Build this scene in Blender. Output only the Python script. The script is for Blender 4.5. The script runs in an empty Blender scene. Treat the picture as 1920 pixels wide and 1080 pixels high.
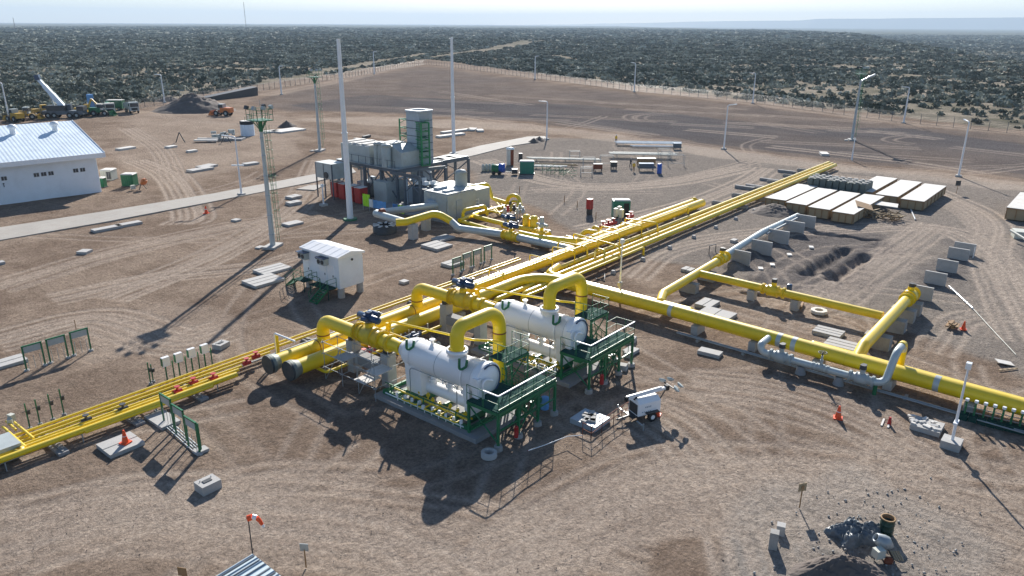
import bpy, math, random
import numpy as np
from mathutils import Vector, Matrix
SC = bpy.context.scene
COL = SC.collection
R = math.radians
# ---------------------------------------------------------------- camera
F, CH = 1420.0, 25.0
PITCH, ROLL, YAW = math.atan(495/1420.), R(0.3), R(39.4)
_f = Vector((math.cos(PITCH)*math.cos(YAW), math.cos(PITCH)*math.sin(YAW), -math.sin(PITCH)))
_r = Vector((math.sin(YAW), -math.cos(YAW), 0)); _u = _r.cross(_f)
_r2 = math.cos(ROLL)*_r + math.sin(ROLL)*_u; _u2 = -math.sin(ROLL)*_r + math.cos(ROLL)*_u
cam = bpy.data.cameras.new('camera'); co = bpy.data.objects.new('camera', cam); COL.objects.link(co)
m = Matrix.Identity(4)
for i in range(3):
    m[i][0] = _r2[i]; m[i][1] = _u2[i]; m[i][2] = -_f[i]
m[2][3] = CH
co.matrix_world = m
cam.sensor_width = 36; cam.lens = 36*F/1920; cam.clip_start = 0.5; cam.clip_end = 60000
SC.camera = co
SC.render.resolution_x = 1024; SC.render.resolution_y = 576
# ---------------------------------------------------------------- world, sun, exposure
SUN_AZ, SUN_EL = R(35), R(28.8)
w = bpy.data.worlds.new('World'); SC.world = w; w.use_nodes = True
nt = w.node_tree; bg = nt.nodes['Background']
sky = nt.nodes.new('ShaderNodeTexSky'); sky.sky_type = 'NISHITA'; sky.sun_disc = False
sky.sun_elevation = SUN_EL; sky.sun_rotation = math.pi/2-SUN_AZ
sky.air_density = 1.0; sky.dust_density = 0.4; sky.ozone_density = 3.5; sky.altitude = 300
nt.links.new(sky.outputs[0], bg.inputs[0]); bg.inputs[1].default_value = 0.078
sl = bpy.data.lights.new('sun', 'SUN'); sl.energy = 5.0; sl.angle = R(0.5); sl.color = (1, 0.95, 0.88)
so = bpy.data.objects.new('sun', sl); COL.objects.link(so)
so.rotation_euler = Vector((math.cos(SUN_AZ)*math.cos(SUN_EL), math.sin(SUN_AZ)*math.cos(SUN_EL), math.sin(SUN_EL))).to_track_quat('Z', 'Y').to_euler()
so.location = (60, 60, 80)
SC.view_settings.view_transform = 'Standard'; SC.view_settings.look = 'None'
SC.view_settings.exposure = 0.8; SC.view_settings.gamma = 1

def at(x, y, z=0.0):
    """point of the horizontal plane at height z that the photo shows at pixel x, y"""
    d = _f*F + _r2*(x-960) + _u2*(540-y); t = (z-CH)/d.z
    return Vector((d.x*t, d.y*t, z))
def pix(p):
    v = Vector(p)-Vector((0, 0, CH)); k = v.dot(_f)
    return 960+F*v.dot(_r2)/k, 540-F*v.dot(_u2)/k
def hgt(xb, yb, yt):
    p = at(xb, yb); lo, hi = 0, 24.9
    for _ in range(40):
        mm = (lo+hi)/2
        if pix((p.x, p.y, mm))[1] > yt: lo = mm
        else: hi = mm
    return mm
# ---------------------------------------------------------------- materials
def mat(name, col, rough=0.5, metal=0.0, var=0.12, scale=1.2, dirt=0.0, dust=0.0, bump=0.0, bscale=20, dcol=(0.24, 0.18, 0.14), spec=0.5, coat=0.0):
    m = bpy.data.materials.new(name); m.use_nodes = True; n = m.node_tree.nodes; l = m.node_tree.links
    b = n['Principled BSDF']; b.inputs['Roughness'].default_value = rough; b.inputs['Metallic'].default_value = metal
    b.inputs['Specular IOR Level'].default_value = spec
    if coat: b.inputs['Coat Weight'].default_value = coat; b.inputs['Coat Roughness'].default_value = 0.15
    tc = n.new('ShaderNodeTexCoord')
    ns = n.new('ShaderNodeTexNoise'); ns.inputs['Scale'].default_value = scale; ns.inputs['Detail'].default_value = 8
    ns.inputs['Roughness'].default_value = 0.65
    l.new(tc.outputs['Object'], ns.inputs['Vector'])
    cr = n.new('ShaderNodeValToRGB'); cr.color_ramp.elements[0].position = 0.3; cr.color_ramp.elements[1].position = 0.7
    cr.color_ramp.elements[0].color = tuple(c*(1-var) for c in col)+(1,)
    cr.color_ramp.elements[1].color = tuple(min(1, c*(1+var)) for c in col)+(1,)
    l.new(ns.outputs['Fac'], cr.inputs['Fac']); out = cr.outputs['Color']
    if dirt:
        n2 = n.new('ShaderNodeTexNoise'); n2.inputs['Scale'].default_value = scale*0.6+0.3; n2.inputs['Detail'].default_value = 10; n2.inputs['Roughness'].default_value = 0.75
        l.new(tc.outputs['Object'], n2.inputs['Vector'])
        r2 = n.new('ShaderNodeValToRGB'); r2.color_ramp.elements[0].position = 0.48; r2.color_ramp.elements[1].position = 0.75
        r2.color_ramp.elements[1].color = (dirt,)*3+(1,); r2.color_ramp.elements[0].color = (0, 0, 0, 1)
        l.new(n2.outputs['Fac'], r2.inputs['Fac'])
        mx = n.new('ShaderNodeMix'); mx.data_type = 'RGBA'; l.new(r2.outputs['Color'], mx.inputs['Factor'])
        l.new(out, mx.inputs[6]); mx.inputs[7].default_value = dcol+(1,); out = mx.outputs[2]
    if dust:
        ge = n.new('ShaderNodeNewGeometry'); sx_ = n.new('ShaderNodeSeparateXYZ'); l.new(ge.outputs['Normal'], sx_.inputs[0]); m1 = n.new('ShaderNodeMapRange'); m1.inputs[1].default_value = 0.45; m1.inputs[2].default_value = 0.95; m1.inputs[4].default_value = dust; l.new(sx_.outputs[2], m1.inputs[0])
        m2 = n.new('ShaderNodeMath'); m2.operation = 'MULTIPLY'; l.new(m1.outputs[0], m2.inputs[0]); l.new(ns.outputs['Fac'], m2.inputs[1]); mx = n.new('ShaderNodeMix'); mx.data_type = 'RGBA'; l.new(m2.outputs[0], mx.inputs['Factor']); l.new(out, mx.inputs[6]); mx.inputs[7].default_value = (0.42, 0.35, 0.26, 1); out = mx.outputs[2]
    l.new(out, b.inputs['Base Color'])
    mr = n.new('ShaderNodeMapRange'); mr.inputs[3].default_value = max(0, rough-0.12); mr.inputs[4].default_value = min(1, rough+0.15)
    l.new(ns.outputs['Fac'], mr.inputs[0]); l.new(mr.outputs[0], b.inputs['Roughness'])
    if bump:
        n3 = n.new('ShaderNodeTexNoise'); n3.inputs['Scale'].default_value = bscale; n3.inputs['Detail'].default_value = 6
        l.new(tc.outputs['Object'], n3.inputs['Vector'])
        bp = n.new('ShaderNodeBump'); bp.inputs['Strength'].default_value = bump; bp.inputs['Distance'].default_value = 0.05
        l.new(n3.outputs['Fac'], bp.inputs['Height']); l.new(bp.outputs[0], b.inputs['Normal'])
    return m
def stripes(name, col, rough, axis, freq, depth=0.5, dark=0.7, metal=0.0):
    """corrugated or planked surface: ridges along one object axis"""
    m = mat(name, col, rough, metal, 0.06, 0.5, dirt=0.25)
    n = m.node_tree.nodes; l = m.node_tree.links; b = n['Principled BSDF']
    tc = n.new('ShaderNodeTexCoord'); sp = n.new('ShaderNodeSeparateXYZ'); l.new(tc.outputs['Object'], sp.inputs[0])
    mu = n.new('ShaderNodeMath'); mu.operation = 'MULTIPLY'; mu.inputs[1].default_value = freq*2*math.pi; l.new(sp.outputs[axis], mu.inputs[0])
    si = n.new('ShaderNodeMath'); si.operation = 'SINE'; l.new(mu.outputs[0], si.inputs[0])
    bp = n.new('ShaderNodeBump'); bp.inputs['Strength'].default_value = depth; bp.inputs['Distance'].default_value = 0.06
    l.new(si.outputs[0], bp.inputs['Height']); l.new(bp.outputs[0], b.inputs['Normal'])
    return m
ORD = ['first', 'second', 'third', 'fourth', 'fifth', 'sixth', 'seventh', 'eighth', 'ninth', 'tenth', 'eleventh', 'twelfth']
M = dict(
 yellow=mat('yellow_paint', (0.84, 0.60, 0.003), 0.40, 0, 0.06, 0.7, dirt=0.25, dcol=(0.60, 0.37, 0.04), coat=0.2, dust=0.35),
 yellowdark=mat('yellow_valve_paint', (0.70, 0.49, 0.006), 0.4, 0, 0.15, 1.5, dirt=0.4, dcol=(0.3, 0.2, 0.06), dust=0.6),
 white=mat('white_paint', (0.88, 0.88, 0.88), 0.35, 0, 0.03, 0.8, dirt=0.2, dcol=(0.6, 0.55, 0.47), coat=0.2, dust=0.3),
 pole=mat('white_pole_paint', (0.78, 0.80, 0.82), 0.45, 0, 0.06, 0.8, dirt=0.15),
 mastgrey=mat('mast_grey_paint', (0.46, 0.50, 0.50), 0.5, 0, 0.08, 0.8, dirt=0.2),
 wall=mat('white_render_wall', (0.82, 0.85, 0.88), 0.7, 0, 0.04, 0.35, dirt=0.15, bump=0.1),
 green=mat('green_paint', (0.010, 0.15, 0.058), 0.42, 0, 0.2, 2, dirt=0.15),
 greenb=mat('bright_green_steel', (0.015, 0.22, 0.08), 0.45, 0, 0.15, 2),
 drumgreen=mat('dark_drum_green', (0.008, 0.045, 0.03), 0.5, 0, 0.2, 2, dirt=0.3),
 deck=mat('green_grating', (0.015, 0.06, 0.05), 0.9, 0, 0.2, 6, dirt=0.1, bump=0.5, bscale=30, spec=0.1),
 galv=mat('galvanised_steel', (0.36, 0.39, 0.40), 0.45, 0.35, 0.15, 1.5, dirt=0.2),
 steel=mat('grey_painted_steel', (0.36, 0.42, 0.47), 0.5, 0.1, 0.12, 0.8, dirt=0.25),
 encl=mat('pale_grey_enclosure', (0.40, 0.44, 0.43), 0.5, 0, 0.12, 0.5, dirt=0.4),
 frame=mat('dark_blue_grey_steel', (0.10, 0.125, 0.15), 0.5, 0.2, 0.15, 1, dirt=0.2),
 silver=mat('insulated_grey_pipe', (0.48, 0.53, 0.52), 0.4, 0.15, 0.08, 0.8, dirt=0.2),
 conc=mat('concrete', (0.42, 0.41, 0.39), 0.85, 0, 0.15, 1.2, dirt=0.35, bump=0.3),
 concd=mat('dusty_concrete', (0.34, 0.33, 0.31), 0.9, 0, 0.18, 1.5, dirt=0.45, bump=0.3),
 pave=mat('pale_concrete_paving', (0.33, 0.305, 0.27), 0.85, 0, 0.12, 0.25, dirt=0.4, bump=0.2),
 pad=mat('grey_foundation_concrete', (0.27, 0.27, 0.27), 0.85, 0, 0.15, 0.8, dirt=0.3, bump=0.2),
 black=mat('black_rubber', (0.015, 0.016, 0.018), 0.7, 0, 0.2, 3),
 dark=mat('dark_metal', (0.05, 0.055, 0.06), 0.5, 0.3, 0.2, 3, dirt=0.2),
 blind=mat('blind_flange_steel', (0.065, 0.08, 0.085), 0.55, 0.4, 0.2, 3, dirt=0.3),
 blue=mat('blue_actuator_paint', (0.015, 0.05, 0.12), 0.35, 0, 0.2, 2, coat=0.3),
 bluebr=mat('bright_blue_plastic', (0.02, 0.09, 0.42), 0.4, 0, 0.1, 2),
 banner=mat('blue_banner_cloth', (0.12, 0.32, 0.62), 0.7, 0, 0.25, 1.0),
 lime=mat('lime_green_cloth', (0.42, 0.75, 0.03), 0.7, 0, 0.1, 2),
 red=mat('red_paint', (0.42, 0.02, 0.02), 0.45, 0, 0.2, 2, dirt=0.2),
 rust=mat('red_oxide_weld', (0.20, 0.05, 0.02), 0.7, 0, 0.2, 3),
 orange=mat('orange_plastic', (0.85, 0.09, 0.015), 0.45, 0, 0.1, 3),
 teal=mat('teal_green_plastic', (0.01, 0.20, 0.14), 0.45, 0, 0.1, 1.5, dirt=0.1),
 roof=stripes('pale_blue_corrugated_roof', (0.62, 0.74, 0.86), 0.42, 1, 1.6, 0.9),
 roofs=stripes('pale_corrugated_shed_roof', (0.52, 0.62, 0.66), 0.42, 1, 3.4, 0.9),
 wood=stripes('raw_timber_planks', (0.36, 0.27, 0.16), 0.8, 0, 3.0, 0.4),
 ply=mat('pale_crate_cover', (0.60, 0.58, 0.54), 0.75, 0, 0.14, 0.8, dirt=0.75, dcol=(0.40, 0.33, 0.25)),
 woodb=mat('brown_timber', (0.28, 0.17, 0.08), 0.8, 0, 0.25, 3),
 glass=mat('dark_window_glass', (0.05, 0.06, 0.07), 0.12, 0, 0.2, 1),
 soil=mat('dark_heaped_soil', (0.13, 0.105, 0.09), 0.95, 0, 0.2, 0.8, bump=0.8, bscale=4),
 sand=mat('grey_sand_heap', (0.24, 0.22, 0.19), 0.95, 0, 0.2, 1.2, bump=0.8, bscale=9),
 tarp=mat('dark_plastic_tarpaulin', (0.13, 0.15, 0.165), 0.38, 0, 0.3, 2.5),
 vyellow=mat('machine_yellow', (0.55, 0.33, 0.03), 0.45, 0, 0.15, 2, dirt=0.3),
 vorange=mat('machine_orange', (0.62, 0.17, 0.03), 0.45, 0, 0.15, 2, dirt=0.25),
 cream=mat('cream_equipment_paint', (0.55, 0.55, 0.47), 0.5, 0, 0.1, 1, dirt=0.2),
 skin=mat('skin', (0.35, 0.2, 0.14), 0.6), hivis=mat('yellow_work_vest', (0.7, 0.45, 0.03), 0.7), trouser=mat('dark_work_trousers', (0.02, 0.025, 0.04), 0.8),
 lens=mat('lamp_lens', (0.8, 0.82, 0.82), 0.15),
)
# ---------------------------------------------------------------- mesh helpers
def basis(d):
    d = Vector(d).normalized(); a = Vector((0, 0, 1)) if abs(d.z) < 0.95 else Vector((1, 0, 0))
    u = d.cross(a).normalized(); return u, d.cross(u).normalized()
def bend(pts, rad, n=7):
    pts = [Vector(p) for p in pts]; out = [pts[0]]
    for i in range(1, len(pts)-1):
        a, b, c = pts[i-1], pts[i], pts[i+1]
        d1 = (a-b); d2 = (c-b); r_ = rad[i-1] if isinstance(rad, (list, tuple)) else rad
        ang = d1.angle(d2)
        if ang > 3.1: out.append(b); continue
        t = min(r_/math.tan(ang/2), d1.length*0.49, d2.length*0.49); rr = t*math.tan(ang/2)
        p1 = b+d1.normalized()*t; p2 = b+d2.normalized()*t
        cen = b+(d1.normalized()+d2.normalized()).normalized()*(rr/math.sin(ang/2))
        v1 = p1-cen; v2 = p2-cen; tot = v1.angle(v2)
        for k in range(n+1):
            s = k/n; out.append(cen+(v1*math.sin((1-s)*tot)+v2*math.sin(s*tot))/math.sin(tot))
    out.append(pts[-1]); return out
class MB:
    def __init__(s, local=False): s.v = []; s.f = []; s.sm = []; s.local = local
    def add(s, vs, fs, smooth=False):
        k = len(s.v); s.v += [tuple(p) for p in vs]; s.f += [tuple(i+k for i in f) for f in fs]; s.sm += [smooth]*len(fs); return s
    def box(s, x0, x1, y0, y1, z0, z1):
        if x0 > x1: x0, x1 = x1, x0
        if y0 > y1: y0, y1 = y1, y0
        v = [(x, y, z) for z in (z0, z1) for y in (y0, y1) for x in (x0, x1)]
        return s.add(v, [(0, 2, 3, 1), (4, 5, 7, 6), (0, 1, 5, 4), (2, 6, 7, 3), (0, 4, 6, 2), (1, 3, 7, 5)])
    def cbox(s, c, size, rz=0, rx=0, ry=0):
        mt = Matrix.Rotation(rz, 3, 'Z')@Matrix.Rotation(ry, 3, 'Y')@Matrix.Rotation(rx, 3, 'X'); c = Vector(c)
        v = [c+mt@Vector((x*size[0]/2, y*size[1]/2, z*size[2]/2)) for z in (-1, 1) for y in (-1, 1) for x in (-1, 1)]
        return s.add(v, [(0, 2, 3, 1), (4, 5, 7, 6), (0, 1, 5, 4), (2, 6, 7, 3), (0, 4, 6, 2), (1, 3, 7, 5)])
    def bar(s, p, q, w=0.1, h=None):
        p, q = Vector(p), Vector(q); h = h or w; u, v = basis(q-p); u = u*w/2; v = v*h/2
        vs = [p-u-v, p+u-v, p+u+v, p-u+v, q-u-v, q+u-v, q+u+v, q-u+v]
        return s.add(vs, [(3, 2, 1, 0), (4, 5, 6, 7), (0, 1, 5, 4), (1, 2, 6, 5), (2, 3, 7, 6), (3, 0, 4, 7)])
    def cone(s, p, q, r0, r1=None, n=14, cap=True):
        p, q = Vector(p), Vector(q); r1 = r0 if r1 is None else r1; u, v = basis(q-p)
        cs = [(math.cos(2*math.pi*i/n), math.sin(2*math.pi*i/n)) for i in range(n)]
        a = [p+(u*c+v*d)*r0 for c, d in cs]; b = [q+(u*c+v*d)*r1 for c, d in cs]
        s.add(a+b, [(i, (i+1) % n, n+(i+1) % n, n+i) for i in range(n)], True)
        if cap:
            s.add(a, [tuple(range(n-1, -1, -1))]); s.add(b, [tuple(range(n))])
        return s
    def rod(s, p, q, r=0.04, n=6): return s.cone(p, q, r, r, n)
    def tube(s, pts, r, n=14, cap=True):
        pts = [Vector(p) for p in pts]; rs = r if isinstance(r, (list, tuple)) else [r]*len(pts)
        t = (pts[1]-pts[0]).normalized(); u, v = basis(t); vs = []; rings = len(pts)
        for i, p in enumerate(pts):
            t2 = (pts[min(i+1, rings-1)]-pts[max(i-1, 0)]).normalized()
            ax = t.cross(t2)
            if ax.length > 1e-6:
                q = Matrix.Rotation(t.angle(t2), 3, ax.normalized()); u = q@u; v = q@v
            t = t2
            vs += [p+(u*math.cos(2*math.pi*k/n)+v*math.sin(2*math.pi*k/n))*rs[i] for k in range(n)]
        fs = [(i*n+k, i*n+(k+1) % n, (i+1)*n+(k+1) % n, (i+1)*n+k) for i in range(rings-1) for k in range(n)]
        s.add(vs, fs, True)
        if cap: s.add(vs[:n], [tuple(range(n-1, -1, -1))]); s.add(vs[-n:], [tuple(range(n))])
        return s
    def lathe(s, prof, o, d=(0, 0, 1), n=20, smooth=True):
        o = Vector(o); d = Vector(d).normalized(); u, v = basis(d)
        vs = [o+d*h+(u*math.cos(2*math.pi*k/n)+v*math.sin(2*math.pi*k/n))*max(r, 1e-4) for r, h in prof for k in range(n)]
        fs = [(i*n+k, i*n+(k+1) % n, (i+1)*n+(k+1) % n, (i+1)*n+k) for i in range(len(prof)-1) for k in range(n)]
        return s.add(vs, fs, smooth)
    def prism(s, poly, z0, z1):
        n = len(poly); v = [(x, y, z0) for x, y in poly]+[(x, y, z1) for x, y in poly]
        return s.add(v, [tuple(range(n-1, -1, -1)), tuple(range(n, 2*n))]+[(i, (i+1) % n, n+(i+1) % n, n+i) for i in range(n)])
    def ball(s, c, r, n=10, sq=(1, 1, 1)):
        c = Vector(c); vs = []; 
        for i in range(n//2+1):
            th = math.pi*i/(n//2)
            for k in range(n): vs.append(c+Vector((sq[0]*r*math.sin(th)*math.cos(2*math.pi*k/n), sq[1]*r*math.sin(th)*math.sin(2*math.pi*k/n), sq[2]*r*math.cos(th))))
        return s.add(vs, [(i*n+k, (i+1)*n+k, (i+1)*n+(k+1) % n, i*n+(k+1) % n) for i in range(n//2) for k in range(n)], True)
    def put(s, name, m, parent=None, loc=None):
        me = bpy.data.meshes.new(name); off = Vector((0, 0, 0)); o = bpy.data.objects.new(name, me)
        if parent is not None:
            if not s.local:
                q = parent
                while q is not None: off += q.location; q = q.parent
            o.parent = parent
        elif loc is not None:
            o.location = loc
            if not s.local: off = Vector(loc)
        me.from_pydata([(a-off.x, b-off.y, c-off.z) for a, b, c in s.v], [], s.f)
        me.polygons.foreach_set('use_smooth', s.sm); me.materials.append(M[m] if isinstance(m, str) else m); me.update()
        COL.objects.link(o); return o
def tag(o, label, cat, group=None):
    o['label'] = label; o['category'] = cat
    if group: o['group'] = group
    return o
def thing(name, label, cat, loc, rz=0.0, group=None):
    o = bpy.data.objects.new(name, None); o.empty_display_size = 0.2; COL.objects.link(o)
    o.location = Vector(loc); o.rotation_euler = (0, 0, rz); return tag(o, label, cat, group)
def kids(o): return KID.get(o.name) or [c for c in bpy.data.objects if c.parent == o]
KID = {}
def clone(o, loc, rz=None, label=None, scale=None):
    def cp(a, par):
        c = a.copy(); COL.objects.link(c)
        if par is not None: c.parent = par
        for ch in [k for k in ALL() if k.parent == a]: cp(ch, c)
        return c
    snap = list(bpy.data.objects)
    def ALL(): return snap
    c = cp(o, None); c.location = loc
    if rz is not None: c.rotation_euler = (0, 0, rz)
    if label: c['label'] = label
    if scale: c.scale = scale
    return c
def structure(o): o['kind'] = 'structure'; return o
def rail(mb, pts, h=1.1, w=0.05, step=1.5, mid=(0.55,)):
    pts = [Vector(p) for p in pts]
    for a, b in zip(pts, pts[1:]):
        n = max(1, round((b-a).length/step))
        for i in range(n+1):
            p = a.lerp(b, i/n); mb.rod(p, p+Vector((0, 0, h)), w/2, 5)
        for z in tuple(mid)+(h,):
            mb.rod(a+Vector((0, 0, z)), b+Vector((0, 0, z)), w/2, 5)
def braces(t, name, m, lst, w=0.08):
    for a, b, z0, z1 in lst:
        mb = MB(); brace(mb, a, b, z0, z1, w); mb.put(name, m, t)
def brace(mb, a, b, z0, z1, w=0.08):
    a, b = Vector(a), Vector(b); z0v = Vector((0, 0, z0)); z1v = Vector((0, 0, z1))
    mb.bar(a+z0v, b+z1v, w); mb.bar(b+z0v, a+z1v, w)
# ---------------------------------------------------------------- terrain
rng = np.random.default_rng(7)
random.seed(11)
def vn(x, y, s, seed=0):
    x = x/s+1000; y = y/s+1000; xi = np.floor(x).astype(np.int64); yi = np.floor(y).astype(np.int64); fx = x-xi; fy = y-yi
    fx = fx*fx*(3-2*fx); fy = fy*fy*(3-2*fy)
    def h(a, b):
        v = (a*374761393+b*668265263+seed*982451653) & 0x7fffffff; v = ((v ^ (v >> 13))*1274126177) & 0x7fffffff
        return ((v ^ (v >> 16)) & 0xffff)/65535.
    return (h(xi, yi)*(1-fx)+h(xi+1, yi)*fx)*(1-fy)+(h(xi, yi+1)*(1-fx)+h(xi+1, yi+1)*fx)*fy
def fbm(x, y, s, seed=0, o=4): return sum(vn(x, y, s/2**i, seed+i)*0.5**i for i in range(o))/sum(0.5**i for i in range(o))
def inpoly(x, y, poly):
    r = np.zeros(x.shape, bool); n = len(poly)
    for i in range(n):
        x0, y0 = poly[i]; x1, y1 = poly[(i+1) % n]
        if y0 == y1: continue
        c = ((y0 > y) != (y1 > y)) & (x < (x1-x0)*(y-y0)/(y1-y0)+x0); r ^= c
    return r
def pp(*a): return [tuple(at(x, y)[:2]) for x, y in a]
SITE = [(-400, 170), (-100, 200), (0, 218)]+pp((0, 225), (300, 190), (480, 160), (640, 138), (800, 110), (1000, 137), (1200, 163), (1420, 190), (1700, 220), (1920, 245))+[(215, -20), (190, -120), (150, -400), (-400, -400)]
# edge of the plateau, as a distance for each heading
_e = [at(x, y) for x, y in ((1180, 50.5), (1300, 53), (1540, 62), (1700, 88), (1850, 111), (1920, 118))]
EH = np.array([math.atan2(p.y, p.x) for p in _e]); ED = np.array([min(p.length, 9000) for p in _e])
def height(x, y):
    th = np.arctan2(y, x); d = np.hypot(x, y); e = np.interp(-th, -EH, ED, left=1e9)
    e = np.where(-th > -EH[-1], ED[-1]*0.97, e)
    e = np.where(np.abs(th-R(39)) > R(75), 1e9, e)
    t = np.clip((d-e)/(0.35*e), 0, 1); out = -16*t*t*(3-2*t)
    t2 = np.clip((d-3000)/6000, 0, 1)
    hh = np.where(d > 260, (fbm(x, y, 260, 3)-0.5)*np.clip((d-260)/900, 0, 1)*9, 0)
    return out+hh
def axis(a, b, st, lo, hi):   # fine in the plant, coarser outwards
    core = list(np.arange(a, b, st)); up = []; p = b; s = st
    while p < hi: up.append(p); s = min(s*1.02, .38) if p-b < 62 else s*1.02 if abs(p-b) < 330 else s*1.13; p += s
    dn = []; p = a; s = st
    while p > lo: s = s*1.03 if abs(p-a) < 30 else s*1.2; p -= s; dn.append(p)
    return np.array(dn[::-1]+core+up)
gx = axis(8, 100, 0.26, -20000, 20000); gy = axis(-4, 76, 0.26, -20000, 20000)
X, Y = np.meshgrid(gx, gy, indexing='ij')
def blur(a, n=2):
    for _ in range(n):
        a = a.copy(); a[1:-1] = (a[:-2]+2*a[1:-1]+a[2:])/4; a[:, 1:-1] = (a[:, :-2]+2*a[:, 1:-1]+a[:, 2:])/4
    return a
wx = X+(fbm(X, Y, 9, 21)-0.5)*7; wy = Y+(fbm(X, Y, 9, 25)-0.5)*7
def region(pix_poly, n=4, dist=True):
    return blur(inpoly(wx if dist else X, wy if dist else Y, pp(*pix_poly)).astype(float), n)
Z = height(X, Y)
near = (np.hypot(X, Y) < 600)
Z += (fbm(X, Y, 14, 5)-0.5)*0.22*near+(fbm(X, Y, 1.6, 8, 3)-0.5)*0.06*near
scrub = np.maximum(blur((~inpoly(X+(fbm(X, Y, 12, 71)-.5)*6, Y+(fbm(X, Y, 12, 75)-.5)*6, SITE)).astype(float), 1), 0)
dark = region([(470, 190), (560, 166), (795, 124), (1000, 152), (1189, 176), (1411, 198), (1695, 236), (1940, 258), (1940, 338), (1600, 304), (1450, 290), (1300, 270), (1150, 250), (1000, 228), (800, 216), (650, 210), (520, 206)])*0.55
dark = np.maximum(dark, region([(540, 196), (690, 176), (900, 190), (1100, 196), (1300, 215), (1500, 240), (1700, 240), (1940, 270), (1940, 330), (1600, 300), (1450, 285), (1300, 266), (1150, 246), (1000, 224), (800, 214), (650, 210), (560, 206)], 5)*0.95)
dark *= 0.55+0.9*fbm(X, Y, 30, 31)
grey = region([(830, 300), (1030, 258), (1200, 262), (1600, 315), (1940, 352), (1940, 700), (1500, 560), (1300, 500), (1150, 480), (1000, 400)], 6)*0.75
grey = np.maximum(grey, region([(1330, 1010), (1380, 950), (1450, 900), (1560, 885), (1680, 945), (1800, 985), (1880, 1040), (1900, 1140), (1300, 1140)], 4)*1.0)
light = np.zeros_like(X)
def stamp(arr, pts, wd, amt, mode='max'):
    for k in range(len(pts)-1):
        a = np.array(pts[k][:2]); b = np.array(pts[k+1][:2]); L = np.hypot(*(b-a)); pad = wd*1.6
        i0, i1 = np.searchsorted(gx, [min(a[0], b[0])-pad, max(a[0], b[0])+pad]); j0, j1 = np.searchsorted(gy, [min(a[1], b[1])-pad, max(a[1], b[1])+pad])
        if i1 <= i0 or j1 <= j0: continue
        sx = X[i0:i1, j0:j1]; sy = Y[i0:i1, j0:j1]; t = np.clip(((sx-a[0])*(b[0]-a[0])+(sy-a[1])*(b[1]-a[1]))/(L*L+1e-9), 0, 1)
        d = np.hypot(sx-a[0]-t*(b[0]-a[0]), sy-a[1]-t*(b[1]-a[1])); f = np.clip(1-d/wd, 0, 1); f = f*f*(3-2*f)*amt
        if mode == 'max': arr[i0:i1, j0:j1] = np.maximum(arr[i0:i1, j0:j1], f)
        else: arr[i0:i1, j0:j1] = np.minimum(arr[i0:i1, j0:j1], f)
def spline(p, n=10):
    p = [np.array(q[:2], float) for q in p]; p = [2*p[0]-p[1]]+p+[2*p[-1]-p[-2]]; out = []
    for i in range(1, len(p)-2):
        for k in range(n):
            t = k/n; out.append(0.5*((2*p[i])+(-p[i-1]+p[i+1])*t+(2*p[i-1]-5*p[i]+4*p[i+1]-p[i+2])*t*t+(-p[i-1]+3*p[i]-3*p[i+1]+p[i+2])*t**3))
    out.append(p[-2]); return out
rut = np.zeros_like(X); rutd = np.zeros_like(X)
def track(pts, gauge=1.9, wd=0.5, amt=0.75, rep=1):
    c = spline(pts)
    for r_ in range(rep):
        o = (r_-(rep-1)/2)*random.uniform(.7, 1.4)
        for s in (-1, 1):
            line = []
            for i, q in enumerate(c):
                a = c[max(i-1, 0)]; b = c[min(i+1, len(c)-1)]; t = (b-a)/(np.hypot(*(b-a))+1e-9); line.append(q+np.array([-t[1], t[0]])*(s*gauge/2+o))
            stamp(rut, line, wd, amt*random.uniform(.7, 1)); stamp(rutd, [q+np.array([.3, .2]) for q in line], wd*.6, amt*random.uniform(.3, .9))
TR = [[(1920, 640), (1880, 560), (1850, 480), (1860, 420), (1800, 380), (1700, 345), (1500, 322)], [(1920, 560), (1880, 500), (1800, 440), (1700, 425), (1560, 430), (1400, 440), (1250, 470), (1180, 520)],
      [(1700, 470), (1600, 520), (1500, 560), (1450, 585)], [(1750, 420), (1640, 500), (1560, 560), (1500, 580)], [(1920, 900), (1700, 880), (1400, 860), (1200, 900), (900, 1040), (700, 1080)],
      [(1920, 960), (1600, 900), (1300, 880), (1100, 960), (960, 1080)], [(0, 1000), (250, 940), (600, 960), (900, 1000), (1200, 1080)], [(0, 1060), (300, 960), (480, 900), (700, 900)],
      [(100, 560), (300, 520), (480, 500), (560, 480)], [(0, 540), (200, 480), (420, 430), (600, 400)], [(0, 640), (180, 600), (330, 640), (420, 620)], [(260, 300), (320, 330), (360, 400), (340, 420)],
      [(280, 215), (420, 232), (560, 240), (760, 262)], [(240, 240), (300, 280), (330, 340)], [(560, 225), (760, 232), (1000, 240), (1200, 262), (1500, 300), (1800, 335)], [(1000, 355), (1150, 350), (1300, 330), (1420, 300)],
      [(900, 300), (1050, 345), (1240, 345), (1400, 315)], [(1100, 430), (1300, 380), (1400, 340), (1440, 315)], [(1750, 660), (1800, 600), (1880, 590)], [(1300, 720), (1450, 740), (1600, 790), (1800, 900)],
      [(600, 300), (560, 380), (420, 470), (200, 560)], [(1490, 600), (1560, 600), (1640, 640)], [(1180, 760), (1280, 820), (1400, 980), (1440, 1080)]]
for t_ in TR: track([at(*q) for q in t_], rep=random.choice((2, 3, 4)), amt=random.uniform(.7, 1))
for k in range(45):
    x0, y0 = random.uniform(0, 1920), random.choice((random.uniform(215, 480), random.uniform(480, 1080))); p = at(x0, y0); a = random.uniform(0, 6.28); L = random.uniform(8, 26); pts = [p]
    for _ in range(3): a += random.uniform(-.6, .6); p = p+Vector((math.cos(a), math.sin(a), 0))*L; pts.append(p)
    track(pts, amt=random.uniform(.3, .8))
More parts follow.
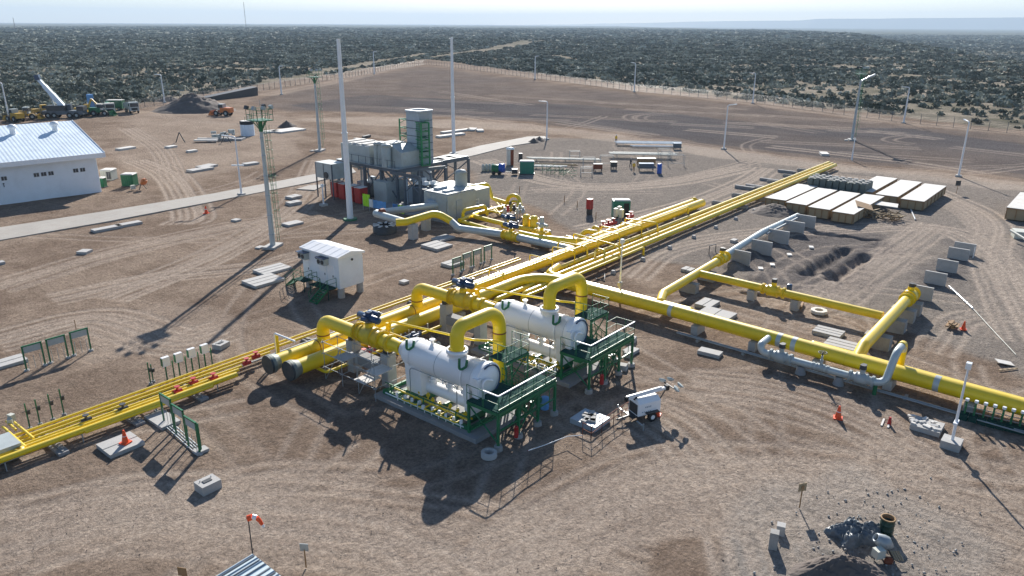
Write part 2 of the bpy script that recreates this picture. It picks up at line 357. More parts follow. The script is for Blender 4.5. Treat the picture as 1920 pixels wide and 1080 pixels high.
for k in range(16):   # sweeping arcs in front of the plant
    o_ = k*9+random.uniform(-4, 4); q_ = random.uniform(.45, 1)
    track([at(860+o_, 1080), at(980+o_, 985+o_*.25), at(1180+o_*.6, 905+o_*.6), at(1420, 880+o_*.8), at(1660, 905+o_*.9), at(1930, 990+o_*1.1)], wd=.42, amt=q_)
for k in range(9):
    o_ = k*12+random.uniform(-5, 5); track([at(-20, 960+o_), at(240, 925+o_), at(480, 950+o_*.9), at(700, 985+o_*.8), at(900, 1080+o_)], wd=.42, amt=random.uniform(.4, .9))
    track([at(1940, 520+o_), at(1880, 470+o_*.6), at(1845, 420+o_*.3), at(1800-o_*.3, 385), at(1700-o_, 352)], wd=.45, amt=random.uniform(.4, .8))
for k in range(26):   # blade and tyre marks on the graded field
    x0 = random.uniform(600, 1800); y0 = 135+abs(x0-795)*0.10+random.uniform(15, 80); p = at(x0, y0); q = at(x0+random.uniform(120, 300), y0+random.uniform(6, 30)); track([p, p.lerp(q, .5), q], gauge=3, wd=1.3, amt=random.uniform(.3, .7))
for c_, q_ in (((1190, 220), 12), ((1215, 221), 14), ((1690, 262), 24)):
    track([at(c_[0]+20, c_[1]+8), at(c_[0]-q_*.3, c_[1]+5), at(c_[0]-q_, c_[1]), at(c_[0]-q_*.2, c_[1]-5), at(c_[0]+45, c_[1]-8)], gauge=2.6, wd=.8, amt=.5)
track([at(x, y) for x, y in ((500, 178), (640, 152), (800, 120), (1000, 144), (1189, 168), (1411, 194), (1695, 229), (1940, 252))], gauge=5, wd=3.5, amt=.5)
light = np.maximum(light, region([(560, 222), (700, 218), (1000, 232), (1300, 275), (1600, 310), (1940, 344), (1940, 362), (1600, 322), (1300, 288), (1000, 246), (700, 236)], 4)*.55)
light = np.maximum(light, region([(240, 210), (460, 205), (560, 222), (560, 300), (300, 350), (220, 300)], 5)*.3)
light = np.maximum(light, region([(150, 700), (330, 640), (420, 640), (480, 600), (300, 560), (150, 620)], 4)*.3)
# disturbed soil, trenches and heaps left by the digging
rough = region([(1380, 470), (1500, 420), (1640, 440), (1680, 470), (1620, 530), (1540, 560), (1400, 545)], 3)
rough = np.maximum(rough, region([(1720, 520), (1760, 450), (1800, 455), (1780, 520), (1720, 560)], 3)*.8)
rough = np.maximum(rough, region([(1330, 470), (1500, 400), (1530, 420), (1380, 500)], 3)*.8)
dark = np.maximum(dark, rough*.62*(.6+.8*fbm(X, Y, 3, 77)))
tr = np.zeros_like(X)
for a, b, wd in (((1512, 512), (1586, 466), 1.3), ((1560, 520), (1622, 478), 1.2), ((1395, 548), (1500, 565), .5), ((1540, 505), (1570, 522), 1.0), ((1530, 436), (1640, 452), .9)):
    stamp(tr, spline([at(*a), at((a[0]+b[0])/2+4, (a[1]+b[1])/2-1), at(*b)]), wd, 1)
hp = np.zeros_like(X)
for x, y, wd, am in ((1372, 500, 1.7, .9), (1400, 478, 2, .9), (1440, 448, 2, .8), (1478, 430, 1.7, .8), (1545, 500, 1.2, .35), (1600, 500, 1.2, .35), (1740, 470, 3, .25), (1700, 490, 3, .2), (1340, 478, 1.4, .5), (1420, 520, 2.2, .4), (1650, 455, 2, .5), (1500, 440, 2, .45), (1720, 640, 1.5, .3),
                      (1500, 1020, 2, .12), (1680, 1030, 2, .15), (1740, 1010, 1.4, .2)):
    q = at(x, y); stamp(hp, [q, q+Vector((.8, .3, 0))], wd, am)
Z += -0.9*tr+hp*(0.35+0.5*fbm(X, Y, 1.1, 91, 3))+rough*(fbm(X, Y, 1.5, 44)-.5)*.12+np.maximum(rough, np.clip(hp, 0, 1))*(fbm(X, Y, .7, 144, 2)-.5)*.2-rut*.05
dark = np.maximum(dark, np.maximum(tr*.65, np.clip(hp, 0, 1)*.35))
light = np.clip(np.maximum(light*(.6+.8*fbm(X, Y, 8, 61)), rut*.95), 0, 1); dark = np.clip(np.maximum(dark, rutd*.6), 0, 1)
nx, ny = X.shape; me = bpy.data.meshes.new('ground')
co3 = np.stack([X, Y, Z], -1).reshape(-1, 3).astype(np.float32)
idx = np.arange(nx*ny).reshape(nx, ny)
fa = np.stack([idx[:-1, :-1], idx[1:, :-1], idx[1:, 1:], idx[:-1, 1:]], -1).reshape(-1, 4)
def mesh_np(me, co, fa):
    k = fa.shape[1]; me.vertices.add(len(co)); me.vertices.foreach_set('co', np.ascontiguousarray(co, dtype=np.float32).ravel())
    me.loops.add(fa.size); me.loops.foreach_set('vertex_index', fa.astype(np.int32).ravel())
    me.polygons.add(len(fa)); me.polygons.foreach_set('loop_start', (np.arange(len(fa))*k).astype(np.int32)); me.update(calc_edges=True)
mesh_np(me, co3, fa); me.polygons.foreach_set('use_smooth', np.ones(len(fa), bool))
at_ = me.color_attributes.new('zones', 'FLOAT_COLOR', 'POINT')
at_.data.foreach_set('color', np.stack([dark, grey, light, scrub], -1).astype(np.float32).ravel())
gm = bpy.data.materials.new('dirt_ground'); gm.use_nodes = True; n = gm.node_tree.nodes; l = gm.node_tree.links; b = n['Principled BSDF']
b.inputs['Roughness'].default_value = 0.95; b.inputs['Specular IOR Level'].default_value = 0.0; b.inputs['Diffuse Roughness'].default_value = 0.0
tc = n.new('ShaderNodeTexCoord')
def noise(s, d=6, r=0.6, v=None, dist=0):
    q = n.new('ShaderNodeTexNoise'); q.inputs['Scale'].default_value = s; q.inputs['Detail'].default_value = d; q.inputs['Roughness'].default_value = r; q.inputs['Distortion'].default_value = dist
    l.new(v or tc.outputs['Object'], q.inputs['Vector']); return q.outputs['Fac']
def ramp(f, a, b_, ca, cb):
    q = n.new('ShaderNodeValToRGB'); q.color_ramp.elements[0].position = a; q.color_ramp.elements[1].position = b_
    q.color_ramp.elements[0].color = ca+(1,); q.color_ramp.elements[1].color = cb+(1,); l.new(f, q.inputs[0]); return q.outputs[0]
def mix(f, a, b_, bt='MIX'):
    q = n.new('ShaderNodeMix'); q.data_type = 'RGBA'; q.blend_type = bt
    for v, s in ((f, q.inputs[0]), (a, q.inputs[6]), (b_, q.inputs[7])):
        if isinstance(v, (int, float)): s.default_value = v
        elif isinstance(v, tuple): s.default_value = v+(1,)
        else: l.new(v, s)
    return q.outputs[2]
def mth(op, a, b_):
    q = n.new('ShaderNodeMath'); q.operation = op
    for v, s in ((a, q.inputs[0]), (b_, q.inputs[1])):
        if isinstance(v, (int, float)): s.default_value = v
        else: l.new(v, s)
    return q.outputs[0]
av = n.new('ShaderNodeAttribute'); av.attribute_name = 'zones'; sp = n.new('ShaderNodeSeparateColor'); l.new(av.outputs['Color'], sp.inputs[0])
mp = n.new('ShaderNodeMapping'); mp.inputs['Rotation'].default_value = (0, 0, R(12)); mp.inputs['Scale'].default_value = (1, 0.28, 1); l.new(tc.outputs['Object'], mp.inputs[0])
base = ramp(noise(0.09, 8, 0.65), 0.44, 0.57, (0.158, 0.117, 0.091), (0.262, 0.207, 0.165))
base = mix(mth('MULTIPLY', noise(0.5, 10, 0.7), 0.6), base, (0.310, 0.250, 0.203))
base = mix(ramp(noise(0.32, 9, 0.7, mp.outputs[0], 0.6), 0.5, 0.72, (0, 0, 0), (.45, .45, .45)), base, (0.118, 0.085, 0.066))
base = mix(sp.outputs[1], base, mix(noise(0.8, 8, .7), (0.17, 0.155, 0.143), (0.295, 0.278, 0.258)))
base = mix(mth('MULTIPLY', sp.outputs[0], 1.0), base, mix(noise(0.12, 9, .7, mp.outputs[0]), (0.050, 0.045, 0.047), (0.165, 0.157, 0.162)))
base = mix(mth('MULTIPLY', sp.outputs[2], 0.85), base, (0.46, 0.39, 0.33))
gd = n.new('ShaderNodeVectorMath'); gd.operation = 'LENGTH'; l.new(tc.outputs['Object'], gd.inputs[0]); gm2 = n.new('ShaderNodeMapRange'); gm2.inputs[1].default_value = 700; gm2.inputs[2].default_value = 2200; l.new(gd.outputs['Value'], gm2.inputs[0])
scr = mix(ramp(noise(0.05, 9, .75), .42, .62, (0, 0, 0), (1, 1, 1)), (0.30, 0.265, 0.22), (0.13, 0.125, 0.095))
scr = mix(gm2.outputs[0], scr, mix(noise(0.006, 9, .8), (0.04, 0.05, 0.035), (0.13, 0.13, 0.10)))
base = mix(av.outputs['Alpha'], base, scr)
vo = n.new('ShaderNodeTexVoronoi'); vo.inputs['Scale'].default_value = 1.7; vo.inputs['Randomness'].default_value = 1; l.new(tc.outputs['Object'], vo.inputs['Vector'])
peb = ramp(vo.outputs['Distance'], 0.06, 0.10, (1, 1, 1), (0, 0, 0))
base = mix(mth('MULTIPLY', peb, ramp(noise(0.25, 5), .45, .65, (.1, .1, .1), (.8, .8, .8))), base, (0.12, 0.095, 0.08))
fine = mix(.5, ramp(noise(4.5, 10, .85), .43, .57, (.5, .5, .5), (1.4, 1.4, 1.4)), ramp(noise(1.3, 10, .8), .40, .60, (.7, .7, .7), (1.25, 1.25, 1.25)))
base = mix(1.0, mix(1.0, base, fine, 'MULTIPLY'), (1.10, 1.07, 1.03), 'MULTIPLY')
l.new(base, b.inputs['Base Color'])
bp = n.new('ShaderNodeBump'); bp.inputs['Strength'].default_value = 1.0; bp.inputs['Distance'].default_value = 0.4
hsum = mth('ADD', mth('MULTIPLY', noise(1.1, 10, .75), 1.0), mth('MULTIPLY', noise(5.0, 6, .7), 0.35))
l.new(hsum, bp.inputs['Height']); l.new(bp.outputs[0], b.inputs['Normal'])
me.materials.append(gm); go = bpy.data.objects.new('ground', me); COL.objects.link(go); structure(go)
# ---------------------------------------------------------------- scrubland
def gz(x, y):
    i = min(max(int(np.searchsorted(gx, x)), 1), nx-1); j = min(max(int(np.searchsorted(gy, y)), 1), ny-1)
    fx = (x-gx[i-1])/(gx[i]-gx[i-1]); fy = (y-gy[j-1])/(gy[j]-gy[j-1])
    return float((Z[i-1, j-1]*(1-fx)+Z[i, j-1]*fx)*(1-fy)+(Z[i-1, j]*(1-fx)+Z[i, j]*fx)*fy)
def bush_template(nq, seed, card):
    g = np.random.default_rng(seed); vs = []
    lob = g.normal(0, .42, (4, 2)); 
    for k in range(nq):
        c = lob[g.integers(4)]; a = g.uniform(0, 6.28); e = g.uniform(-.1, 1.5); r_ = g.uniform(.45, .75)
        p = np.array([c[0]+r_*math.cos(a)*math.cos(e), c[1]+r_*math.sin(a)*math.cos(e), .05+.72*abs(math.sin(e))*g.uniform(.5, 1.1)])
        u = g.normal(size=3); u /= np.linalg.norm(u); v = np.cross(u, g.normal(size=3)); v /= np.linalg.norm(v); s = card*g.uniform(.6, 1.3)
        vs += [p-u*s-v*s*.5, p+u*s-v*s*.6, p+u*s*.7+v*s, p-u*s*.8+v*s*.7]
    return np.array(vs)
def scatter(r0, r1, area, nq, card, smin, smax, seed, hs=1.0):
    g = np.random.default_rng(seed); A = R(84)/2*(r1*r1-r0*r0); N = int(A/area)
    r_ = np.sqrt(g.uniform(r0*r0, r1*r1, N)); th = YAW+g.uniform(-R(42), R(42), N); x = r_*np.cos(th); y = r_*np.sin(th)
    d = fbm(x, y, 35, 51)*.55+fbm(x, y, 190, 55)*.65; lf = np.clip((th-YAW)/R(34), -1, 1)
    keep = (~inpoly(x, y, SITE)) & (g.uniform(0, 1, N) < np.clip((d-.36)*2.9+.12+lf*.24, .07, 1))
    for ln in SCTR:
        for a, b_ in zip(ln, ln[1:]):
            a = np.array(a[:2]); b_ = np.array(b_[:2]); t = np.clip(((x-a[0])*(b_[0]-a[0])+(y-a[1])*(b_[1]-a[1]))/np.sum((b_-a)**2), 0, 1)
            keep &= np.hypot(x-a[0]-t*(b_[0]-a[0]), y-a[1]-t*(b_[1]-a[1])) > 4+r_*.004
    x = x[keep]; y = y[keep]; N = len(x); s = g.uniform(smin, smax, N)*np.where(g.uniform(0, 1, N) < .1, 1.35, 1); z = height(x, y)
    tpl = np.stack([bush_template(nq, seed*10+k, card) for k in range(6)]); ti = g.integers(0, 6, N); a = g.uniform(0, 6.28, N)
    T = tpl[ti]; ca = np.cos(a)[:, None]; sa = np.sin(a)[:, None]; s_ = s[:, None]
    P_ = np.stack([x[:, None]+(T[:, :, 0]*ca-T[:, :, 1]*sa)*s_, y[:, None]+(T[:, :, 0]*sa+T[:, :, 1]*ca)*s_, z[:, None]+T[:, :, 2]*s_*hs], -1).reshape(-1, 3)
    pn = fbm(x, y, 9+r0*.012, 151, 2); tint = np.repeat(np.clip(g.beta(1.1, 4, N)+(g.uniform(0, 1, N) < np.clip((pn-.48)*4, .04, .7))*.6, 0, 1), nq*4); return P_, tint
SCTR = [[at(*q) for q in s] for s in ([(500, 158), (640, 130), (790, 100), (900, 95), (1000, 80), (1170, 66), (1210, 56)], [(980, 101), (1040, 103), (1080, 112)], [(800, 108), (1040, 70)], [(1370, 150), (1410, 150)])]
Ps, Ts = [], []
for k, a in enumerate([(215, 430, 6.5, 26, .30, .8, 1.7, 3), (430, 850, 9, 16, .40, .95, 2.0, 4, .85), (850, 1700, 28, 10, .6, 1.8, 3.8, 5, .65), (1700, 4200, 150, 8, .7, 5, 10, 6, .35)]):
    p_, t_ = scatter(*a); Ps.append(p_); Ts.append(t_)
P_ = np.concatenate(Ps); T_ = np.concatenate(Ts)
me = bpy.data.meshes.new('scrubland'); mesh_np(me, P_, np.arange(len(P_)).reshape(-1, 4))
ca = me.color_attributes.new('tint', 'FLOAT_COLOR', 'POINT'); ca.data.foreach_set('color', np.stack([T_, T_, T_, np.ones_like(T_)], -1).astype(np.float32).ravel())
sm = bpy.data.materials.new('desert_scrub_foliage'); sm.use_nodes = True; n = sm.node_tree.nodes; l = sm.node_tree.links; b = n['Principled BSDF']; b.inputs['Roughness'].default_value = .9; b.inputs['Specular IOR Level'].default_value = 0.1
tc = n.new('ShaderNodeTexCoord'); av = n.new('ShaderNodeAttribute'); av.attribute_name = 'tint'
q = ramp(av.outputs['Fac'], 0.0, 1.0, (0.052, 0.068, 0.046), (0.50, 0.50, 0.41)); e_ = None
l.new(mix(mth('MULTIPLY', noise(.02, 4), .3), q, (0.10, 0.11, 0.08)), b.inputs['Base Color'])
me.materials.append(sm); o = bpy.data.objects.new('scrubland', me); COL.objects.link(o)
o['kind'] = 'stuff'; o['label'] = 'dark grey-green desert scrub covering the plain beyond the fence'; o['category'] = 'scrub'
print('scrub quads', len(P_)//4, 'ground', nx, ny)
# ---------------------------------------------------------------- far mesas
mb = MB(); D = 15000.; prof = [(930, 47), (1080, 45.5), (1100, 44.5), (1250, 42), (1270, 41), (1350, 39.5), (1380, 39), (1500, 38), (1530, 35), (1560, 34.5), (1640, 34.5), (1700, 33.5), (1800, 33), (1920, 32), (2100, 33), (2400, 38)]
f3 = []; 
for x, y in prof:
    d = (_f*F+_r2*(x-960)+_u2*(540-y)); k = D/math.hypot(d.x, d.y); f3.append((Vector((d.x*k, d.y*k, 0)), CH+d.z*k))
for (p, zp), (q_, zq) in zip(f3, f3[1:]):
    n1 = p.normalized()*500; n2 = q_.normalized()*500; n3 = p.normalized()*2600; n4 = q_.normalized()*2600
    def V(a, z): return (a.x, a.y, z)
    mb.add([V(p, -70), V(q_, -70), V(q_+n2, zq), V(p+n1, zp), V(p+n3, zp), V(q_+n4, zq), V(q_+n4, -70), V(p+n3, -70)], [(0, 1, 2, 3), (3, 2, 5, 4), (4, 5, 6, 7)])
M['mesa'] = mat('mesa_rock', (0.20, 0.19, 0.16), .9, 0, .15, .001)
structure(mb.put('hills', 'mesa'))
# ---------------------------------------------------------------- haze
mb = MB(); mb.box(-21000, 21000, -21000, 21000, -90, 330)
hm = bpy.data.materials.new('thin_haze'); hm.use_nodes = True; hn = hm.node_tree.nodes; hn.remove(hn['Principled BSDF'])
pv = hn.new('ShaderNodeVolumePrincipled'); pv.inputs['Color'].default_value = (0.62, 0.78, 0.95, 1); pv.inputs['Density'].default_value = 0.0001; pv.inputs['Anisotropy'].default_value = 0.1
hm.node_tree.links.new(pv.outputs[0], hn['Material Output'].inputs['Volume'])
M['haze'] = hm; o = mb.put('haze', 'haze'); o['kind'] = 'stuff'; o['label'] = 'thin pale blue haze over the distant plain'; o['category'] = 'haze'
# ---------------------------------------------------------------- pipework helpers
def V3(*a): return Vector(a)
def flange(mb, p, d, r, t=0.09, bolts=True):
    d = Vector(d).normalized(); p = Vector(p); mb.cone(p-d*t, p+d*t, r*1.32, r*1.32, 18); mb.cone(p-d*t*.12, p+d*t*.12, r*1.36, r*1.36, 18)
def pipe(name, label, pts, r, m='yellow', bendr=None, parent=None, loc=None, cat='pipe', group=None, n=16, rings=()):
    pts = [Vector(p) for p in pts]; path = bend(pts, bendr or r*2.6) if len(pts) > 2 else pts
    mb = MB(); mb.tube(path, r, n)
    if parent is not None: return mb.put(name, m, parent)
    t = thing(name, label, cat, Vector((pts[0].x, pts[0].y, 0)), group=group); mb.put('pipe_run', m, t)
    return t
def valve(parent_label, p, d, r, m='yellowdark', act='blue', cat='valve', up=0.0, name='ball_valve', body=1.7, group=None):
    """flanged ball valve with a bonnet and, if asked, a blue gas actuator on top"""
    p = Vector(p); d = Vector(d).normalized(); t = thing(name, parent_label, cat, (p.x, p.y, 0), group=group); s = d.cross(Vector((0, 0, 1))).normalized()
    mb = MB(); L = r*2.6; mb.tube([p-d*L, p-d*L*.62, p-d*L*.4, p+d*L*.4, p+d*L*.62, p+d*L], [r*1.08, r*1.08, r*1.42, r*1.42, r*1.08, r*1.08], 18); mb.put('valve_body', m, t)
    for q in (-1, 1):
        mb = MB(); flange(mb, p+d*L*q, d, r*1.08, .08); flange(mb, p+d*L*.45*q, d, r*1.12, .05); mb.put('flange', m, t)
    z0 = p.z+r*1.35; mb = MB(); mb.cone((p.x, p.y, z0), (p.x, p.y, z0+.35), r*.62, r*.62, 14); mb.cone((p.x, p.y, z0+.3), (p.x, p.y, z0+.38+up), r*.42, r*.42, 12); mb.put('bonnet', m, t)
    z1 = z0+.45+up
    if act == 'blue':
        mb = MB(); c = V3(p.x, p.y, z1+.28); mb.cbox(c, (.62, .62, .5), math.atan2(d.y, d.x)); mb.tube([c-d*1.15, c-d*1.05, c+d*1.05, c+d*1.15], [.16, .27, .27, .16], 14)
        mb.tube([c+s*.5-d*.55+V3(0, 0, .18), c+s*.5+d*.55+V3(0, 0, .18)], .2, 12); mb.tube([c-s*.45-d*.3, c-s*.45+d*.2], .17, 10); mb.rod(c-d*1.0, c-d*1.15+V3(0, 0, .75), .07)
        mb.cbox(c+V3(0, 0, .34), (.4, .3, .25), math.atan2(d.y, d.x)); a = mb.put('actuator', 'blue', t)
        mb = MB(); mb.cone(c+s*.1+V3(0, 0, .45), c+s*.1+V3(0, 0, .53), .16, .1, 8); mb.cbox(c+s*.72+V3(0, 0, .22), (.3, .03, .14), math.atan2(d.y, d.x)); mb.put('position_indicator', 'lens', a)
    elif act == 'wheel':
        mb = MB(); c = V3(p.x, p.y, z1); mb.rod(c-V3(0, 0, .2), c+V3(0, 0, .25), .05); k = 16
        mb.tube([c+V3(math.cos(2*math.pi*i/k)*.3, math.sin(2*math.pi*i/k)*.3, .2) for i in range(k+1)], .03, 5, False)
        for i in range(3): a_ = i*math.pi/3; mb.rod(c+V3(math.cos(a_)*.3, math.sin(a_)*.3, .2), c-V3(math.cos(a_)*.3, math.sin(a_)*.3, -.2), .02)
        mb.put('hand_wheel', 'dark', t)
    elif act == 'gear':
        mb = MB(); c = V3(p.x, p.y, z1); mb.cone(c-V3(0, 0, .1), c+V3(0, 0, .22), .26, .22, 12); mb.cbox(c+s*.2+V3(0, 0, .08), (.3, .3, .25)); mb.put('gearbox', 'dark', t)
    elif act == 'motor':
        mb = MB(); c = V3(p.x, p.y, z1); mb.cbox(c+V3(0, 0, .2), (.7, .5, .4), .3); mb.cone(c+V3(0, 0, .4), c+V3(0, 0, 1.2), .28, .24, 12); mb.tube([c-d*.9+V3(0, 0, .25), c-d*.3+V3(0, 0, .25)], .2, 10); mb.tube([c+d*.3+V3(0, 0, .25), c+d*.8+V3(0, 0, .25)], .14, 10); mb.put('actuator', 'steel', t)
    return t
def block(name, label, p, sx, sy, h, rz=0, m='concd', cat='concrete block', group=None, top=0.0, slope=0):
    t = MB(local=True); 
    if slope: t.add([(-sx/2, -sy/2, 0), (sx/2, -sy/2, 0), (sx/2, sy/2, 0), (-sx/2, sy/2, 0), (-sx/2*slope, -sy/2*slope, h), (sx/2*slope, -sy/2*slope, h), (sx/2*slope, sy/2*slope, h), (-sx/2*slope, sy/2*slope, h)], [(3, 2, 1, 0), (4, 5, 6, 7), (0, 1, 5, 4), (1, 2, 6, 5), (2, 3, 7, 6), (3, 0, 4, 7)])
    else: t.box(-sx/2, sx/2, -sy/2, sy/2, -.05, h)
    o = t.put(name, m, None, p); o.rotation_euler = (0, 0, rz); return tag(o, label, cat, group)
# ---------------------------------------------------------------- concrete road
def sheet(name, poly, z, m, th=0.0, smp=1.5):
    mb = MB(); mb.prism([tuple(p)[:2] for p in poly], z-max(th, .2), z); return mb.put(name, m)
e = []
r1 = [at(-60, 436), at(0, 428), at(200, 397), at(395, 365), at(593, 327), at(660, 315)]; r2 = [at(668, 324), at(593, 341), at(395, 380), at(200, 417), at(0, 452), at(-60, 463)]
structure(sheet('road', r1+r2, .13, 'pave'))
structure(sheet('road', [at(800, 300), at(900, 274), at(990, 257), at(1022, 256), at(1026, 264), at(960, 274), at(890, 292), at(830, 306)], .13, 'pave'))
structure(sheet('pavement', [at(556, 356), at(580, 349), at(612, 347), at(590, 358)], .16, 'pave'))
# ---------------------------------------------------------------- white building on the left
BA = R(-7); t = thing('plant_building', 'long white rendered building with a pale blue corrugated roof', 'building', (49.2, 123.3, 0), BA)
mb = MB(True); Lb = 62; Db = 27; mb.prism([(-Lb, 0), (0, 0), (0, Db), (-Lb, Db)], -.1, 6.05)
mb.add([(0.0, 0, 6.05), (0, Db, 6.05), (0, Db/2, 9.2), (-Lb, 0, 6.05), (-Lb, Db, 6.05), (-Lb, Db/2, 9.2)], [(0, 1, 2), (5, 4, 3)]); wb = mb.put('wall', 'wall', t)
mb = MB(True); e0, e1 = 1.3, 1.0
mb.add([(e1, -e0, 6.12), (-Lb-1, -e0, 6.12), (-Lb-1, Db/2, 9.62), (e1, Db/2, 9.62), (e1, Db+e0, 6.12), (-Lb-1, Db+e0, 6.12)]+[(e1, -e0, 5.95), (-Lb-1, -e0, 5.95), (-Lb-1, Db/2, 9.4), (e1, Db/2, 9.4), (e1, Db+e0, 5.95), (-Lb-1, Db+e0, 5.95)],
       [(0, 3, 2, 1), (3, 4, 5, 2), (6, 7, 8, 9), (9, 8, 11, 10), (0, 6, 9, 3), (3, 9, 10, 4), (4, 10, 11, 5)])
M['roofx'] = stripes('pale_blue_corrugated_roof_sheets', (0.66, 0.75, 0.82), 0.45, 0, 1.9, 0.2); rf = mb.put('roof', 'roofx', t)
mb = MB(True); mb.box(-Lb-1, e1+.05, -e0-.09, -e0, 5.45, 6.14); mb.add([(e1, -e0-.05, 5.45), (e1, -e0-.05, 6.2), (e1, Db/2, 9.75), (e1, Db/2, 9.0), (e1+.08, -e0-.05, 5.45), (e1+.08, -e0-.05, 6.2), (e1+.08, Db/2, 9.75), (e1+.08, Db/2, 9.0)], [(0, 1, 2, 3), (7, 6, 5, 4), (0, 4, 5, 1), (1, 5, 6, 2), (2, 6, 7, 3), (3, 7, 4, 0)]); mb.put('fascia', 'white', t)
for x in (-2.6, -8.4, -14.2, -24):
    mb = MB(True); y = Db/2-4.0; z = 9.62-3.5*(4.0)/(Db/2+e0)-.05; mb.cone((x, y, z-.1), (x, y, z+.8), .42, .42, 12); mb.lathe([(.3, .75), (.62, .95), (.66, 1.15), (.5, 1.4), (.12, 1.55), (0, 1.56)], (x, y, z), n=14); mb.put('roof_vent', 'white', t)
for c0, n_ in ((-1.7, 2), (-6.0, 3), (-12.0, 2), (-18, 3)):
    for k in range(n_):
        x1 = c0-k*.95; mb = MB(True); mb.box(x1-.8, x1, -.06, .1, 3.35, 4.05); f = mb.put('window', 'pole', t)
        mb = MB(True); mb.box(x1-.74, x1-.42, -.075, .0, 3.42, 3.98); mb.box(x1-.38, x1-.06, -.075, .0, 3.42, 3.98); mb.put('pane', 'glass', f)
mb = MB(True); mb.rod((-12.6, -.1, 2.5), (-12.6, -.1, 3.0), .05); mb.cbox((-12.6, -.1, 3.0), (.2, .1, .1)); mb.put('wall_light', 'dark', t)
mb = MB(True); mb.rod((.06, .3, 0), (.06, .3, 5.6), .06); mb.put('downpipe', 'white', t)
# ---------------------------------------------------------------- switchgear cabin on piles
n0 = at(638, 541, 1.05); x0, y0 = n0.x, n0.y; lx, ly = 2.9, 5.6
t = thing('switchgear_cabin', 'white switchgear cabin raised on concrete piles with green stairs', 'cabin', (x0+lx/2, y0+ly/2, 0))
mb = MB(); mb.box(x0, x0+lx, y0, y0+ly, 1.05, 4.15); mb.box(x0+.02, x0+lx-.02, y0+.02, y0+ly-.02, .95, 1.1); mb.put('cabin_wall', 'wall', t)
mb = MB(); rz = (4.15, 4.55)
mb.add([(x0-.2, y0-.2, 4.15), (x0+lx/2, y0-.2, 4.5), (x0+lx+.2, y0-.2, 4.15), (x0-.2, y0+ly+.2, 4.15), (x0+lx/2, y0+ly+.2, 4.5), (x0+lx+.2, y0+ly+.2, 4.15), (x0-.2, y0-.2, 4.0), (x0+lx+.2, y0-.2, 4.0), (x0-.2, y0+ly+.2, 4.0), (x0+lx+.2, y0+ly+.2, 4.0)],
       [(0, 1, 4, 3), (1, 2, 5, 4), (0, 6, 7, 2, 1), (3, 4, 5, 9, 8), (0, 3, 8, 6), (2, 7, 9, 5), (6, 8, 9, 7)])
for k in range(6):
    yy = y0+.2+k*(ly-.4)/5; mb.bar((x0-.18, yy, 4.155), (x0+lx/2, yy, 4.505), .04); mb.bar((x0+lx/2, yy, 4.505), (x0+lx+.18, yy, 4.155), .04)
mb.put('roof', 'white', t)
for yy, w_ in ((y0+.75, .95), (y0+2.0, 1.0), (y0+4.6, 1.0)):
    mb = MB(); mb.box(x0-.05, x0+.02, yy, yy+w_, 1.1, 3.15); d_ = mb.put('door', 'white', t); mb = MB(); mb.box(x0-.1, x0-.04, yy+.1, yy+.16, 2.0, 2.2); mb.put('handle', 'dark', d_)
for yy in (y0+1.5, y0+4.55):
    mb = MB(); mb.box(x0-.55, x0, yy, yy+1.1, 3.1, 3.75); a = mb.put('air_conditioner', 'encl', t); mb = MB(); mb.box(x0-.7, x0-.0, yy-.1, yy+1.2, 3.77, 3.83); mb.put('hood', 'blue', a)
    for q in (.28, .82): mb = MB(); mb.cone((x0-.56, yy+q, 3.42), (x0-.6, yy+q, 3.42), .22, .22, 12); mb.put('fan', 'dark', a)
mb = MB(); mb.cone((x0, y0+3.3, 3.5), (x0-.12, y0+3.3, 3.5), .14, .14, 10); mb.cone((x0, y0+2.85, 3.6), (x0-.12, y0+2.85, 3.6), .08, .08, 8); mb.put('lamp', 'dark', t)
mb = MB(); mb.cone((x0+1.6, y0-.08, 3.6), (x0+1.6, y0, 3.6), .12, .12, 8); mb.put('vent', 'dark', t)
for px_ in (x0+.3, x0+lx-.3):
    for py_ in (y0+.3, y0+ly/2, y0+ly-.3): mb = MB(); mb.cone((px_, py_, -.1), (px_, py_, .96), .36, .32, 14); mb.put('pile', 'conc', t)
mb = MB(); mb.box(x0-1.1, x0-.06, y0+.4, y0+3.4, .98, 1.04); mb.box(x0-1.1, x0-.06, y0+4.2, y0+5.9, .98, 1.04)
for a_ in ((x0-1.05, y0+.5), (x0-1.05, y0+3.3), (x0-1.05, y0+4.3), (x0-1.05, y0+5.8)): mb.rod(a_+(0,), a_+(1,), .05)
mb.put('landing', 'deck', t)
mb = MB(); rail(mb, [(x0-.1, y0+.42, 1.04), (x0-1.08, y0+.42, 1.04)], 1.0); mb.put('railing', 'green', t); mb = MB(); rail(mb, [(x0-1.08, y0+1.7, 1.04), (x0-1.08, y0+3.4, 1.04), (x0-.1, y0+3.4, 1.04)], 1.0); mb.put('railing', 'green', t); mb = MB(); rail(mb, [(x0-.1, y0+4.2, 1.04), (x0-1.08, y0+4.2, 1.04), (x0-1.08, y0+5.9, 1.04)], 1.0); mb.put('railing', 'green', t)
def stairs(mb, a, b, wdt, n=6):
    a, b = Vector(a), Vector(b); d = (b-a); s = d.cross(Vector((0, 0, 1))).normalized()*wdt/2
    for q in (-1, 1): mb.bar(a+s*q, b+s*q, .06, .2)
    for i in range(n): c = a.lerp(b, (i+.5)/n); mb.cbox(c, (.26, wdt, .04), math.atan2(d.y, d.x))
    return s
mb = MB(); s_ = stairs(mb, (x0-1.1, y0+1.05, 1.0), (x0-2.5, y0+1.05, 0), 1.0)
for q in (-.5, .5): rail(mb, [(x0-1.1, y0+1.05+q, 1.0), (x0-2.5, y0+1.05+q, 0)], 1.0, mid=(.5,))
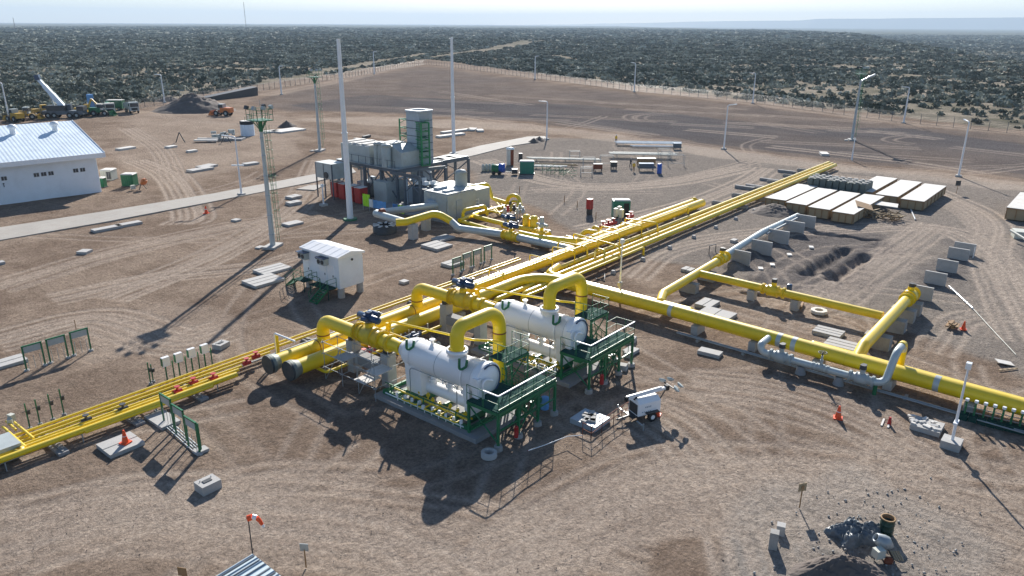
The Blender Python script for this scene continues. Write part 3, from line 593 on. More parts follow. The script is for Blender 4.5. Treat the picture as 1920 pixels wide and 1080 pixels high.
mb.put('stair', 'green', t); mb = MB(); stairs(mb, (x0-.6, y0+5.95, 1.0), (x0-.6, y0+7.4, 0), .9)
for q in (-.5, .5): rail(mb, [(x0-.6+q*.9, y0+5.95, 1), (x0-.6+q*.9, y0+7.4, 0)], 1.0)
mb.put('stair', 'green', t)
# ---------------------------------------------------------------- separators
def separator(dx, label, rail_label):
    X0 = 33+dx; t = thing('filter_separator', label, 'pressure vessel', (X0, 32.5, 0)); Zc = 3.42; r = 1.06
    mb = MB(); mb.lathe([(.42, 7.6), (.58, 7.5), (.58, 7.25), (.64, 7.2), (.9, 6.95), (1.0, 6.7), (r, 6.4), (r, .35), (r+.06, .33), (r+.06, .0), (r-.1, -.02)], (X0, 29.0, Zc), (0, 1, 0), 36); ub = mb.put('upper_barrel', 'white', t)
    mb = MB(); mb.cone((X0, 28.68, Zc), (X0, 29.06, Zc), 1.2, 1.2, 36); mb.lathe([(1.2, 0), (1.0, -.03), (.98, -.08), (.5, -.2), (0, -.24)], (X0, 28.68, Zc), (0, 1, 0), 30); door = mb.put('closure_door', 'white', t)
    mb = MB(); mb.tube([V3(X0+math.cos(a)*1.05, 28.6, Zc+math.sin(a)*1.05) for a in np.linspace(-1.0, 2.0, 16)], .06, 6); mb.put('seal_ring', 'blue', door)
    mb = MB(); mb.tube(bend([V3(X0-.95, 28.3, Zc-1.2), V3(X0-.95, 28.3, Zc+.55), V3(X0-.1, 28.25, Zc+.15)], .3), .09, 8); mb.box(X0-1.25, X0-.85, 28.5, 28.95, Zc-.9, Zc+.5); mb.put('door_davit', 'white', t)
    for y_ in (30.1, 35.0):
        mb = MB(); mb.lathe([(r+.06, 0), (r+.06, .12)], (X0, y_, Zc), (0, 1, 0), 30); mb.put('stiffening_band', 'white', t)
        mb = MB(); mb.tube([V3(X0-.2-math.cos(a)*.16, y_+.06, Zc+r+.12+math.sin(a)*.0) for a in (0, 3.14)], .1, 6); mb.v = []; mb.f = []; mb.sm = []; mb.tube(bend([V3(X0-.95, y_+.2, Zc+1.35), V3(X0-1.0, y_+.2, Zc+.5), V3(X0-.72, y_-.15, Zc+.8), V3(X0-.6, y_-.15, Zc+1.25)], .15, 4), .09, 8); mb.put('lifting_lug', 'green', t)
    mb = MB(); mb.lathe([(.0, 6.4), (.3, 6.3), (.44, 6.0), (.44, .3), (.3, .05), (0, 0)], (X0, 29.3, 1.28), (0, 1, 0), 24); mb.put('lower_barrel', 'white', t)
    for a, b in ((29.5, 30.0), (34.0, 35.5)):
        mb = MB(); mb.add([(X0-.85, a, .85), (X0+.85, a, .85), (X0+.98, a, 3.4), (X0-.98, a, 3.4), (X0-.85, b, .85), (X0+.85, b, .85), (X0+.98, b, 3.4), (X0-.98, b, 3.4)], [(0, 3, 7, 4), (1, 5, 6, 2), (0, 1, 2, 3), (4, 7, 6, 5), (0, 4, 5, 1)]); mb.put('saddle', 'white', t)
        mb = MB(); mb.box(X0-.7, X0+.7, a+.05, b-.05, .3, .84); mb.put('saddle_foot', 'green', t)
    for y_ in (30.6, 32.0, 33.6):
        mb = MB(); mb.cone((X0-.1, y_, 1.6), (X0-.1, y_, 2.5), .2, .2, 12); mb.cone((X0-.1, y_, 1.95), (X0-.1, y_, 2.08), .34, .34, 14); mb.put('connecting_nozzle', 'white', t)
    for y_, r2 in ((33.8, .12),):
        mb = MB(); mb.cone((X0+.1, y_, Zc+r-.05), (X0+.1, y_, Zc+r+.3), r2, r2, 10); mb.cone((X0+.1, y_, Zc+r+.28), (X0+.1, y_, Zc+r+.36), r2*1.7, r2*1.7, 12); mb.put('small_nozzle', 'white', t)
    for y_ in (29.35, 32.55, 35.1): mb = MB(); mb.lathe([(r+.004, 0), (r+.012, .02), (r+.004, .04)], (X0, y_, Zc), (0, 1, 0), 30); mb.put('weld_seam', 'galv', t)
    mb = MB(); mb.tube(bend([V3(X0-1.15, 34.8, .6), V3(X0-1.15, 34.8, 2.9), V3(X0-1.15, 30.4, 2.9), V3(X0-1.15, 30.4, 1.2)], .3), .035, 6); mb.put('instrument_tubing', 'galv', t)
    mb = MB(); mb.tube([(X0-.6, 30.4, 2.62), (X0-.6, 33.9, 2.62)], .05, 6); mb.tube([(X0-.6, 32.2, 2.2), (X0-.6, 32.2, 2.95)], .05, 6); mb.put('level_bridle', 'white', t)
    mb = MB(); mb.lathe([(.62, .75), (.62, 1.15), (.74, 1.15), (.74, 1.38), (.6, 1.38)], (X0, 31.4, Zc+.05), n=22); mb.put('outlet_nozzle', 'white', t)
    # skid with small drain lines
    mb = MB()
    for x in (X0-1.5, X0+1.5): mb.box(x-.1, x+.1, 28.9, 37.2, .3, .62)
    for y in (28.95, 30.6, 32.4, 34.2, 36, 37.1): mb.box(X0-1.4, X0+1.4, y-.08, y+.08, .34, .58)
    for y in (30.2, 33.2, 36.4):
        for x in (X0-1.5, X0+1.5): mb.rod((x, y, .62), (x, y, 1.25), .05)
    mb.bar((X0-1.5, 29, 1.2), (X0-1.5, 37, 1.2), .06); mb.put('skid', 'green', t)
    mb = MB(); g = random.Random(int(dx)+3)
    for k in range(7):
        y = 29.8+k*.75; x = X0-1.1+g.uniform(0, .4); mb.tube(bend([V3(x, y, 1.2), V3(x, y, .75), V3(X0-1.9, y, .75), V3(X0-1.9, y+g.uniform(.3, .9), .75)], .12), .06, 7)
        mb.cone((x, y, .95), (x, y, 1.1), .13, .13, 8)
    mb.tube([(X0-1.2, 29.4, .8), (X0-1.2, 36.4, .8)], .07, 7); mb.tube([(X0-.8, 29.4, .7), (X0-.8, 34.4, .7)], .07, 7); mb.put('drain_piping', 'yellow', t)
    mb = MB()
    for k in range(10): y = 29.5+k*.66; mb.cbox((X0-1.85+g.uniform(-.2, .3), y, .85), (.16, .2, .24), g.uniform(0, 3)); mb.rod((X0-1.8, y, .4), (X0-1.8, y, .9), .03)
    mb.tube([(X0-1.6, 29.4, .45), (X0-1.6, 36.9, .45)], .06, 6); mb.put('drain_valves', 'lens', t)
    # arch pipe
    mb = MB(); mb.tube(bend([V3(X0, 31.4, Zc+1.4), V3(X0, 31.4, 6.35), V3(X0+4.3, 31.4, 6.35), V3(X0+4.3, 31.4, .9), V3(X0+4.3, 33.2, .9)], [1.35, 1.35, .6], 10), .47, 22); ap = mb.put('outlet_arch_pipe', 'yellow', t)
    mb = MB(); mb.cone((X0+4.3, 31.4, 4.62), (X0+4.3, 31.4, 4.72), .485, .485, 20); mb.put('weld_band', 'rust', ap)
    # foundation
    mb = MB(); mb.prism([(X0-2.1, 27.9), (X0+2.6, 27.9), (X0+2.6, 37.6), (X0-2.1, 37.6)], -.1, .3); mb.put('foundation', 'pad', t)
    t.location.y += .35
    return t
separator(0, 'nearer white horizontal separator vessel with yellow arch pipe', '')
separator(10.1, 'farther white horizontal separator vessel, behind the nearer one', '')
def platform(dx, label):
    X0 = 33+dx; t = thing('access_platform', label, 'platform', (X0+1, 27.4, 0)); zd = 2.6; L_ = X0+4.2
    mb = MB(); mb.box(X0-1.75, X0+1.5, 26.7, 29.3, zd-.07, zd); mb.box(X0+1.5, L_, 26.7, 28.3, zd-.07, zd); mb.put('deck', 'deck', t)
    mb = MB()
    for a, b in (((X0-1.75, 26.7), (L_, 26.7)), ((X0-1.75, 26.7), (X0-1.75, 29.3)), ((X0-1.75, 29.3), (X0+1.5, 29.3)), ((X0+1.5, 28.3), (L_, 28.3)), ((L_, 26.7), (L_, 28.3))): mb.bar(a+(zd-.16,), b+(zd-.16,), .1, .2)
    mb.put('edge_beam', 'green', t)
    for x, y in ((X0-1.7, 26.75), (X0+.3, 26.75), (X0+2.3, 26.75), (L_-.05, 26.75), (X0-1.7, 29.2), (X0+1.5, 29.2), (L_-.05, 28.25), (X0+2.3, 28.25)):
        mb = MB(); mb.bar((x, y, .1), (x, y, zd-.1), .15); mb.put('leg', 'green', t); 
        mb = MB(); mb.cone((x, y, -.05), (x, y, .28), .3, .27, 12); mb.put('footing', 'concd', t)
    braces(t, 'bracing', 'green', [((X0+.3, 26.75, 0), (X0+2.3, 26.75, 0), .4, 2.3), ((X0+2.3, 28.25, 0), (L_, 28.25, 0), .4, 2.3), ((X0-1.7, 26.75, 0), (X0-1.7, 29.2, 0), .4, 2.3)], .07)
    mb = MB(); rail(mb, [(X0-1.75, 29.3, zd), (X0-1.75, 28.0, zd)]); rail(mb, [(X0-.7, 26.7, zd), (L_, 26.7, zd)], step=1.2); rail(mb, [(X0-1.75, 26.7, zd), (X0-1.75, 27.9, zd)]); rail(mb, [(L_, 26.7, zd), (L_, 28.3, zd), (X0+2.8, 28.3, zd)], step=1.0); mb.bar((X0-1.75, 26.7, zd+.1), (L_, 26.7, zd+.1), .03, .15); mb.put('railing', 'green', t)
    mb = MB(); mb.bar((X0-1.75, 26.7, zd+1.12), (L_, 26.7, zd+1.12), .07); mb.bar((X0-1.75, 26.7, zd+1.12), (X0-1.75, 27.9, zd+1.12), .07); mb.put('handrail', 'pole', t)
    mb = MB(); s_ = stairs(mb, (X0+1.7, 28.9, zd), (X0+4.6, 28.9, .1), .85, 10)
    for q in (-.42, .42): rail(mb, [(X0+1.7, 28.9+q, zd), (X0+4.6, 28.9+q, .1)], 1.0, step=1.0)
    mb.put('stair', 'green', t)
    mb = MB()
    for x in np.arange(X0-1.7, L_, 1.3): mb.rod((x, 26.72, 1.25), (x, 26.72, zd), .03, 4)
    mb.bar((X0-1.75, 26.74, 1.25), (L_, 26.74, 1.25), .09); mb.bar((X0-1.75, 28.24, 1.25), (L_, 28.24, 1.25), .09); mb.bar((X0-1.75, 26.7, zd-.35), (L_, 26.7, zd-.35), .08); mb.put('lower_frame', 'green', t)
    mb = MB()
    for x in (X0+1.2, X0+2.0, X0+2.8, X0+3.6):
        mb.rod((x, 27.6, .2), (x, 27.6, 1.7), .05, 6); mb.cone((x, 27.6, .9), (x, 27.6, 1.25), .16, .16, 8)
    mb.bar((X0+1.0, 27.6, .6), (X0+3.9, 27.6, .6), .08); mb.put('valve_stand', 'green', t)
    # upper landing beside the arch pipe
    zu = 3.9; mb = MB(); mb.box(X0+2.0, X0+4.4, 29.2, 30.7, zu-.07, zu); mb.put('upper_deck', 'deck', t)
    mb = MB(); rail(mb, [(X0+2, 30.7, zu), (X0+2, 29.2, zu), (X0+4.4, 29.2, zu), (X0+4.4, 30.7, zu)], step=.8)
    for x in (X0+2.05, X0+4.35):
        for y in (29.25, 30.65): mb.bar((x, y, 0), (x, y, zu), .1)
    brace(mb, (X0+2.05, 29.25, 0), (X0+4.35, 29.25, 0), .3, 2.0, .06); brace(mb, (X0+2.05, 29.25, 0), (X0+4.35, 29.25, 0), 2.0, 3.8, .06)
    mb.bar((X0+2, 29.2, zu-.14), (X0+4.4, 29.2, zu-.14), .1, .16); mb.put('upper_frame', 'green', t)
    mb = MB()
    for q in (-.25, .25): mb.rod((X0+1.7+q, 28.6, zd), (X0+1.7+q, 29.1, zu+1), .03)
    for k in range(7): mb.rod((X0+1.45, 28.6+k*.07, zd+k*.3), (X0+1.95, 28.6+k*.07, zd+k*.3), .02)
    mb.put('ladder', 'green', t); return t
platform(0, 'green access platform in front of the nearer separator door')
platform(10, 'green access platform in front of the farther separator door')
M['oliv'] = mat('grey_green_flange', (0.19, 0.22, 0.2), .55, .2, .2, 2, dirt=.3)
# ---------------------------------------------------------------- headers and inlet risers
def header(label, y, x0, x1, z, r, risers):
    t = thing('header_pipe', label, 'pipe', (x0, y, 0)); mb = MB(); mb.tube([(x0, y, z), (x1, y, z)], r, 24); mb.put('header_barrel', 'yellow', t)
    mb = MB(); mb.cone((x0-.28, y, z), (x0-.13, y, z), r*1.3, r*1.3, 24); mb.put('blind_flange', 'blind', t)
    mb = MB(); mb.cone((x0-.11, y, z), (x0+.12, y, z), r*1.3, r*1.3, 24); mb.lathe([(r*1.3, .12), (r*1.1, .35), (r, .6)], (x0, y, z), (1, 0, 0), 24); mb.put('weld_neck_flange', 'oliv', t)
    for x in np.arange(x0+3.2, x1, 6.1): mb = MB(); mb.lathe([(r+.003, 0), (r+.014, .02), (r+.003, .04)], (x, y, z), (1, 0, 0), 24); mb.put('weld_seam', 'yellowdark', t)
    for x, ye in risers:
        mb = MB(); mb.tube(bend([V3(x, y, z), V3(x, y, 3.42), V3(x, ye, 3.42)], .95, 9), .5, 22); rr = mb.put('riser', 'yellow', t)
        mb = MB(); mb.cone((x, y, z+r+.25), (x, y, z+r+.33), .53, .53, 22); mb.cone((x-.75, y, z), (x-.68, y, z), r*1.015, r*1.015, 24); mb.put('weld_band', 'rust', rr)
    for x in np.arange(x0+4, x1, 7.5):
        mb = MB(); mb.box(x-.3, x+.3, y-.7, y+.7, -.1, z-r-.02+.1); mb.put('pier', 'conc', t)
    return t
header('longer yellow header pipe with two inlet risers, left end blinded', 45.8, 27.9, 97.8, 1.35, .56, ((32.7, 41.8), (42.7, 41.8)))
t = thing('main_gas_pipeline', 'thickest yellow pipeline, curving from beside the header towards the lower right', 'pipe', (28.5, 44.1, 0))
mb = MB(); mb.tube(bend([V3(28.5, 44.15, 1.15), V3(57.4, 44.15, 1.15), V3(57.0, 28, 1.3), V3(55.9, 2.0, 1.3), V3(55.3, -14, 1.3)], [3.2, .01, .01], 14), .58, 26); mb.put('pipe_barrel', 'yellow', t)
mb = MB(); mb.cone((28.2, 44.15, 1.15), (28.36, 44.15, 1.15), .75, .75, 24); mb.put('blind_flange', 'blind', t)
mb = MB(); mb.cone((28.38, 44.15, 1.15), (28.62, 44.15, 1.15), .75, .75, 24); mb.lathe([(.75, .12), (.66, .35), (.58, .6)], (28.5, 44.15, 1.15), (1, 0, 0), 24); mb.put('weld_neck_flange', 'oliv', t)
for y in np.arange(38, -12, -6.1): xx = 57.0-(28-y)*.0423 if y < 28 else 57.0; mb = MB(); mb.lathe([(.583, 0), (.594, .02), (.583, .04)], (xx, y, 1.3 if y < 28 else 1.3-(y-28)*.0093), (0.042 if y < 28 else 0.02, 1, 0), 24); mb.put('weld_seam', 'yellowdark', t)
for y in (28.4, 17.4, 7.2, 18.6):
    xx = 57.0-(28-y)*.0423 if y < 28 else 57.0; mb = MB(); mb.lathe([(.592, 0), (.592, .38)], (xx, y, 1.3), (0.042, 1, 0), 24); mb.put('grey_band', 'silver', t)
for y in np.arange(26, -12, -5.2): xx = 57.0-(28-y)*.0423; mb = MB(); mb.box(xx-.75, xx+.75, y-.3, y+.3, -.1, .74); mb.put('pier', 'conc', t)
for p_ in ((34.0, .62), (46, .62)): mb = MB(); mb.box(p_[0]-.3, p_[0]+.3, 43.4, 44.9, -.1, p_[1]); mb.put('pier', 'conc', t)
for dx, lb in ((0, 'yellow inlet valve with blue actuator feeding the nearer separator'), (10, 'yellow inlet valve with blue actuator feeding the farther separator')):
    x = 32.95+dx; v = valve(lb, (x, 40.5, 3.42), (0, 1, 0), .5)
    mb = MB(); mb.tube([(x, 39.2, 3.42), (x, 37.9, 3.42), (x, 37.1, 3.42)], [.5, .5, .44], 20); mb.put('inlet_spool', 'yellow', v); mb = MB(); flange(mb, (x, 38.3, 3.42), (0, 1, 0), .5); mb.put('flange', 'yellowdark', v)
    t = thing('concrete_portal', 'tall grey concrete portal carrying the inlet pipe of the %s separator' % ('nearer' if dx == 0 else 'farther'), 'support', (x, 40.4, 0))
    for y in (42.5, 38.6): mb = MB(); mb.box(x-.42, x+.42, y-.35, y+.35, -.1, 2.6); mb.put('column', 'conc', t)
    mb = MB(); mb.box(x-.4, x+.4, 38.95, 42.15, .9, 1.7); mb.put('beam', 'pad', t)
    for y in (42.5, 38.6): mb = MB(); mb.box(x-.3, x+.3, y-.2, y+.2, 2.6, 2.95); mb.put('pipe_shoe', 'dark', t)
# scaffold and steps beside the portal
t = thing('scaffold', 'light tube scaffold standing around the portal by the nearer separator', 'scaffold', (31.5, 39.5, 0)); mb = MB()
for x in (30.6, 31.9, 35.6):
    for y in (43, 41, 39.2, 37.4): mb.rod((x, y, 0), (x, y, 3.4+random.uniform(-.4, .6)), .028, 5)
for z in (1.0, 2.1, 3.0):
    for x in (30.6, 31.9): mb.rod((x, 43.2, z), (x, 37.2, z), .026, 5)
    for y in (43, 41, 39.2, 37.4): mb.rod((30.4, y, z), (35.8, y, z), .026, 5)
mb.rod((30.6, 43, 0), (30.6, 41, 3), .026, 5); mb.rod((30.6, 39.2, 0), (30.6, 37.4, 3), .026, 5); mb.put('tubes', 'galv', t)
for k, (y0_, z_) in enumerate(((41.2, 2.1), (39.0, 1.0), (37.6, 2.1))): mb = MB(); mb.box(30.5, 32.0, y0_-.6, y0_+.6, z_+.03, z_+.08); mb.put('board', 'ply' if k else 'conc', t)
# thin overhead lines to the vessels
for dx, lb in ((0, 'thin yellow pipe on posts crossing over the nearer vessel'), (10, 'thin yellow pipe on posts crossing over the farther vessel')):
    t = thing('vent_line', lb, 'pipe', (35+dx, 41, 0)); mb = MB(); mb.tube(bend([V3(35+dx, 40.6, 0), V3(35+dx, 40.6, 3.9), V3(35+dx, 32.2, 4.7), V3(36.3+dx, 31.9, 4.3), V3(36.8+dx, 31.0, 4.2)], .4), .09, 8); mb.put('vent_pipe', 'yellow', t)
    mb = MB(); mb.bar((35+dx, 40.9, 0), (35+dx, 40.9, 3.7), .2); mb.put('post', 'yellow', t)
    mb = MB(); mb.tube(bend([V3(33.6+dx, 37.8, 3.2), V3(34.6+dx, 37.8, 3.2), V3(34.6+dx, 44.0, 3.2), V3(34.6+dx, 44, 1.5)], .3), .07, 7); mb.put('balance_line', 'yellow', t)
# ---------------------------------------------------------------- pipe racks
def rackpipe(label, y, x0, x1, z, r, m='yellow', extra=None, bands=False, cat='pipe', group=None, end=False):
    t = thing('rack_pipe', label, cat, (x0, y, 0), group=group); mb = MB(); mb.tube(extra or [(x0, y, z), (x1, y, z)], r, 12 if r < .3 else 20); mb.put('pipe_run', m, t)
    if end: mb = MB(); mb.ball((x1, y, z), r, 12); mb.cone((x1-.5, y, z), (x1-.3, y, z), r*1.35, r*1.35, 18); mb.put('end_cap', 'yellowdark', t)
    if bands:
        for x in np.arange(x0+3, x1-2, 6.2): mb = MB(); mb.cone((x, y, z), (x+.12, y, z), r*1.04, r*1.04, 14); mb.put('pipe_clamp', 'dark', t)
    return t
rackpipe('large capped yellow pipe at the far edge of the right-hand rack', 47.4, 72.5, 98.9, 1.15, .5, end=True)
rackpipe('clamped yellow rack pipe bending into the shorter capped pipe', 44.3, 60, 147.5, .75, .27, bands=True, extra=bend([V3(58.3, 40, .85), V3(58.3, 43.9, .85), V3(61, 44.3, .8), V3(147.5, 44.3, .75)], .8))
rackpipe('yellow rack pipe second from the near edge, running to the far end', 43.4, 50, 146.5, .75, .24, bands=True, extra=bend([V3(50, 43.1, 0), V3(50, 43.1, .8), V3(146.5, 43.4, .75)], .6))
rackpipe('yellow rack pipe at the near edge, running to the far end', 42.5, 53, 145.5, .75, .3, extra=bend([V3(53, 42.1, -.2), V3(53, 42.1, .8), V3(145.5, 42.5, .75)], .8))
rackpipe('thin yellow rack pipe raised beside the near edge', 41.6, 52, 74, .95, .14, extra=bend([V3(52, 41.3, 0), V3(52, 41.3, .95), V3(74, 41.3, .95), V3(74, 41.3, 0)], .3))
rackpipe('small yellow pipe between the two large header pipes', 45.0, 48, 92, 1.75, .13, extra=bend([V3(48, 45.0, 1.0), V3(48, 45.0, 1.9), V3(92, 45.0, 1.9), V3(92, 45, 1.0)], .3))
rackpipe('grey-yellow small pipe resting along the top of the longer header', 46.6, 37, 76, 1.9, .12, extra=bend([V3(37, 46.7, .4), V3(37, 46.7, 1.5), V3(76, 46.7, 1.5), V3(76, 46.7, .4)], .3))
for k, x in enumerate(np.arange(62, 146, 7.0)):
    mb = MB(True); mb.box(-.25, .25, -4.6 if x > 100 else -5.2, 0.9, -.05, .42); mb.box(-.1, .1, -4.5 if x > 100 else -5.1, .8, .42, .5)
    o = mb.put('sleeper', 'concd', None, (x, 46.2 if x > 100 else 48, 0)); tag(o, '%s low concrete sleeper under the right-hand rack, counted from the headers' % ORD[k], 'sleeper', 'sleepers under the right-hand pipe rack')
for k, (x_, y_) in enumerate(((1400, 352), (1420, 350), (1446, 338), (1479, 322))):
    p = at(x_-4, y_+2); block('sleeper', 'dark sleeper end beyond the far side of the rack, %s from the left' % ORD[k], p, .5, 3.2, .45, 0, 'pad', 'sleeper', 'sleeper ends beyond the rack')
for k, x in enumerate(np.arange(66, 118, 6.2)):
    p = Vector((x, 40.3, 0)); block('footing', 'small pale footing in the shadow beside the rack, %s from the headers' % ORD[k], p, .5, .5, .35, .2, 'conc', 'footing', 'small footings beside the rack', slope=.7)
# back B pipe
t = thing('pipe_segment', 'shorter capped yellow pipe lying behind the main pipeline', 'pipe', (58.6, 40, 0)); mb = MB(); mb.tube(bend([V3(61.5, 44.3, 1.0), V3(58.6, 43.6, 1.0), V3(58.5, 27.6, 1.0)], 1.5), .42, 20); mb.ball((58.5, 27.6, 1.0), .42, 12); mb.put('pipe_run', 'yellow', t)
mb = MB(); mb.tube(bend([V3(58.5, 30.6, 1.0), V3(58.5, 30.6, 1.2), V3(60.3, 31.3, 1.35), V3(73, 31.9, 1.35)], .8), .42, 20); mb.put('branch_pipe', 'yellow', t)
mb = MB(); mb.tube([(68.2, 31.6, 1.3), (67.6, 14.0, 1.3)], .38, 18); mb.put('cross_pipe', 'yellow', t)
for x, y in ((66.0, 31.5), (70.5, 31.8)): mb = MB(); mb.box(x-.4, x+.4, y-.9, y+.9, -.1, .95); mb.put('pier', 'concd', t)
for y in (25.8, 21.6): mb = MB(); mb.box(67.5, 68.3, y-.35, y+.35, -.1, .95); mb.put('pier', 'conc', t)
valve('yellow valve in the middle of the cross pipe', (67.9, 23.8, 1.3), (.02, 1, 0), .38, act='gear', m='yellow')
valve('yellow flanged valve at the end of the grey buried-line pipe', (74.3, 32.0, 1.35), (1, .03, 0), .42, act='gear', m='yellow')
t = thing('pipe_segment', 'yellow pipe behind the main pipeline at the lower right', 'pipe', (58, 16, 0)); mb = MB(); mb.tube([(57.9, 16.6, 1.0), (57.2, 2, 1.0), (56.6, -14, 1.0)], .42, 20); mb.ball((57.9, 16.6, 1.0), .42, 12); mb.put('pipe_run', 'yellow', t)
mb = MB(); mb.tube(bend([V3(57.8, 13.2, 1.0), V3(59.2, 13.2, 1.6), V3(61, 13.2, 1.6), V3(72.6, 13.3, 1.6)], .8), .46, 20); mb.put('branch_pipe', 'yellow', t)
for x in (63.5, 68.2, 71.5, 73.8): mb = MB(); mb.box(x-.5, x+.5, 12.2, 14.2, -.1, 1.1); mb.put('pier', 'concd', t)
valve('yellow flanged valve closing the right-hand branch pipe', (73.6, 13.3, 1.6), (1, 0, 0), .46, act='gear', m='yellow')
# grey line along the left row of walls
t = thing('grey_pipe', 'grey pipe resting against the left row of concrete walls', 'pipe', (78, 33, 0)); mb = MB(); mb.tube([(75.6, 32.3, 1.3), (88, 33.0, 1.35), (101, 33.4, .9)], .36, 16); mb.put('pipe_run', 'silver', t)
mb = MB(); mb.tube([(88, 32.5, 1.2), (99, 32.6, 1.15)], .12, 8); mb.put('side_tube', 'galv', t)
for side, ws in (('left', ((78.0, 31.4, 2.2), (83.4, 31.2, 2.4), (89.4, 31.5, 2.5), (95.0, 31.7, 2.6), (99.2, 31.7, 2.5))), ('right', ((78.5, 13.2, 1.9), (84.2, 13.2, 2.0), (89.7, 13.2, 2.0), (95.6, 13.2, 2.1), (98.6, 13.1, 2.2)))):
    for k, (x, y, wd) in enumerate(ws):
        nm = ('nearest', 'second', 'middle', 'fourth', 'farthest')[k]
        block('concrete_wall', '%s free-standing concrete wall panel in the %s row' % (nm, side), (x, y, 0), .22, wd, 1.55 if side == 'left' else 1.35, 0, 'conc', 'wall panel', 'concrete wall panels, %s row' % side)
for k, (x, y) in enumerate(((1418, 512), (1440, 505), (1472, 486), (1513, 472))): block('concrete_offcut', 'pale slab fragment at the foot of the %s left-row wall' % ('nearest', 'second', 'middle', 'fourth')[k], at(x+8, y-8), .8, .5, .12, .5, 'ply', 'slab', 'pale fragments by the walls')
# bypass on the main line
t = thing('bypass_line', 'grey bypass pipe with two valves beside the main pipeline', 'pipe', (54.4, 19, 0))
mb = MB(); mb.tube(bend([V3(56.4, 19.6, 1.4), V3(54.3, 19.5, 1.5), V3(54.25, 19.3, .95), V3(54.25, 11.2, .95), V3(54.6, 10.4, 1.0), V3(55.6, 10.2, 3.1), V3(57.6, 10.2, 3.1), V3(57.6, 10.2, 1.3)], .75), .27, 16); mb.put('bypass_pipe', 'silver', t)
mb = MB(); mb.tube(bend([V3(56.9, 10.2, 3.15), V3(57.6, 10.2, 3.1), V3(57.6, 10.2, 1.2)], .6), .285, 16); mb.put('yellow_leg', 'yellow', t)
for y in (16.2, 13.4): mb = MB(); mb.cone((54.25, y, 0), (54.25, y, .65), .42, .26, 12); mb.put('support', 'pad', t)
mb = MB(); mb.rod((54.25, 10.9, 0), (54.25, 10.9, .75), .14, 10); mb.put('green_support', 'green', t)
valve('grey valve at the left end of the bypass', (54.25, 17.8, .98), (0, 1, 0), .3, m='encl', act='gear'); valve('grey valve at the right end of the bypass', (54.25, 11.9, .98), (0, 1, 0), .3, m='encl', act='gear')
valve('small grey valve with hand wheel in the middle of the bypass', (54.25, 14.8, .98), (0, 1, 0), .2, m='encl', act='wheel', up=.3)
t = thing('floor_channel', 'thin twin conduits on low supports beside the main pipeline', 'conduit', (54.9, 20, 0)); mb = MB()
for q in (0, .25): mb.tube([(55.2-q, 27, .28), (54.7-q, 10, .28), (54.2-q, -8, .28)], .05, 6)
mb.put('conduits', 'galv', t)
for y in (25, 21, 9, 5): mb = MB(); mb.box(54.7, 55.4, y-.1, y+.1, 0, .22); mb.put('support', 'concd', t)
# left rack
def lp(label, y0, y1, x0, x1, z, r, m='yellow', g=None):
    t = thing('rack_pipe', label, 'pipe', (x0, y0, 0)); mb = MB(); mb.tube([(x0, y0, z), (x1, y1, z)], r, 10); mb.put('pipe_run', m, t); return t
lp('thin yellow pipe at the far side of the left rack', 50.0, 50.0, 2, 62, .75, .09); lp('second thin yellow pipe from the far side of the left rack', 49.7, 49.7, 2, 62, .6, .11)
lp('bare grey pipe running between the yellow pipes of the left rack', 48.9, 48.9, 2, 60, .45, .08, 'galv'); lp('slim yellow pipe in the middle of the left rack', 48.5, 48.3, 2, 27, .75, .1)
lp('fourth thin yellow pipe of the left rack, just left of centre', 49.25, 49.2, 2, 30, .6, .09); lp('yellow pipe beside the thickest one of the left rack', 48.1, 47.9, 8, 26.5, .75, .12)
t = lp('thickest yellow pipe at the near side of the left rack', 47.6, 47.35, 8.8, 26, .72, .2); mb = MB(); mb.tube(bend([V3(8.9, 47.6, .72), V3(8.4, 47.6, .4), V3(2, 47.9, .4)], .3), .17, 10); mb.put('dropped_leg', 'yellow', t)
mb = MB(); mb.tube([(15.4, 47.35, .62), (24, 47.15, .62)], .12, 10); mb.put('side_run', 'yellow', t)
for k, x in enumerate((5.5, 9.5, 13.8, 18.5, 23.0, 34, 40, 46, 52)):
    mb = MB(True); mb.box(-.3, .3, -2.0 if x < 30 else -.9, 1.8, -.05, .22); mb.box(-.06, .06, -1.9 if x < 30 else -.8, 1.7, .22, .3)
    tag(mb.put('rack_support', 'pad', None, (x, 48.6, 0)), '%s low concrete support under the thin rack pipes from the left' % ORD[k], 'support', 'supports under the left rack')
    o = thing('trestle', '%s small steel trestle holding the thin rack pipes from the left' % ORD[k], 'trestle', (x+1.4, 48.6, 0), group='steel trestles in the left rack'); mb = MB()
    for y in (47.3 if x < 30 else 48.4, 50.2): mb.rod((x+1.4, y, 0), (x+1.4, y, .6), .04, 5)
    mb.bar((x+1.4, 47.3 if x < 30 else 48.4, .52), (x+1.4, 50.2, .52), .07); mb.put('frame', 'galv', o)
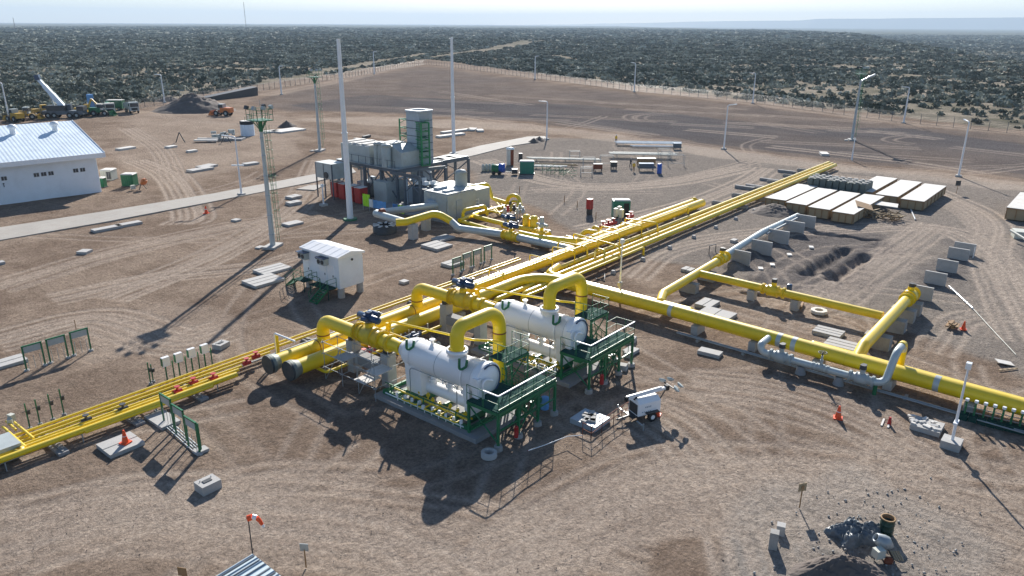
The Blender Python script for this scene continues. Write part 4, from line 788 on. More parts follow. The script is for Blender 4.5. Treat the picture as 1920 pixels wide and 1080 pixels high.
for k, (x, y, c) in enumerate(((21.8, 47.9, 'red'), (23.2, 48.3, 'red'), (24.5, 47.9, 'red'), (27.5, 48.4, 'red'), (28.6, 48.9, 'red'), (33.6, 43.0, 'red'), (34.3, 43.0, 'red'), (35, 43.0, 'red'), (16.0, 48.5, 'dark'), (18.2, 48.2, 'dark'))):
    t = thing('small_valve', 'small %s hand valve on the left rack, %s' % ('red' if c == 'red' else 'black', ('leftmost of the reds', 'second red from the left', 'third red from the left', 'beyond the blinded header', 'right of the header post', 'left under the second header', 'middle under the second header', 'right under the second header', 'left one', 'right one')[k]), 'valve', (x, y, 0), group='small red valves on the left rack' if c == 'red' else 'small black valves on the left rack'); mb = MB(); mb.cone((x-.3, y, .8), (x+.3, y, .8), .17, .17, 10); mb.cone((x, y, .8), (x, y, 1.15), .09, .09, 8); mb.put('valve_body', c, t); mb = MB(); mb.cone((x, y, 1.15), (x, y, 1.2), .2, .2, 10); mb.put('hand_wheel', c, t)
t = thing('header_drain', 'white-grey drain line leaning across the blinded header end', 'pipe', (30.6, 47, 0)); mb = MB(); mb.tube(bend([V3(30.2, 48.6, .3), V3(30.2, 48.6, 2.3), V3(30.2, 45.9, 2.35)], .2), .08, 8); mb.put('tube', 'pole', t); mb = MB(); mb.bar((30.2, 48.3, 0), (30.2, 48.3, 2.2), .16); mb.put('post', 'yellow', t)
t = thing('low_manifold', 'low yellow manifold pipe below the second header', 'pipe', (31, 43, 0)); mb = MB(); mb.tube(bend([V3(30.6, 44.1, .6), V3(30.6, 42.8, .6), V3(44, 42.8, .6), V3(44, 42.8, 1.2)], .35), .13, 10); mb.put('tube', 'yellow', t)
for x in np.arange(35, 44, 1.5): mb = MB(); mb.rod((x, 42.8, .6), (x, 42.8, 1.3), .05, 6); mb.put('stub', 'cream', t)
for k, (x, y) in enumerate(((37.8, 40.8), (39.2, 40.2), (38.6, 42.0), (45.8, 41.4), (48.0, 40.6), (37.5, 36.5), (38.0, 34.2), (47.5, 37.5), (48.5, 35.0))):
    t = valve(('small yellow drain valve with blue motor, ' if k % 2 == 0 else 'small cream drain valve with hand wheel, ')+('beside the nearer portal', 'behind the nearer portal', 'below the second header', 'behind the farther portal', 'farthest from the nearer vessel', 'beside the nearer vessel', 'under the nearer arch pipe', 'beside the farther vessel', 'under the farther arch pipe')[k], (x, y, .6), (1, 0, 0) if k % 3 else (0, 1, 0), .16, m='yellow' if k % 2 == 0 else 'cream', act='blue' if k % 2 == 0 else 'wheel', name='drain_valve', group='blue motor drain valves between the separators' if k % 2 == 0 else 'hand wheel drain valves between the separators')
    if k % 2 == 0: t.scale = (.75, .75, .75)
for k, (a, b, c, r) in enumerate(((V3(36.5, 43, .5), V3(36.5, 33, .5), V3(37.3, 33, .5), .12), (V3(38.6, 42.5, .55), V3(38.6, 34, .55), V3(40.6, 34, .55), .09), (V3(46.8, 43, .5), V3(46.8, 33, .5), V3(47.4, 33, .5), .12), (V3(39.4, 43, .4), V3(39.4, 36, .4), V3(41, 36, .4), .07), (V3(48.6, 43, .5), V3(48.6, 35, .5), V3(50, 35, .5), .09))):
    pipe('drain_line', ('longest low yellow drain pipe between the separators', 'slimmer low yellow drain pipe right of the longest', 'low yellow drain pipe behind the farther separator', 'thin cream drain pipe between the separators', 'thin low yellow drain pipe farthest right of the separators')[k], [a, b, c], r, 'yellow' if k != 3 else 'cream', .3, cat='pipe', group='low drain pipes between the separators' if k != 3 else None)
bpy.context.view_layer.update()
# overhead small lines over the rack
for k, (pts, lb) in enumerate((([at(1075, 455, .8), at(1075, 438, 1.9), at(1160, 461, 1.9), at(1165, 480, .8)], 'thin yellow pipe arching over the rack pipes, nearest the white pole'),
        ([at(1172, 425, 1.0), at(1172, 410, 2.2), at(1232, 418, 2.2), at(1234, 437, .8)], 'thin yellow pipe arching over the rack pipes, farthest from the headers'),
        ([at(1046, 478, .6), at(1046, 453, 2.0), at(1100, 463, 2.0), at(1102, 484, .8)], 'thin yellow pipe arching over the header by the grey line'),
        ([at(1115, 482, 1.1), at(1117, 465, 1.7), at(1133, 469, 1.7), at(1133, 497, .6)], 'small yellow loop on the near edge of the rack'),
        ([at(1126, 440, .8), at(1127, 424, 1.9), at(1160, 430, 1.9), at(1162, 446, 1.0)], 'thin yellow pipe stub rising behind the large capped pipe'))):
    pipe('vent_loop', lb, pts, .1, 'yellow', .3, n=8)
for k, x in enumerate((45.5, 49.5, 53.5, 60, 64, 68.5, 73, 78)):
    t = thing('rack_hoop', '%s yellow goal-post hoop over the rack pipes, counted from the left' % ORD[k], 'frame', (x, 44, 0), group='yellow goal-post frames over the rack'); mb = MB(); y0_ = 46.9; y1_ = 43.0 if x < 57 else 41.0
    mb.tube(bend([V3(x, y0_, 0), V3(x, y0_, 2.2), V3(x, (y0_+y1_)/2, 2.2), V3(x, (y0_+y1_)/2, .9)], .25), .06, 6); mb.put('frame_tube', 'yellow', t)
pipe('cross_branch', 'fat yellow branch pipe joining the capped rack pipe', [V3(72.5, 47.4, 1.1), V3(70.8, 47.4, 1.1), V3(69.8, 49.8, 1.1), V3(68.9, 52.5, 1.1), V3(68.9, 55.5, 1.1)], .42, 'yellow', 1.2, n=18)
pipe('half_loop', 'yellow humped pipe beside the capped rack pipe', [at(1085, 448, .6), at(1098, 433, 1.5), at(1118, 436, 1.5), at(1128, 446, .8)], .3, 'yellow', .8)
pipe('metering_pipe', 'yellow pipe running beside the long grey line to the header', [at(900, 425, .7), at(960, 443, .7), at(1090, 472, .7)], .2, 'yellow', .2)
for k, (x, y) in enumerate(((1130, 437), (1140, 434), (1150, 431), (1182, 418), (1176, 423))):
    p = at(x, y, 0); t = thing('small_valve', 'small red valve beside the capped rack pipe, %s from the left' % ORD[k], 'valve', p, group='red valves beside the capped rack pipe'); mb = MB(); mb.cone(p+V3(-.5, 0, .9), p+V3(.5, 0, .9), .24, .24, 12); mb.put('valve_body', 'red', t); mb = MB(); mb.cone(p+V3(0, 0, 1.0), p+V3(0, 0, 1.5), .12, .12, 8); mb.cone(p+V3(0, 0, 1.5), p+V3(0, 0, 1.56), .3, .3, 10); mb.put('hand_wheel', 'red', t)
for k, (x, y) in enumerate(((1153, 425), (1160, 421), (1164, 427))):
    p = at(x, y, 0); t = thing('instrument_post', '%s cream instrument post of three in front of the green toilet' % ORD[k], 'instrument', p, group='cream instrument posts by the rack'); mb = MB(); mb.rod(p, p+V3(0, 0, 1.4), .06); mb.put('post', 'galv', t); mb = MB(); mb.cbox(p+V3(0, 0, 1.9), (.5, .4, 1.1)); mb.put('housing', 'cream', t)
pipe('metering_skid_line', 'yellow meter run with red regulators behind the capped pipe', [at(1110, 436, .8), at(1112, 424, 1.4), at(1122, 428, 1.4), at(1124, 440, .8)], .2, 'yellow', .3)
# ---------------------------------------------------------------- grey compressor discharge line
G = [at(800, 396, 2.2), at(760, 397, 2.2), at(700, 403, 2.2), at(694, 407, 2.2), at(735, 416, 2.2), at(772, 418, 2.2), at(800, 408, 2.4), at(822, 402, 2.6), at(838, 412, 2.2), at(856, 428, 1.1), at(955, 447, 1.0), at(1085, 471, 1.0)]
G = [V3(70.5, 71.2, 2.2), V3(61.6, 71.2, 2.2), V3(61.2, 66.6, 2.2), V3(67.4, 66.4, 2.5), V3(67.4, 64.0, 1.9), V3(67.6, 62.6, .95), V3(67.9, 48.2, .95), V3(67.9, 46.4, 1.2)]
p0_, p1_, p2_, p3_ = at(830, 383, 2.2), at(702, 400, 2.2), at(760, 417, 2.2), at(818, 399, 2.6)
pipe('discharge_line', 'long pale grey discharge pipe looping from the turbine hall to the header', [p0_, p1_, p1_.lerp(p2_, .1)+V3(0, -.3, 0), p2_+V3(0, .2, 0)], .45, 'silver', 1.6, n=20)
pp_ = [p2_+V3(-.2, .25, 0), p2_, p3_, V3(p3_.x+.6, p3_.y-2.4, 2.0)]
t = thing('discharge_line', 'bright yellow humped section of the discharge pipe', 'pipe', (p2_.x, p2_.y, 0)); mb = MB(); path = bend([p2_+V3(-.8, .8, 0), p2_+V3(.1, .1, 0), p3_, at(846, 415, 1.6)], [.8, 1.8], 10); mb.tube(path, .46, 20); mb.put('pipe_run', 'yellow', t)
pipe('discharge_line', 'straight pale grey discharge pipe running into the header', [path[-1], at(860, 428, .95), V3(67.9, 57, .95), V3(67.9, 46.2, .95)], .44, 'silver', 1.2, n=20)
block('pillar', 'tall pale concrete pillar under the discharge pipe elbow', at(775, 448), .9, .9, 1.9, 0, 'conc', 'pillar'); block('pillar', 'shorter concrete pillar in the shade behind the discharge pipe', at(799, 432), .9, .9, 1.85, 0, 'conc', 'pillar'); block('pillar', 'low concrete block under the bend of the discharge pipe', at(862, 434), 1.1, 1.1, .5, 0, 'concd', 'pillar')
t = thing('valve_pit', 'dark ring of formwork around the discharge elbow with rusty valve', 'pit', at(722, 436)); p = at(722, 436); mb = MB(); mb.lathe([(1.5, 0), (1.5, 1.0), (1.3, 1.0), (1.3, 0)], p, n=20); mb.put('ring_wall', 'dark', t); mb = MB()
for k in range(9): a = k*.7; mb.cbox(p+V3(math.cos(a)*1.1, math.sin(a)*1.1, 1.05), (.8, .3, .06), a)
mb.put('planks', 'lens', t); mb = MB(); q = at(716, 397, 2.6); mb.cone(q-V3(.3, 0, 0), q+V3(.3, 0, 0), .42, .42, 14); mb.put('rusty_plug', 'rust', t)
valve('yellow valve with large blue actuator on the long grey discharge line', (67.9, 56.0, .95), (0, 1, 0), .42, m='yellow', act='blue')
v = valve('yellow valve with grey motor near the rack on the second line', (70.6, 53.4, 1.0), (0.1, 1, 0), .4, m='yellow', act='motor')
for k, (x, y) in enumerate(((987, 437), (1001, 440))):
    p = at(x, y); t = thing('filter_pot', '%s of the two fat upright yellow filter pots' % ('left' if k == 0 else 'right'), 'filter', p); mb = MB(); mb.lathe([(.0, 2.35), (.35, 2.3), (.5, 2.1), (.5, .3), (.45, .1), (0, 0)], p+V3(0, 0, .1), n=18); mb.put('pot_body', 'yellow', t)
    for z in (.8, 2.0): mb = MB(); mb.cone(p+V3(0, 0, z), p+V3(0, 0, z+.12), .62, .62, 18); mb.put('flange', 'yellowdark', t)
pipe('meter_run', 'short pale grey pipe between the yellow pots and the motor valve', [at(1004, 431, 1.0), at(1032, 436, 1.0)], .3, 'silver')
SK = [('yellow pipe dropping from the enclosure towards the fuel skid', [at(868, 352, 3.2), at(915, 345, 3.2), at(923, 372, 1.2), at(962, 384, 1.2)], .27, .6),
      ('tall yellow pipe hoop on the fuel skid', [at(948, 386, .8), at(955, 366, 2.4), at(972, 367, 2.4), at(979, 397, .6)], .27, .9),
      ('long yellow skid pipe pointing at the hoop', [at(862, 413, .9), at(896, 400, .9), at(952, 386, .9)], .3, .2),
      ('lower yellow skid pipe running towards the filter pots', [at(862, 414, .7), at(912, 428, .7), at(975, 440, .7)], .24, .2),
      ('small yellow square loop on the left of the fuel skid', [at(868, 412, .7), at(868, 394, 2.1), at(909, 386, 2.1), at(914, 403, .8)], .22, .5),
      ('middle yellow skid pipe leading to the blue actuator', [at(890, 406, .9), at(912, 412, .9), at(945, 420, .9)], .3, .3),
      ('yellow skid pipe right of the blue actuator', [at(958, 423, .9), at(1000, 432, .9)], .3, .3),
      ('yellow branch into the fat rack branch', [at(1062, 446, .95), at(1090, 453, .95)], .34, .3),
      ('slender yellow pipe on the far side of the skid', [at(905, 392, 1.0), at(935, 399, 1.0), at(962, 391, 1.0)], .15, .3),
      ('inner yellow loop beside the hoop', [at(958, 395, .8), at(958, 376, 1.8), at(970, 378, 1.8), at(972, 396, .8)], .16, .4)]
for lb, pts, r, br in SK: pipe('skid_pipe', lb, pts, r, 'yellow', br)
for k, (x, y) in enumerate(((930, 378), (938, 380), (946, 382), (921, 387), (928, 390))): pipe('skid_tube', '%s short tube of the parallel row on the fuel skid' % ORD[k], [at(x, y, 1.0), at(x+10, y+12, 1.0)], .1, 'yellow', group='short parallel tubes on the fuel skid')
valve('skid valve with blue actuator in front of the filter pots', at(953, 424, .9), (0, 1, 0), .3, m='yellow', act='blue')
for k, (x, y, m_) in enumerate(((957, 402, 'dark'), (964, 408, 'dark'), (975, 405, 'cream'), (952, 409, 'red'), (970, 414, 'cream'), (946, 413, 'cream'), (980, 412, 'steel'))):
    p = at(x, y); t = thing('instrument', '%s instrument head on the fuel skid, %s' % ({'dark': 'black', 'red': 'red', 'cream': 'cream', 'steel': 'grey'}[m_], ('inside the hoop', 'under the hoop', 'right of the hoop', 'at the left of the cluster', 'behind the blue actuator', 'left of the blue actuator', 'farthest right')[k]), 'instrument', p, group={'dark': 'black instrument heads on the skid', 'cream': 'cream instrument heads on the skid'}.get(m_)); mb = MB(); mb.rod(p, p+V3(0, 0, 1.0), .07); mb.put('stem', 'galv', t); mb = MB(); mb.cbox(p+V3(0, 0, 1.2), (.6, .4, .5), .4); mb.cone(p+V3(0, 0, 1.4), p+V3(0, 0, 1.8), .2, .15, 10); mb.put('head', m_, t)
# ---------------------------------------------------------------- turbine hall
t = thing('gas_turbine_unit', 'gas turbine unit with tall grey exhaust stack on a steel frame', 'turbine', (76, 80, 0)); TU = t
Cc = V3(74.1, 81.8, 5.0)
S0 = at(789, 306, 5.0); r_ = 1.66
hs = 1.36; sx, sy = S0.x, S0.y
mb = MB(); mb.v = []; mb.add([(sx-hs, sy-hs, 5), (sx+hs, sy-hs, 5), (sx+hs, sy+hs, 5), (sx-hs, sy+hs, 5), (sx-hs, sy-hs, 12.75), (sx+hs, sy-hs, 12.75), (sx+hs, sy+hs, 12.75), (sx-hs, sy+hs, 12.75)], [(0, 1, 5, 4), (1, 2, 6, 5), (2, 3, 7, 6), (3, 0, 4, 7)]); stk = mb.put('exhaust_stack', 'steel', t)
mb = MB(); n_ = 24; ho = hs+.28; oc = []; ic = []
for k in range(n_):
    a_ = 2*math.pi*(k+.5)/n_; c_, s_ = math.cos(a_), math.sin(a_); q_ = max(abs(c_), abs(s_)); oc.append((sx+c_/q_*ho, sy+s_/q_*ho)); ic.append((sx+c_*1.12, sy+s_*1.12))
mb.add([p_+(12.95,) for p_ in oc]+[p_+(12.95,) for p_ in ic]+[p_+(9.0,) for p_ in ic]+[p_+(12.72,) for p_ in oc], [(k, (k+1) % n_, n_+(k+1) % n_, n_+k) for k in range(n_)]+[(n_+k, n_+(k+1) % n_, 2*n_+(k+1) % n_, 2*n_+k) for k in range(n_)]+[(3*n_+k, 3*n_+(k+1) % n_, (k+1) % n_, k) for k in range(n_)]); mb.put('stack_rim', 'steel', stk)
mb = MB(); mb.cone((sx, sy, 9.0), (sx, sy, 9.05), 1.2, 1.2, 20); mb.put('stack_interior', 'black', stk)
for z in (5.9, 7.0, 8.1, 9.2, 10.3, 11.4):
    mb = MB(); h2 = hs+.05; mb.add([(sx-h2, sy-h2, z), (sx+h2, sy-h2, z), (sx+h2, sy+h2, z), (sx-h2, sy+h2, z), (sx-h2, sy-h2, z+.1), (sx+h2, sy-h2, z+.1), (sx+h2, sy+h2, z+.1), (sx-h2, sy+h2, z+.1)], [(3, 2, 1, 0), (4, 5, 6, 7), (0, 1, 5, 4), (1, 2, 6, 5), (2, 3, 7, 6), (3, 0, 4, 7)]); mb.put('stack_ring', 'frame', stk)
mb = MB(); mb.cone(S0+V3(0, 0, -2.6), S0, 1.55, 1.6, 24); mb.cone(S0+V3(0, 0, -2.65), S0+V3(0, 0, -2.5), 1.8, 1.8, 24); mb.put('stack_duct', 'steel', t)
# green ladder tower
L0 = at(748, 301, 5.0); L1 = at(789, 307, 5.0)-V3(1.9, 1.9, 0); tw = V3(L0.x+.4, L0.y, 5)
A_ = at(752, 300, 5.0); B_ = at(792, 312, 5.0); dirv = (B_-A_); dirv.z = 0; per = V3(-dirv.y, dirv.x, 0).normalized()*-1.3
mb = MB()
cs = [A_, A_.lerp(B_, .5), B_, A_-per, B_-per]
for c in cs: mb.bar(c, c+V3(0, 0, 6.3), .17)
for z in (0.1, 1.3, 2.55, 3.8, 5.05, 6.3):
    for a, b in ((A_, B_), (A_, A_-per), (B_, B_-per), (A_-per, B_-per)): mb.bar(a+V3(0, 0, z), b+V3(0, 0, z), .12)
for z in (0, 2.8, 5.6): mb.bar(A_+V3(0, 0, z), A_.lerp(B_, .5)+V3(0, 0, z+1.3), .06)
mb.put('access_tower', 'greenb', t)
mb = MB()
for k in range(11):
    c = A_.lerp(B_, .5+.5*k/10); mb.rod(c, c+V3(0, 0, 6.3), .05, 4)
for k in range(21): z = .2+k*.29; mb.rod(A_.lerp(B_, .5)+V3(0, 0, z), B_+V3(0, 0, z), .03, 4)
for k in range(8): c = B_.lerp(B_-per, k/7); mb.rod(c, c+V3(0, 0, 6.9), .03, 4)
mb.put('ladder_cage', 'greenb', t)
for z in (2.1, 4.2, 6.3): mb = MB(); mb.add([A_+V3(0, 0, z), B_+V3(0, 0, z), B_-per+V3(0, 0, z), A_-per+V3(0, 0, z)], [(0, 1, 2, 3)]); mb.prism([tuple(q)[:2] for q in (A_, B_, B_-per, A_-per)], z+5-.05, z+5); mb.v = mb.v[4:]; mb.f = [tuple(i-4 for i in f) for f in mb.f[1:]]; mb.sm = mb.sm[1:]; mb.put('tower_deck', 'deck', t)
# steel frame
x0, x1, x2 = 73.4, 78.6, 88.6; y0, y1, y2 = 81.9, 84.8, 95.4
for x, y in ((x0, y0), (x0, 85.4), (x0, 89), (x0, 92.4), (x0, y2), (x1, y0+.4), (x1, 86), (x1, 91), (x1, y2), (83.5, y0), (x2, y0), (83.5, y1), (x2, y1), (76.2, 80.3), (80.4, 79.0)):
    mb = MB(); h_ = 4.8; mb.bar((x, y, 0), (x, y, h_), .34); mb.put('column', 'frame', t)
mb = MB()
for a, b in (((x0, y0), (x0, y2)), ((x1, y0), (x1, y2)), ((x0, y0), (x1, y0)), ((x0, 89), (x1, 89)), ((x0, y2), (x1, y2)), ((x1, y0), (x2, y0)), ((x1, y1), (x2, y1)), ((x2, y0), (x2, y1)), ((83.5, y0), (83.5, y1)), ((76.2, 80.3), (x1+1.8, 79.0)), ((76.2, 80.3), (x0, y0))): mb.bar(a+(4.85,), b+(4.85,), .22, .45)
mb.put('girders', 'frame', t)
braces(t, 'cross_bracing', 'frame', [(a+(0,), b+(0,), .6 if a[0] < 83 else 2.2, 4.5) for a, b in (((x0, 85.4), (x0, 89)), ((x0, 92.4), (x0, y2)), ((83.5, y0), (x2, y0)), ((x0, y0), (x0, 85.4)), ((76.2, 80.3), (80.4, 79.0)), ((x1, 86), (x1, 91)), ((x1, y0), (83.5, y0)))], .13)
mb = MB(); mb.box(x0-.2, x1+.2, y0-.2, y2+.2, 5.06, 5.14); mb.box(x1+.2, 82.5, y0-.1, y1+.1, 5.06, 5.12); mb.put('platform_floor', 'galv', t)
mb = MB(); mb.box(83, x2, y0, y0+.25, 5.08, 5.2); mb.box(83, x2, y1-.25, y1, 5.08, 5.2); mb.box(84.5, 85.6, y0+.3, y1-.3, 5.08, 5.18); mb.box(86.8, 87.9, y0+.3, y1-.3, 5.08, 5.18); mb.put('frame_beams', 'galv', t)
# filter modules on top
mb = MB(); mb.box(73.6, 78.0, 88.0, 94.6, 5.15, 7.7); fm = mb.put('intake_filter_house', 'encl', t)
for k in range(6): mb = MB(); mb.box(73.9, 77.7, 88.2+k*1.05, 89.0+k*1.05, 7.71, 7.86+.12*(k % 2)); mb.put('filter_hatch', 'ply', fm)
mb = MB(); mb.box(75.5, 78.2, 84.9, 87.5, 5.15, 8.3); mb.put('intake_duct', 'encl', t)
for x, y, r1 in ((73.9, 84.6, .72), (74.6, 86.6, .62), (73.9, 86.9, .3)): mb = MB(); mb.lathe([(r1, 0), (r1, 2.7), (r1*.8, 2.95), (r1*1.1, 3.0), (r1*.9, 3.25), (0, 3.35)], (x, y, 5.15), n=16); mb.put('vent_silencer', 'encl', t)
mb = MB(); mb.add([(74.6, 82.2, 5.15), (78.6, 82.2, 5.15), (78.6, 84.4, 5.15), (74.6, 84.4, 5.15), (74.6, 82.2, 7.3), (78.6, 82.2, 7.3), (78.6, 84.4, 8.2), (74.6, 84.4, 8.2)], [(3, 2, 1, 0), (4, 5, 6, 7), (0, 1, 5, 4), (1, 2, 6, 5), (2, 3, 7, 6), (3, 0, 4, 7)]); mb.put('inlet_hood', 'encl', t)
mb = MB(); mb.box(78.0, 79.6, 86.5, 94.0, 5.15, 7.2); mb.put('rear_module', 'encl', t)
# ground level enclosures
mb = MB(); mb.box(69.9, 75.4, 68.4, 72.8, .25, 3.75); en = mb.put('turbine_enclosure', 'encl', t)
mb = MB(); mb.box(75.4, 79.4, 69.4, 77.0, .25, 3.3); mb.put('rear_enclosure', 'encl', t)
mb = MB(); mb.box(70.0, 75.3, 68.5, 72.7, 3.76, 3.9); mb.put('enclosure_roof', 'encl', en)
for k in range(2): mb = MB(); mb.box(70.6+k*.3, 72.4+k*.4, 69.3+k*1.9, 70.1+k*1.9, 3.9, 4.15+.1*k); mb.put('roof_fitting', 'steel', en)
for k in range(5): mb = MB(); mb.box(69.86, 69.92, 68.6+k*.95, 68.66+k*.95, .4, 3.6); mb.put('wall_rib', 'steel', en)
g = random.Random(77)
for k in range(16): mb = MB(); x, y = g.uniform(73.6, 78), g.uniform(79, 94); h_ = g.uniform(.8, 2.6); mb.box(x, x+g.uniform(.5, 1.6), y, y+g.uniform(.5, 1.4), .05, h_); mb.put('auxiliary_module', g.choice(('steel', 'encl', 'frame', 'dark')), t)
for k in range(9): mb = MB(); y = g.uniform(77.5, 93); x = g.uniform(73.5, 77); mb.tube(bend([V3(x, y, 0.1), V3(x, y, g.uniform(2, 4.4)), V3(x, y+g.uniform(1, 4), g.uniform(3, 4.6))], .3), .14, 7); mb.put('service_pipe', g.choice(('galv', 'steel')), t)
for k in range(8): mb = MB(); y = 82.2+k*1.6; mb.bar((73.3, y, 5.2), (73.3, y, 6.3), .06); mb.bar((73.3, y, 6.25), (73.3, y+1.6 if k < 7 else y, 6.25), .05) if k < 7 else None; mb.put('platform_railing', 'frame', t)
for y in (69.4, 71.6): mb = MB(); mb.box(69.84, 69.9, y-.8, y+.8, .5, 3.0); d_ = mb.put('enclosure_door', 'encl', en)
mb = MB(); mb.box(71.5, 72.6, 68.32, 68.4, .4, 2.8); mb.put('louvre', 'steel', en)
mb = MB(); mb.box(69.6, 78.8, 68.0, 84, -.05, .25); mb.put('base_slab', 'pad', t)
mb = MB(); mb.lathe([(.85, 0), (.85, 2.3), (.9, 2.32), (.6, 2.7), (0, 2.85)], (75.6, 71.3, 3.3), n=18); mb.put('ventilation_stack', 'encl', t)
mb = MB(); mb.box(72.6, 75.2, 73.2, 75.6, .25, 2.7); mb.put('auxiliary_cabinet', 'steel', t)
mb = MB(); mb.box(73.2, 75.4, 76.2, 78.6, .25, 3.0); mb.put('auxiliary_cabinet', 'frame', t)
for x, y in ((72.2, 76.0), (72.2, 79.0), (76.0, 77.6)): mb = MB(); mb.bar((x, y, 0), (x, y, 4.9), .26); mb.put('column', 'frame', t)
braces(t, 'cross_bracing', 'frame', [((72.2, 76.0, 0), (72.2, 79.0, 0), 2.4, 4.7)], .11)
mb = MB(); mb.bar((72.2, 75.9, 4.85), (72.2, 82, 4.85), .2, .4); mb.put('girders', 'frame', t)
mb = MB(); mb.box(72.2, 75.6, 83.0, 85.8, 0.1, 3.2); mb.put('generator_box', 'encl', t)
mb = MB(); mb.box(75.6, 78.6, 78.4, 80.6, .2, 3.0); mb.put('dark_module', 'frame', t)
for k, (x, y) in enumerate(((74.9, 77.6), (75.9, 77.2), (74.6, 79.0), (76.8, 80.0))): mb = MB(); mb.cbox((x, y, 3.45), (.7, .7, .5), .4*k); mb.put('roof_fitting', 'lens', t)
# radiator box on legs at the left
q0 = at(603, 385); 
mb = MB(); c = at(620, 318, 4.2); mb.cbox(c, (2.6, 3.8, 2.3)); rb = mb.put('oil_cooler', 'encl', t)
for a in (-1.25, 1.25):
    for b in (-1.9, 0, 1.9): mb = MB(); mb.bar((c.x+a, c.y+b, 0), (c.x+a, c.y+b, 5.3), .16); mb.put('cooler_leg', 'frame', t)
mb = MB(); mb.cone(c+V3(-1.3, -.6, -.6), c+V3(-1.45, -.6, -.6), .5, .5, 14); mb.put('cooler_fan', 'dark', t)
t = thing('discharge_manifold', 'dark grey pipe stub leaving the enclosure in the shade', 'pipe', (70, 72, 0)); mb = MB(); mb.cone(at(800, 383, 2.3)+V3(0, 0, 0), at(835, 379, 2.3), .62, .62, 18); mb.put('stub', 'steel', t)
t = thing('access_gantry', 'small pale railing gantry on the right of the turbine enclosure', 'gantry', at(880, 396)); p = at(872, 392, 1.3); mb = MB(); rail(mb, [p, at(898, 386, 1.3)], 1.0, step=1.0, w=.07); mb.put('railing', 'pole', t); mb = MB(); mb.box(p.x, p.x+3, p.y-.2, p.y+.9, 1.2, 1.28); mb.put('deck', 'galv', t)
# ---------------------------------------------------------------- lamps, masts, rods
def lamp(px, py, ptop, label, kind='arm', az=None, base=True, group='street lamps around the plant', hh=None):
    p = at(px, py); p.z = max(gz(p.x, p.y), -1) if p.length > 120 else 0; h = hh or hgt(px, py, ptop); d = p.length; r0 = .045+h*.004+d*.0006
    t = thing('street_lamp', label, 'lamp', p, group=group)
    mb = MB(); mb.cone(p, p+V3(0, 0, h*.5), r0, r0*.8, 8); mb.cone(p+V3(0, 0, h*.5), p+V3(0, 0, h*.93), r0*.8, r0*.6, 8)
    a = az if az is not None else 0; dv = V3(math.cos(a), math.sin(a), 0)
    if kind == 'arm': mb.tube(bend([p+V3(0, 0, h*.92), p+V3(0, 0, h*.985), p+dv*1.3+V3(0, 0, h)], .5, 5), r0*.6, 6)
    else: mb.cone(p+V3(0, 0, h*.93), p+V3(0, 0, h), r0*.6, r0*.5, 8)
    pole = mb.put('pole', 'pole', t)
    mb = MB()
    if kind == 'arm': c = p+dv*1.5+V3(0, 0, h+.02); mb.cbox(c, (.95, .34, .14), a, 0, -.12)
    else: c = p+V3(0, 0, h+.15); mb.cbox(c, (.35, .3, .4), a)
    mb.put('lamp_head', 'lens', t)
    if base: mb = MB(); mb.box(p.x-.45, p.x+.45, p.y-.45, p.y+.45, p.z-.1, p.z+.3); mb.put('base', 'conc', t)
    return t
A0 = YAW-math.pi/2
for a in ((17, 222, 155, 'perimeter lamp by the scrub at the far left edge, beyond the white building'), (309, 193, 140, 'perimeter lamp behind the dark earth heap'), (528, 178, 124, 'perimeter lamp between the earth heap and the far lightning rods'), (702, 140, 97, 'perimeter lamp to the right of the nearer lightning rod, before the fence corner'),
          (1003, 150, 106, 'perimeter lamp right of the fence corner, farthest of its row'), (1189, 173, 118, 'perimeter lamp second in the right-hand fence row from the corner'), (1411, 194, 137, 'perimeter lamp third in the right-hand fence row'), (1694, 231, 163, 'perimeter lamp behind and right of the far floodlight mast')):
    lamp(*a, az=A0+(3.3 if a[0] < 400 else 3.0 if a[0] > 1100 else 0))
lamp(1025, 262, 190, 'lamp at the end of the farther concrete road', az=A0+math.pi); lamp(1357, 280, 196, 'lamp on the track left of the yellow pipe ends', az=A0+.2); lamp(1797, 331, 227, 'lamp on the track behind the timber crates', az=A0+1.5)
lamp(453, 366, 255, 'lamp beside the pale concrete road near the orange cone', az=A0+math.pi); lamp(1597, 300, 255, 'short thin post on the edge of the dark graded field', kind='post', base=False, hh=4)
lamp(607, 386, 350, 'short lamp post in front of the oil cooler legs', kind='post'); t = lamp(1161, 562, 455, 'thin white pole standing between the rack and the main pipeline', kind='post', base=False)
p = at(1161, 562); mb = MB(); mb.cbox(p+V3(0, 0, 1.6), (.5, .3, .4)); mb.put('junction_box', 'conc', t)
t = lamp(1783, 836, 690, 'white floodlight pole on a concrete block near the right edge', kind='post', base=False); p = at(1783, 836); mb = MB(); mb.box(p.x-.55, p.x+.55, p.y-.55, p.y+.55, -.1, .45); mb.put('base', 'conc', t); mb = MB(); mb.box(p.x-.35, p.x+.35, p.y-.12, p.y+.12, 1.6, 1.75); mb.put('bracket', 'pole', t)
p = at(452, 366); 
t = thing('floodlight_bar', 'white cross bar on the lamp beside the concrete road', 'lamp', at(452, 366)); mb = MB(); mb.cbox(at(452, 366)+V3(0, 0, 4.6), (1.8, .3, .15), A0); mb.put('bar', 'lens', t)
